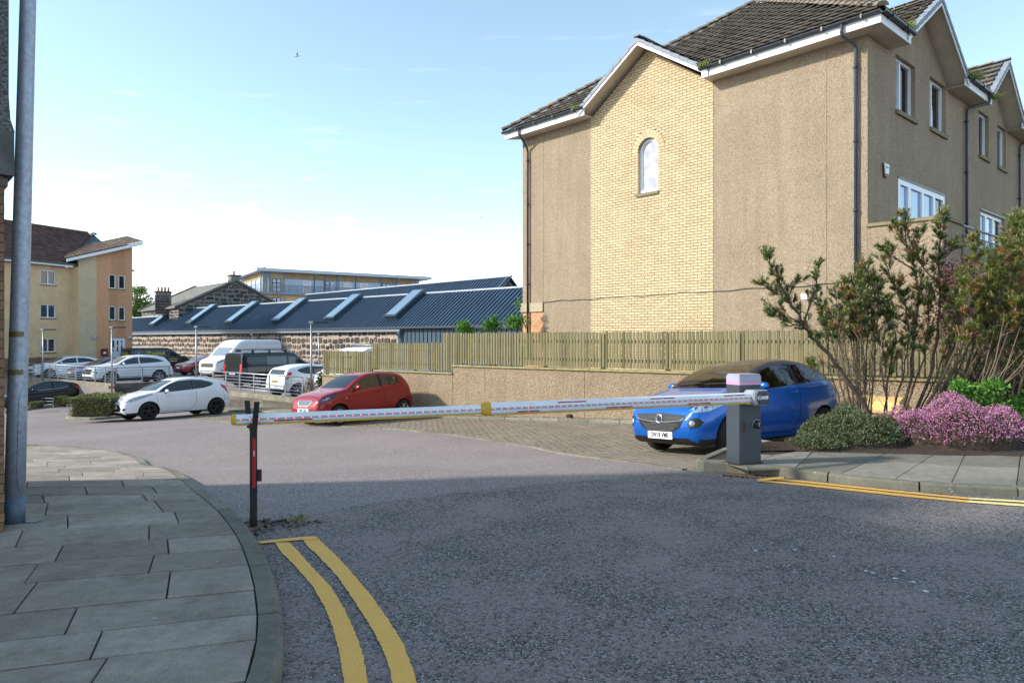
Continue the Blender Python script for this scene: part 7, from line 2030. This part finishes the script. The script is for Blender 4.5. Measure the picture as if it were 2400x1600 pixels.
        if getattr(c, 'mirror', None):
            s, y, z_ = c.mirror
            for sg in (1, -1):
                mb = MB(); vs = []
                for i in range(7):
                    t = math.pi*i/6
                    for k in range(10):
                        a_ = 2*math.pi*k/10; vs.append((c.xn-s + .055*math.sin(t)*math.cos(a_), sg*(y - .11*math.cos(t)), z_ + .065*math.sin(t)*math.sin(a_)))
                mb.add(vs, [(i*10+k, i*10+(k+1) % 10, (i+1)*10+(k+1) % 10, (i+1)*10+k) for i in range(6) for k in range(10)], 0, True)
                o_ = mb.build('door_mirror', mt[c.paint if not getattr(c, 'mirmat', None) else c.mirmat], c.root, recalc=True)
                mb = MB(); mb.tube([(c.xn-s, sg*(y-.02), z_-.04), (c.xn-s+.02, sg*(y-.14), z_-.07)], [.025, .03], 6); mb.build('mirror_arm', mt['trim'], o_)
        for s, z_ in getattr(c, 'handles', []):
            for sg in (1, -1):
                h_ = c.hit(rad(90)*sg, -(c.xn-s)*sg, z_)
                if h_:
                    p = h_[0]; mb = MB(); mb.tube([p + Vector((.09, 0, 0)) , p + Vector((.07, sg*.028, 0)), p + Vector((-.07, sg*.028, .004)), p + Vector((-.09, 0, .004))], .011, 6); mb.build('door_handle', mt[c.paint], c.root)
        return c.root
    def plate(c, z_, text, front=True, m='plate_white', tilt=0):
        ph = 0 if front else math.pi; h_ = c.hit(ph, 0, z_)
        if not h_: return
        p = h_[0]; sx = 1 if front else -1
        h2 = c.hit(ph, .2, z_); x = max(p.x*sx, h2[0].x*sx)*sx + sx*.008
        mb = MB(); mb.box((x, 0, z_), (.010, .52, .111)); o = mb.build('number_plate', mt[m], c.root)
        if text: text_obj('lettering', text, .100, mt['black_text'], basis((x + sx*.0065, 0, z_-.001), (0, sx, 0), (0, 0, 1)) @ Matrix.Diagonal((.80, 1.05, 1, 1)), o, bold=.0035)
        return o
    def interior(c, dash=1.25, rows=((1.95, .36), ), wheel_side=-1):
        for s, y in rows:
            for sg in (1, -1):
                mb = MB(); x = c.xn - s
                mb.bevbox((x, sg*y, .52), (.5, .48, .16), .05)
                R_ = Matrix.Rotation(rad(-16), 3, 'Y'); vs0 = len(mb.v); mb.bevbox((0, 0, .30), (.13, .46, .60), .05)
                for i in range(vs0, len(mb.v)): q = R_ @ Vector(mb.v[i]); mb.v[i] = (q.x + x-.24, q.y + sg*y, q.z + .55)
                vs0 = len(mb.v); mb.bevbox((0, 0, .70), (.10, .25, .17), .03)
                for i in range(vs0, len(mb.v)): q = R_ @ Vector(mb.v[i]); mb.v[i] = (q.x + x-.24, q.y + sg*y, q.z + .55)
                mb.build('seat', mt['seat'], c.root, recalc=True)
        mb = MB(); mb.bevbox((c.xn-dash, 0, .80), (.45, c.W*.74, .22), .06); mb.build('dashboard', mt['seat'], c.root)
        mb = MB(); mb.bevbox((c.xn-c.cab[1]+.62, 0, .70), (.16, c.W*.66, .42), .05); mb.build('rear_bench', mt['seat'], c.root)
        mb = MB(); ct = Vector((c.xn-dash-.32, wheel_side*.36, .93)); pts = []
        for k in range(25): t = 2*math.pi*k/24; pts.append(ct + Vector((.08*math.sin(t), .18*math.cos(t), .17*math.sin(t))))
        mb.tube(pts, .014, 6); mb.build('steering_wheel', mt['trim'], c.root)
deckz = lambda x, y: DZ
HD = (-.616, -.788); HR = (.616, .788)

# ---- white three-door hatchback (near)
fi_top = [(0, .50), (.02, .60), (.06, .68), (.16, .755), (.35, .845), (.70, .935), (1.0, .985), (1.12, 1.01), (1.45, 1.20), (1.80, 1.36), (2.1, 1.43), (2.5, 1.45), (2.95, 1.42), (3.40, 1.34), (3.68, 1.29), (3.74, 1.22), (3.84, 1.0), (3.90, .86), (3.94, .70), (3.95, .52)]
fi_belt = [(0, .64), (.3, .74), (1.0, .90), (1.6, .94), (2.5, .98), (3.1, 1.05), (3.6, 1.02), (3.95, .9)]
fi_win = [[(1.16, .965), (1.34, 1.10), (1.60, 1.235), (1.90, 1.335), (2.38, 1.365), (2.38, 1.01), (1.7, .97)], [(2.47, 1.365), (2.80, 1.345), (3.12, 1.27), (3.28, 1.20), (3.14, 1.11), (2.85, 1.045), (2.47, 1.015)]]
def fiesta(paint_, cabin=True, **k):
    return Car(L=3.95, W=1.72, wb=2.49, fo=.83, R=.315, rimR=.70, top=fi_top, belt=fi_belt, paint=paint_, cabin=cabin, cab=(1.12, 3.55), sidewin=fi_win, blackside=[[(2.385, 1.365), (2.465, 1.365), (2.465, 1.012), (2.385, 1.005)]],
        screen=[(.62, 1.035), (.545, 1.345), (.45, 1.375)] , rearwin=[(.50, 1.23), (.56, 1.02)], mirror=(1.42, .92, 1.0), handles=[(2.28, .86)],
        seams=[[(1.10, .90), (1.12, .5), (1.25, .30), (2.3, .28), (2.50, .45), (2.55, .95)], [(.55, .87), (1.0, .93)]],
        patches=[('headlight', [(.13, .50, .665), (.22, .62, .655), (.40, .74, .70), (.70, .80, .80), (1.0, .80, .905), (.92, .76, .915), (.60, .68, .87), (.30, .58, .79)], 48, 'lamp'),
                 ('tail_light', [(3.58, .7, 1.16), (3.74, .7, 1.10), (3.88, .7, .90), (3.90, .7, .78), (3.82, .7, .78), (3.66, .7, .92), (3.54, .7, 1.08)], 112, 'tail'),
                 ('fog_light', [(.10, .56, .40), (.10, .66, .39), (.14, .70, .44), (.12, .62, .475)], 30, 'lamp_dark'),
                 ('rear_reflector', [(3.90, .7, .56), (3.93, .7, .56), (3.93, .7, .52), (3.90, .7, .52)], 118, 'tail')],
        patches1=[('grille', [(0, -.42, .59), (0, .42, .59), (0, .56, .46), (0, .50, .36), (0, -.50, .36), (0, -.56, .46)], 0, 'grille'), ('bonnet_badge', [(0, -.09, .70), (0, 0, .685), (0, .09, .70), (0, 0, .725)], 0, 'chrome')], **k)
c1 = fiesta('p_white', rim='rim_black', spokes=5)
c1.build('hatchback_car', 'white three-door hatchback with black wheels, nearest on the left side of the car park', 'car', 'cars parked in the car park', (-12.58, 25.9), HD, gz)
c1.plate(.50, 'NG12 EOK'); c1.interior()
# ---- red three-door city car
p8_top = [(0, .52), (.02, .62), (.06, .72), (.18, .83), (.45, .92), (.80, .985), (.95, 1.01), (1.25, 1.20), (1.58, 1.37), (1.85, 1.43), (2.2, 1.45), (2.7, 1.43), (3.05, 1.37), (3.16, 1.30), (3.28, 1.08), (3.38, .92), (3.45, .75), (3.475, .55)]
p8_win = [[(1.06, .985), (1.26, 1.13), (1.52, 1.27), (1.78, 1.35), (2.10, 1.37), (2.10, 1.03), (1.5, .985)], [(2.22, 1.365), (2.55, 1.35), (2.80, 1.30), (2.93, 1.21), (2.92, 1.13), (2.80, 1.09), (2.22, 1.045)]]
c2_ = Car(L=3.475, W=1.615, wb=2.34, fo=.66, R=.29, rimR=.68, top=p8_top, belt=[(0, .70), (.4, .80), (1.0, .93), (1.8, .98), (2.6, 1.04), (3.1, 1.08), (3.475, .95)], paint='p_red', cabin=True, cab=(1.0, 3.08), sidewin=p8_win,
         blackside=[[(2.11, 1.37), (2.22, 1.37), (2.22, 1.045), (2.11, 1.03)], [(.90, .93), (1.06, .99), (1.24, 1.13), (1.20, 1.13), (1.0, .99)]],
         screen=[(.60, 1.035), (.53, 1.34), (.45, 1.375)], rearwin=[(.48, 1.28), (.52, 1.06)], mirror=(1.24, .86, 1.04), handles=[(2.02, .87)],
         seams=[[(1.0, .93), (.98, .6), (1.06, .30), (2.05, .28), (2.2, .45), (2.24, .98)], [(.32, .86), (.6, .92), (.9, .95)]],
         patches=[('headlight', [(.13, .50, .72), (.14, .60, .665), (.28, .72, .70), (.50, .76, .80), (.66, .77, .915), (.55, .70, .91), (.30, .60, .84)], 50, 'lamp_dark'), ('lamp_reflector', [(.20, .60, .72), (.30, .68, .735), (.40, .72, .80), (.30, .64, .80)], 50, 'chrome'),
                  ('tail_light', [(3.16, .7, 1.10), (3.30, .7, .98), (3.33, .7, .82), (3.26, .7, .84), (3.2, .7, .95), (3.08, .7, 1.08)], 115, 'tail'),
                  ('side_repeater', [(.86, .7, .76), (.91, .7, .775), (.91, .7, .755), (.87, .7, .745)], 90, 'chrome'), ('fog_light', [(.06, .58, .40), (.06, .68, .40), (.10, .68, .46), (.06, .6, .46)], 30, 'lamp_dark')],
         patches1=[('grille_surround', [(0, -.31, .73), (0, .31, .73), (0, .33, .67), (0, .24, .57), (0, -.24, .57), (0, -.33, .67)], 0, 'chrome'), ('lower_intake', [(0, -.45, .36), (0, .45, .36), (0, .40, .28), (0, -.40, .28)], 0, 'grille')])
c2_.build('city_car', 'small bright red three-door car parked in front of the garden wall, behind the boom', 'car', 'cars parked in the car park', (-4.62, 20.8), (-.643, -.766), gz)
for i, z_ in enumerate((.705, .67, .635, .60)): c2_.patch('grille_slot', [(0, -.29+.015*i, z_+.013), (0, .29-.015*i, z_+.013), (0, .285-.02*i, z_-.013), (0, -.285+.02*i, z_-.013)], 0, 'grille', .009, mirror=False)
c2_.plate(.46, 'SP65 OZH'); c2_.interior(1.15, ((1.80, .34),))
mb = MB(); mb.tube([(c2_.xn-1.68, 0, 1.40), (c2_.xn-1.78, 0, 1.56)], .005, 5); mb.build('roof_aerial', mt['trim'], c2_.root)
# ---- blue city car with black roof
ad_top = [(0, .54), (.02, .64), (.06, .74), (.16, .82), (.38, .91), (.75, .995), (.93, 1.02), (1.3, 1.235), (1.65, 1.38), (2.0, 1.455), (2.4, 1.475), (2.8, 1.43), (3.15, 1.33), (3.36, 1.22), (3.5, 1.08), (3.62, .90), (3.68, .72), (3.70, .55)]
ad_win = [[(1.12, 1.0), (1.36, 1.15), (1.62, 1.29), (1.95, 1.375), (2.35, 1.39), (2.35, 1.055), (1.6, 1.01)], [(2.42, 1.39), (2.75, 1.355), (3.02, 1.27), (3.22, 1.14), (3.20, 1.12), (2.9, 1.095), (2.42, 1.06)]]
c3 = Car(L=3.70, W=1.72, wb=2.31, fo=.75, R=.32, rimR=.72, top=ad_top, belt=[(0, .74), (.4, .84), (1.0, .95), (1.8, 1.0), (2.6, 1.05), (3.2, 1.09), (3.7, .95)], paint='p_blue', roofmat='p_roof', roof_s=(.98, 3.40), cabin=True, cab=(1.05, 3.25), sidewin=ad_win, rim='rim_black', clear=.19,
         blackside=[[(2.345, 1.39), (2.425, 1.39), (2.425, 1.06), (2.345, 1.055)]],
         screen=[(.64, 1.045), (.56, 1.36), (.46, 1.40)], rearwin=[(.50, 1.28), (.56, 1.05)], mirror=(1.30, .95, 1.06), handles=[(2.22, .93)],
         seams=[[(1.05, .97), (1.02, .6), (1.10, .32), (2.15, .30), (2.35, .5), (2.40, 1.03)], [(2.42, .97), (2.9, .99), (3.3, 1.0)], [(.22, .78), (.5, .90), (.95, .97)]],
         patches=[('headlight', [(.14, .50, .735), (.20, .55, .70), (.36, .68, .715), (.56, .76, .79), (.66, .77, .87), (.58, .73, .90), (.38, .63, .85), (.22, .54, .79)], 42, 'lamp'),
                  ('fog_surround', [(.05, .54, .54), (.05, .60, .62), (.10, .70, .62), (.16, .76, .56), (.10, .70, .48), (.06, .60, .46)], 25, 'grille'),
                  ('tail_light', [(3.50, .7, 1.0), (3.62, .7, .9), (3.62, .7, .76), (3.52, .7, .80)], 118, 'tail')],
         patches1=[('grille', [(0, -.52, .665), (0, 0, .69), (0, .52, .665), (0, .50, .60), (0, .40, .46), (0, .26, .40), (0, -.26, .40), (0, -.40, .46), (0, -.50, .60)], 0, 'grille'), ('lower_lip', [(0, -.62, .275), (0, .62, .275), (0, .58, .215), (0, -.58, .215)], 0, 'grille')])
c3.build('compact_car', 'bright blue compact car with black roof parked behind the barrier cabinet', 'car', 'cars parked in the car park', (3.93, 11.93), (-.839, -.545), gz)
for z_ in (.648,): c3.patch('chrome_bar', [(0, -.47, z_+.008), (0, .47, z_+.008), (0, .47, z_-.008), (0, -.47, z_-.008)], 0, 'lamp_dark', .010, mirror=False)
c3.patch('chrome_wing', [(0, -.52, .625), (0, -.45, .59), (0, -.15, .565), (0, .15, .565), (0, .45, .59), (0, .52, .625), (0, .44, .575), (0, .15, .542), (0, -.15, .542), (0, -.44, .575)], 0, 'chrome', .012, mirror=False)
mesh_ = MB()
for r in range(6):
    for k in range(-8, 9):
        y, z_ = (k + (r % 2)*.5)*.045, .525 - r*.021; lim = .43 - r*.035
        if abs(y) < lim:
            h_ = c3.hit(0, y, z_)
            if h_: mesh_.box(h_[0] + h_[1]*.010, (.006, .026, .008))
mesh_.build('grille_mesh', mt['chrome'], c3.root)
h_ = c3.hit(0, 0, .60); bd_ = MB(); bx_, bz_ = h_[0].x + .016, .60
bd_.lathe([(.058, 0), (.066, .008), (.074, 0)], 28, axis='X', c=(bx_, 0, bz_)); bd_.lathe([(0, -.004), (.058, -.004)], 24, axis='X', c=(bx_, 0, bz_))
bo_ = bd_.build('badge', mt['chrome'], c3.root)
gm_ = MB()   # griffin-like figure of raised strokes
for P in ([(-.035, -.03), (-.02, .0), (-.03, .03), (-.01, .045)], [(-.02, 0), (.01, .01), (.03, .035)], [(.01, .01), (.03, -.005), (.045, -.01)], [(-.01, -.005), (.0, -.04)], [(.01, .0), (.025, -.035)]):
    gm_.tube([(bx_+.004, y, bz_+z_) for y, z_ in P], .005, 5)
gm_.build('emblem', mt['lamp_dark'], bo_)
for sg in (1, -1):
    h_ = c3.hit(rad(20)*sg, .62*sg*math.cos(rad(20)) - (c3.xn-.07)*math.sin(rad(20))*sg, .54); 
    if h_:
        mb = MB(); n_ = h_[1]; e_ = Vector((0, 0, 1)); R_ = n_.to_track_quat('X', 'Z').to_matrix()
        mb.lathe([(0, .016), (.035, .013), (.046, .003)], 20, axis='X', c=h_[0], M3=R_); mb.build('fog_light', mt['lamp'], c3.root)
c3.plate(.345, 'SW18 VME'); c3.interior(1.2, ((1.92, .36),))
def wipers(c, sp):
    mb = MB()
    for y0, y1 in sp:
        pts = []
        for k in range(6):
            y = y0 + (y1-y0)*k/5; z_ = 1.0 + .0*k; 
            for s in np.arange(c.cab[0]-.25, c.cab[0]+.5, .01):
                pass
            h_ = c.bvh.ray_cast(Vector((c.xn-(c.cab[0]-.02) - .035*k/5, y, 3)), Vector((0, 0, -1)))
            if h_[0]: pts.append(h_[0] + h_[1]*.018)
        if len(pts) > 1: mb.tube(pts, .008, 5)
    mb.build('wiper', mt['trim'], c.root)
wipers(c1, ((-.55, -.05), (.05, .5))); wipers(c2_, ((-.5, 0), (.05, .5))); wipers(c3, ((-.55, -.0), (.02, .55)))

# ---- cars on the deck and beyond
G_ = 'cars parked in the car park'
c4 = fiesta('p_black', False, spokes=5); c4.build('hatchback_car', 'black hatchback with a bright red tail light, partly hidden by the lamp pole', 'car', G_, (-26.1, 38.6), HD, gz)
c4.patch('chrome_line', [(1.7, 0, .965), (2.9, 0, 1.045), (3.2, 0, 1.13), (3.2, 0, 1.115), (2.9, 0, 1.03), (1.7, 0, .95)], 90, 'chrome', .004)
c5 = fiesta('p_silver', False, spokes=8); c5.build('hatchback_car', 'white hatchback seen from behind on the deck, between the black van and the fence', 'car', G_, (-9.35, 32.3), HR, deckz)
c5.plate(.72, 'ST13 FHN', False, 'plate_yellow')
c5.patch('rear_bumper_trim', [(0, -.5, .42), (0, .5, .42), (0, .42, .28), (0, -.42, .28)], 180, 'trim', .005, mirror=False)
tu_top = [(0, .62), (.02, .78), (.06, .92), (.18, 1.0), (.6, 1.09), (1.05, 1.14), (1.25, 1.18), (1.6, 1.38), (1.95, 1.55), (2.3, 1.63), (2.9, 1.65), (3.6, 1.60), (4.0, 1.52), (4.08, 1.45), (4.28, 1.18), (4.42, 1.0), (4.48, .8), (4.5, .6)]
tu_win = [[(1.32, 1.13), (1.55, 1.27), (1.85, 1.43), (2.25, 1.53), (2.45, 1.54), (2.45, 1.18), (1.7, 1.14)], [(2.52, 1.54), (3.1, 1.52), (3.5, 1.45), (3.95, 1.27), (3.5, 1.23), (2.52, 1.18)]]
c6 = Car(L=4.5, W=1.86, wb=2.68, fo=.92, R=.36, tw=.23, rimR=.72, top=tu_top, belt=[(0, .88), (.5, 1.0), (1.3, 1.07), (2.5, 1.12), (3.6, 1.18), (4.5, 1.1)], paint='p_white', sidewin=tu_win, clear=.26, trimz=.42, archgap=.09, spokes=5,
         screenmat='screen_far', screen=[(.70, 1.20), (.60, 1.52), (.5, 1.56)], rearwin=[(.52, 1.42), (.60, 1.16)], mirror=(1.55, 1.02, 1.2), handles=[(2.3, .98), (3.3, 1.02)],
         seams=[[(1.25, 1.08), (1.22, .7), (1.35, .45), (2.35, .42), (2.48, .7), (2.48, 1.15)], [(2.48, .45), (3.3, .5), (3.55, .9), (3.6, 1.2)]],
         patches=[('headlight', [(.10, .58, .80), (.12, .80, .80), (.24, .86, .74), (.22, .84, .66), (.08, .66, .70)], 35, 'lamp_dark'), ('tail_light', [(4.2, .7, 1.12), (4.42, .7, 1.0), (4.42, .7, .92), (4.2, .7, .98)], 118, 'tail')],
         patches1=[('grille', [(0, -.62, .90), (0, .62, .90), (0, .55, .62), (0, -.55, .62)], 0, 'lamp_dark'), ('lower_intake', [(0, -.7, .5), (0, .7, .5), (0, .6, .34), (0, -.6, .34)], 0, 'grille')])
c6.build('crossover_car', 'white crossover car at the deck corner behind the railing', 'car', G_, (-22.5, 40.95), HD, deckz); c6.plate(.56, '')
cv_top = [(0, .55), (.02, .66), (.08, .74), (.3, .84), (.8, .95), (1.05, 1.0), (1.4, 1.16), (1.85, 1.35), (2.3, 1.43), (2.8, 1.43), (3.4, 1.36), (3.85, 1.26), (3.95, 1.18), (4.15, .98), (4.3, .85), (4.35, .55)]
cv_win = [[(1.25, 1.0), (1.5, 1.12), (1.9, 1.29), (2.35, 1.35), (2.5, 1.35), (2.5, 1.02), (1.8, 1.0)], [(2.57, 1.35), (3.0, 1.33), (3.35, 1.26), (3.65, 1.14), (3.4, 1.07), (2.57, 1.02)]]
def saloon(p, **k):
    return Car(L=4.35, W=1.80, wb=2.65, fo=.85, R=.325, rimR=.72, top=cv_top, belt=[(0, .72), (.5, .86), (1.2, .95), (2.5, 1.0), (3.6, 1.04), (4.35, .95)], paint=p, sidewin=cv_win, screen=[(.68, 1.03), (.57, 1.32), (.48, 1.37)], rearwin=[(.5, 1.2), (.58, 1.0)], mirror=(1.5, .98, 1.04), handles=[(2.3, .88), (3.2, .9)],
         seams=[[(1.2, .95), (1.18, .6), (1.3, .32), (2.4, .3), (2.53, .55), (2.53, 1.0)], [(2.55, .32), (3.2, .35), (3.45, .8), (3.5, 1.05)]],
         patches=[('headlight', [(.10, .52, .70), (.12, .70, .66), (.4, .82, .72), (.62, .84, .82), (.3, .66, .78)], 40, 'lamp'), ('tail_light', [(4.0, .7, 1.02), (4.2, .7, .92), (4.2, .7, .82), (3.95, .7, .9)], 118, 'tail'), ('fog_light', [(.05, .6, .42), (.05, .74, .42), (.1, .76, .36), (.05, .62, .34)], 30, 'grille')],
         patches1=[('grille', [(0, -.5, .64), (0, .5, .64), (0, .42, .50), (0, -.42, .50)], 0, 'grille'), ('lower_intake', [(0, -.55, .4), (0, .55, .4), (0, .5, .28), (0, -.5, .28)], 0, 'grille')], **k)
c7 = saloon('p_white'); c7.build('hatchback_car', 'white low five-door car on the deck just right of the lamp pole', 'car', G_, (-30.2, 47.3), HD, deckz)
c8 = saloon('p_navy', spokes=8); c8.build('saloon_car', 'navy car on the deck half hidden behind the white crossover', 'car', G_, (-25.5, 44.0), HD, deckz); c8.plate(.56, '')
c9 = saloon('p_darkred'); c9.build('saloon_car', 'dark red car nose-on beside the white high-roof van', 'car', G_, (-22.6, 51.7), HD, deckz); c9.plate(.56, '')
# vans
def van(L, W, H, wb, fo, paint_, hood, wtop, **k):
    """hood: (s, z) list of the front; boxy rear"""
    top = hood + [(L-.25, H-.02), (L-.08, H-.07), (L-.04, H-.25), (L-.01, 1.0), (L, .6)]
    base = dict(L=L, W=W, wb=wb, fo=fo, R=.335, tw=.21, rimR=.66, top=top, belt=[(0, .95), (.6, 1.08), (1.2, 1.14), (L-.5, 1.14), (L, 1.12)], paint=paint_, tumble=.10, belt_in=.965, trimz=.34,
         plan=[(0, .70), (.02, .79), (.08, .87), (.2, .93), (.5, .98), (.9, 1), (L-.3, 1), (L-.08, .985), (L-.02, .96), (L, .93)], spokes=5)
    base.update(k); return Car(**base)
tr_hood = [(0, .62), (.02, .86), (.08, .98), (.35, 1.10), (.75, 1.20), (1.0, 1.28), (1.35, 1.55), (1.75, 1.82), (2.1, 1.90)]
tk = van(5.0, 1.95, 1.92, 3.0, .95, 'p_black', tr_hood, 1.7, sidewin=[[(1.22, 1.22), (1.45, 1.42), (1.75, 1.62), (2.15, 1.68), (2.15, 1.22)]], screen=[(.74, 1.34), (.66, 1.76)], rearwin=[(.62, 1.68), (.66, 1.25)], mirror=(1.35, 1.12, 1.3),
         seams=[[(2.2, 1.75), (2.2, .4)], [(3.3, 1.75), (3.3, .4)]], patches=[('headlight', [(.12, .62, .88), (.2, .85, .86), (.55, .93, 1.02), (.3, .8, 1.02)], 40, 'lamp')])
tk.build('van', 'black van with yellow Turkish kitchen lettering in front of the stone hall', 'van', 'vans parked in the car park', (-29.3, 57.6), HR, deckz)
def van_text(c, s_, z_, t, size, m, side=-1, sc=1.0, shear=0):
    h_ = c.hit(rad(90)*side, -(c.xn-s_)*side, z_); p = h_[0] + Vector((0, side*.012, 0))
    return text_obj('lettering', t, size, mt[m], basis(p, (-side*1.0, 0, 0), (0, 0, 1)) @ Matrix.Diagonal((sc, 1, 1, 1)), c.root, shear=shear, bold=.006)
van_text(tk, 3.05, 1.42, 'Turkish', .52, 'yellow_text', -1, .95, .35); van_text(tk, 2.9, .93, 'KITCHEN', .22, 'white_text'); van_text(tk, 1.62, .98, '01224 485303', .13, 'yellow_text'); van_text(tk, 1.62, .80, 'turkishkitchen.co.uk', .075, 'white_text')
mb = MB()
h_ = tk.hit(-rad(90), (tk.xn-4.35), 1.42); pc_ = h_[0] + Vector((0, -.014, 0))
for r0, r1 in ((.27, .29),):
    for k in range(32):
        a0, a1 = 2*math.pi*k/32, 2*math.pi*(k+1)/32
        mb.add([pc_ + Vector((r_*math.cos(a), 0, r_*math.sin(a))) for r_, a in ((r0, a0), (r1, a0), (r1, a1), (r0, a1))], [(0, 1, 2, 3)])
mb.add([pc_ + Vector((x, 0, z_)) for x, z_ in ((-.18, -.04), (.18, -.04), (.18, -.0), (-.18, 0))], [(0, 1, 2, 3)]); mb.add([pc_ + Vector((x, 0, z_)) for x, z_ in ((-.1, .04), (.1, .04), (.04, .14), (-.04, .14))], [(0, 1, 2, 3)])
mb.build('round_logo', mt['roof_trim'], tk.root)
h_ = tk.hit(math.pi, 0, 1.45); text_obj('lettering', 'Turkish', .36, mt['yellow_text'], basis(Vector((h_[0].x-.02, 0, 1.45)), (0, -1, 0), (0, 0, 1)), tk.root, shear=.3, bold=.006)
h_ = tk.hit(math.pi, 0, 1.15); text_obj('lettering', 'KITCHEN', .16, mt['white_text'], basis(Vector((h_[0].x-.03, 0, 1.12)), (0, -1, 0), (0, 0, 1)), tk.root, bold=.003)
tk.patch('tail_light', [(4.9, .7, 1.35), (4.99, .7, 1.35), (4.99, .7, .95), (4.9, .7, .95)], 118, 'tail')
cr_hood = [(0, .55), (.02, .95), (.08, 1.10), (.35, 1.22), (.75, 1.34), (.95, 1.42), (1.3, 1.78), (1.65, 2.12), (1.95, 2.38), (2.3, 2.52), (2.7, 2.56)]
wv = van(5.9, 2.02, 2.56, 3.64, 1.0, 'p_white', cr_hood, 2.2, sidewin=[[(1.12, 1.35), (1.35, 1.62), (1.65, 1.86), (2.05, 1.92), (2.05, 1.35), (1.5, 1.28)]], screen=[(.78, 1.46), (.68, 2.02)], rearwin=[], mirror=(1.35, 1.16, 1.45),
         seams=[[(2.15, 2.3), (2.15, .5)], [(3.5, 2.3), (3.5, .5)], [(2.2, 1.95), (5.7, 1.95)], [(2.2, 2.3), (5.7, 2.3)]], trimz=.5,
         patches=[('headlight', [(.12, .62, 1.02), (.2, .88, .98), (.6, .97, 1.12), (.5, .93, 1.2), (.25, .75, 1.12)], 40, 'lamp')], patches1=[('grille', [(0, -.55, 1.0), (0, .55, 1.0), (0, .6, .72), (0, -.6, .72)], 0, 'grille')], mirmat='trim')
wv.screenmat = 'screen_far'
wv.build('van', 'tall white high-roof van behind the black van with roof bars', 'van', 'vans parked in the car park', (-19.3, 49.5), (-.45, -.893), deckz)
bv = van(5.0, 1.92, 1.90, 3.2, .92, 'p_black', tr_hood[:-1] + [(2.1, 1.88)], 1.7, sidewin=[[(1.22, 1.22), (1.45, 1.42), (1.75, 1.60), (2.15, 1.66), (2.15, 1.22)], [(2.3, 1.22), (2.3, 1.66), (3.5, 1.66), (3.5, 1.22)]], screen=[(.74, 1.34), (.66, 1.76)], rearwin=[(.68, 1.70), (.76, 1.08)], mirror=(1.35, 1.12, 1.3),
         seams=[[(2.22, 1.75), (2.22, .4)], [(3.58, 1.75), (3.58, .4)]], patches=[('tail_light', [(4.86, .7, 1.28), (4.985, .7, 1.28), (4.985, .7, .74), (4.86, .7, .74)], 118, 'tail')])
bv.build('van', 'black van with silver roof bars seen from behind, above the ramp wall', 'van', 'vans parked in the car park', (-13.3, 38.9), HR, deckz); bv.plate(.78, 'SV64 KXA', False, 'plate_white')
for s_ in (2.3, 3.3, 4.3):
    mb = MB(); mb.tube([(bv.xn-s_, -.86, 2.0), (bv.xn-s_, .86, 2.0)], .022, 6)
    for sg in (1, -1): mb.bevbox((bv.xn-s_, sg*.78, 1.93), (.10, .10, .14), .02)
    mb.build('roof_bar', mt['trim'], bv.root)
for sg in (1, -1):
    mb = MB(); mb.tube([(bv.xn-1.9, sg*.62, 2.04), (bv.xn-4.75, sg*.62, 2.05)], .022, 6); mb.build('carried_pole', mt['galv'], bv.root)
mh_hood = [(0, .60), (.02, .95), (.08, 1.08), (.3, 1.16), (.5, 1.22), (.85, 1.62), (1.25, 2.02), (1.6, 2.18), (2.0, 2.22)]
mh = van(5.4, 2.0, 2.22, 3.4, .95, 'p_white', mh_hood, 2.0, sidewin=[[(1.1, 1.25), (1.3, 1.52), (1.6, 1.72), (2.0, 1.74), (2.0, 1.25)]], screen=[(.80, 1.28), (.72, 2.0)], rearwin=[], mirror=(1.2, 1.14, 1.3), seams=[[(2.1, 2.0), (2.1, .5)]],
         patches=[('headlight', [(.12, .6, .92), (.15, .86, .90), (.3, .92, 1.05), (.15, .8, 1.06)], 35, 'lamp')], patches1=[('grille', [(0, -.45, .9), (0, .45, .9), (0, .45, .7), (0, -.45, .7)], 0, 'grille')])
mt['screen_cover'] = mat('white_screen_cover', (.80, .78, .74), .8, var=.06, world=False); mh.screenmat = 'screen_cover'
mh.build('camper_van', 'white van with a covered windscreen, mostly hidden behind the left end of the fence', 'van', 'vans parked in the car park', (-6.35, 31.9), HD, deckz)
mb = MB()
for sg in (1, -1): mb.tube([(mh.xn-2.0, sg*.8, 2.32), (mh.xn-5.1, sg*.8, 2.32)], .03, 6)
for s_ in (2.2, 3.5, 4.9): mb.tube([(mh.xn-s_, -.8, 2.32), (mh.xn-s_, .8, 2.32)], .02, 5); mb.tube([(mh.xn-s_, .8, 2.2), (mh.xn-s_, .8, 2.32)], .02, 5); mb.tube([(mh.xn-s_, -.8, 2.2), (mh.xn-s_, -.8, 2.32)], .02, 5)
mb.build('roof_rack', mt['galv'], mh.root)
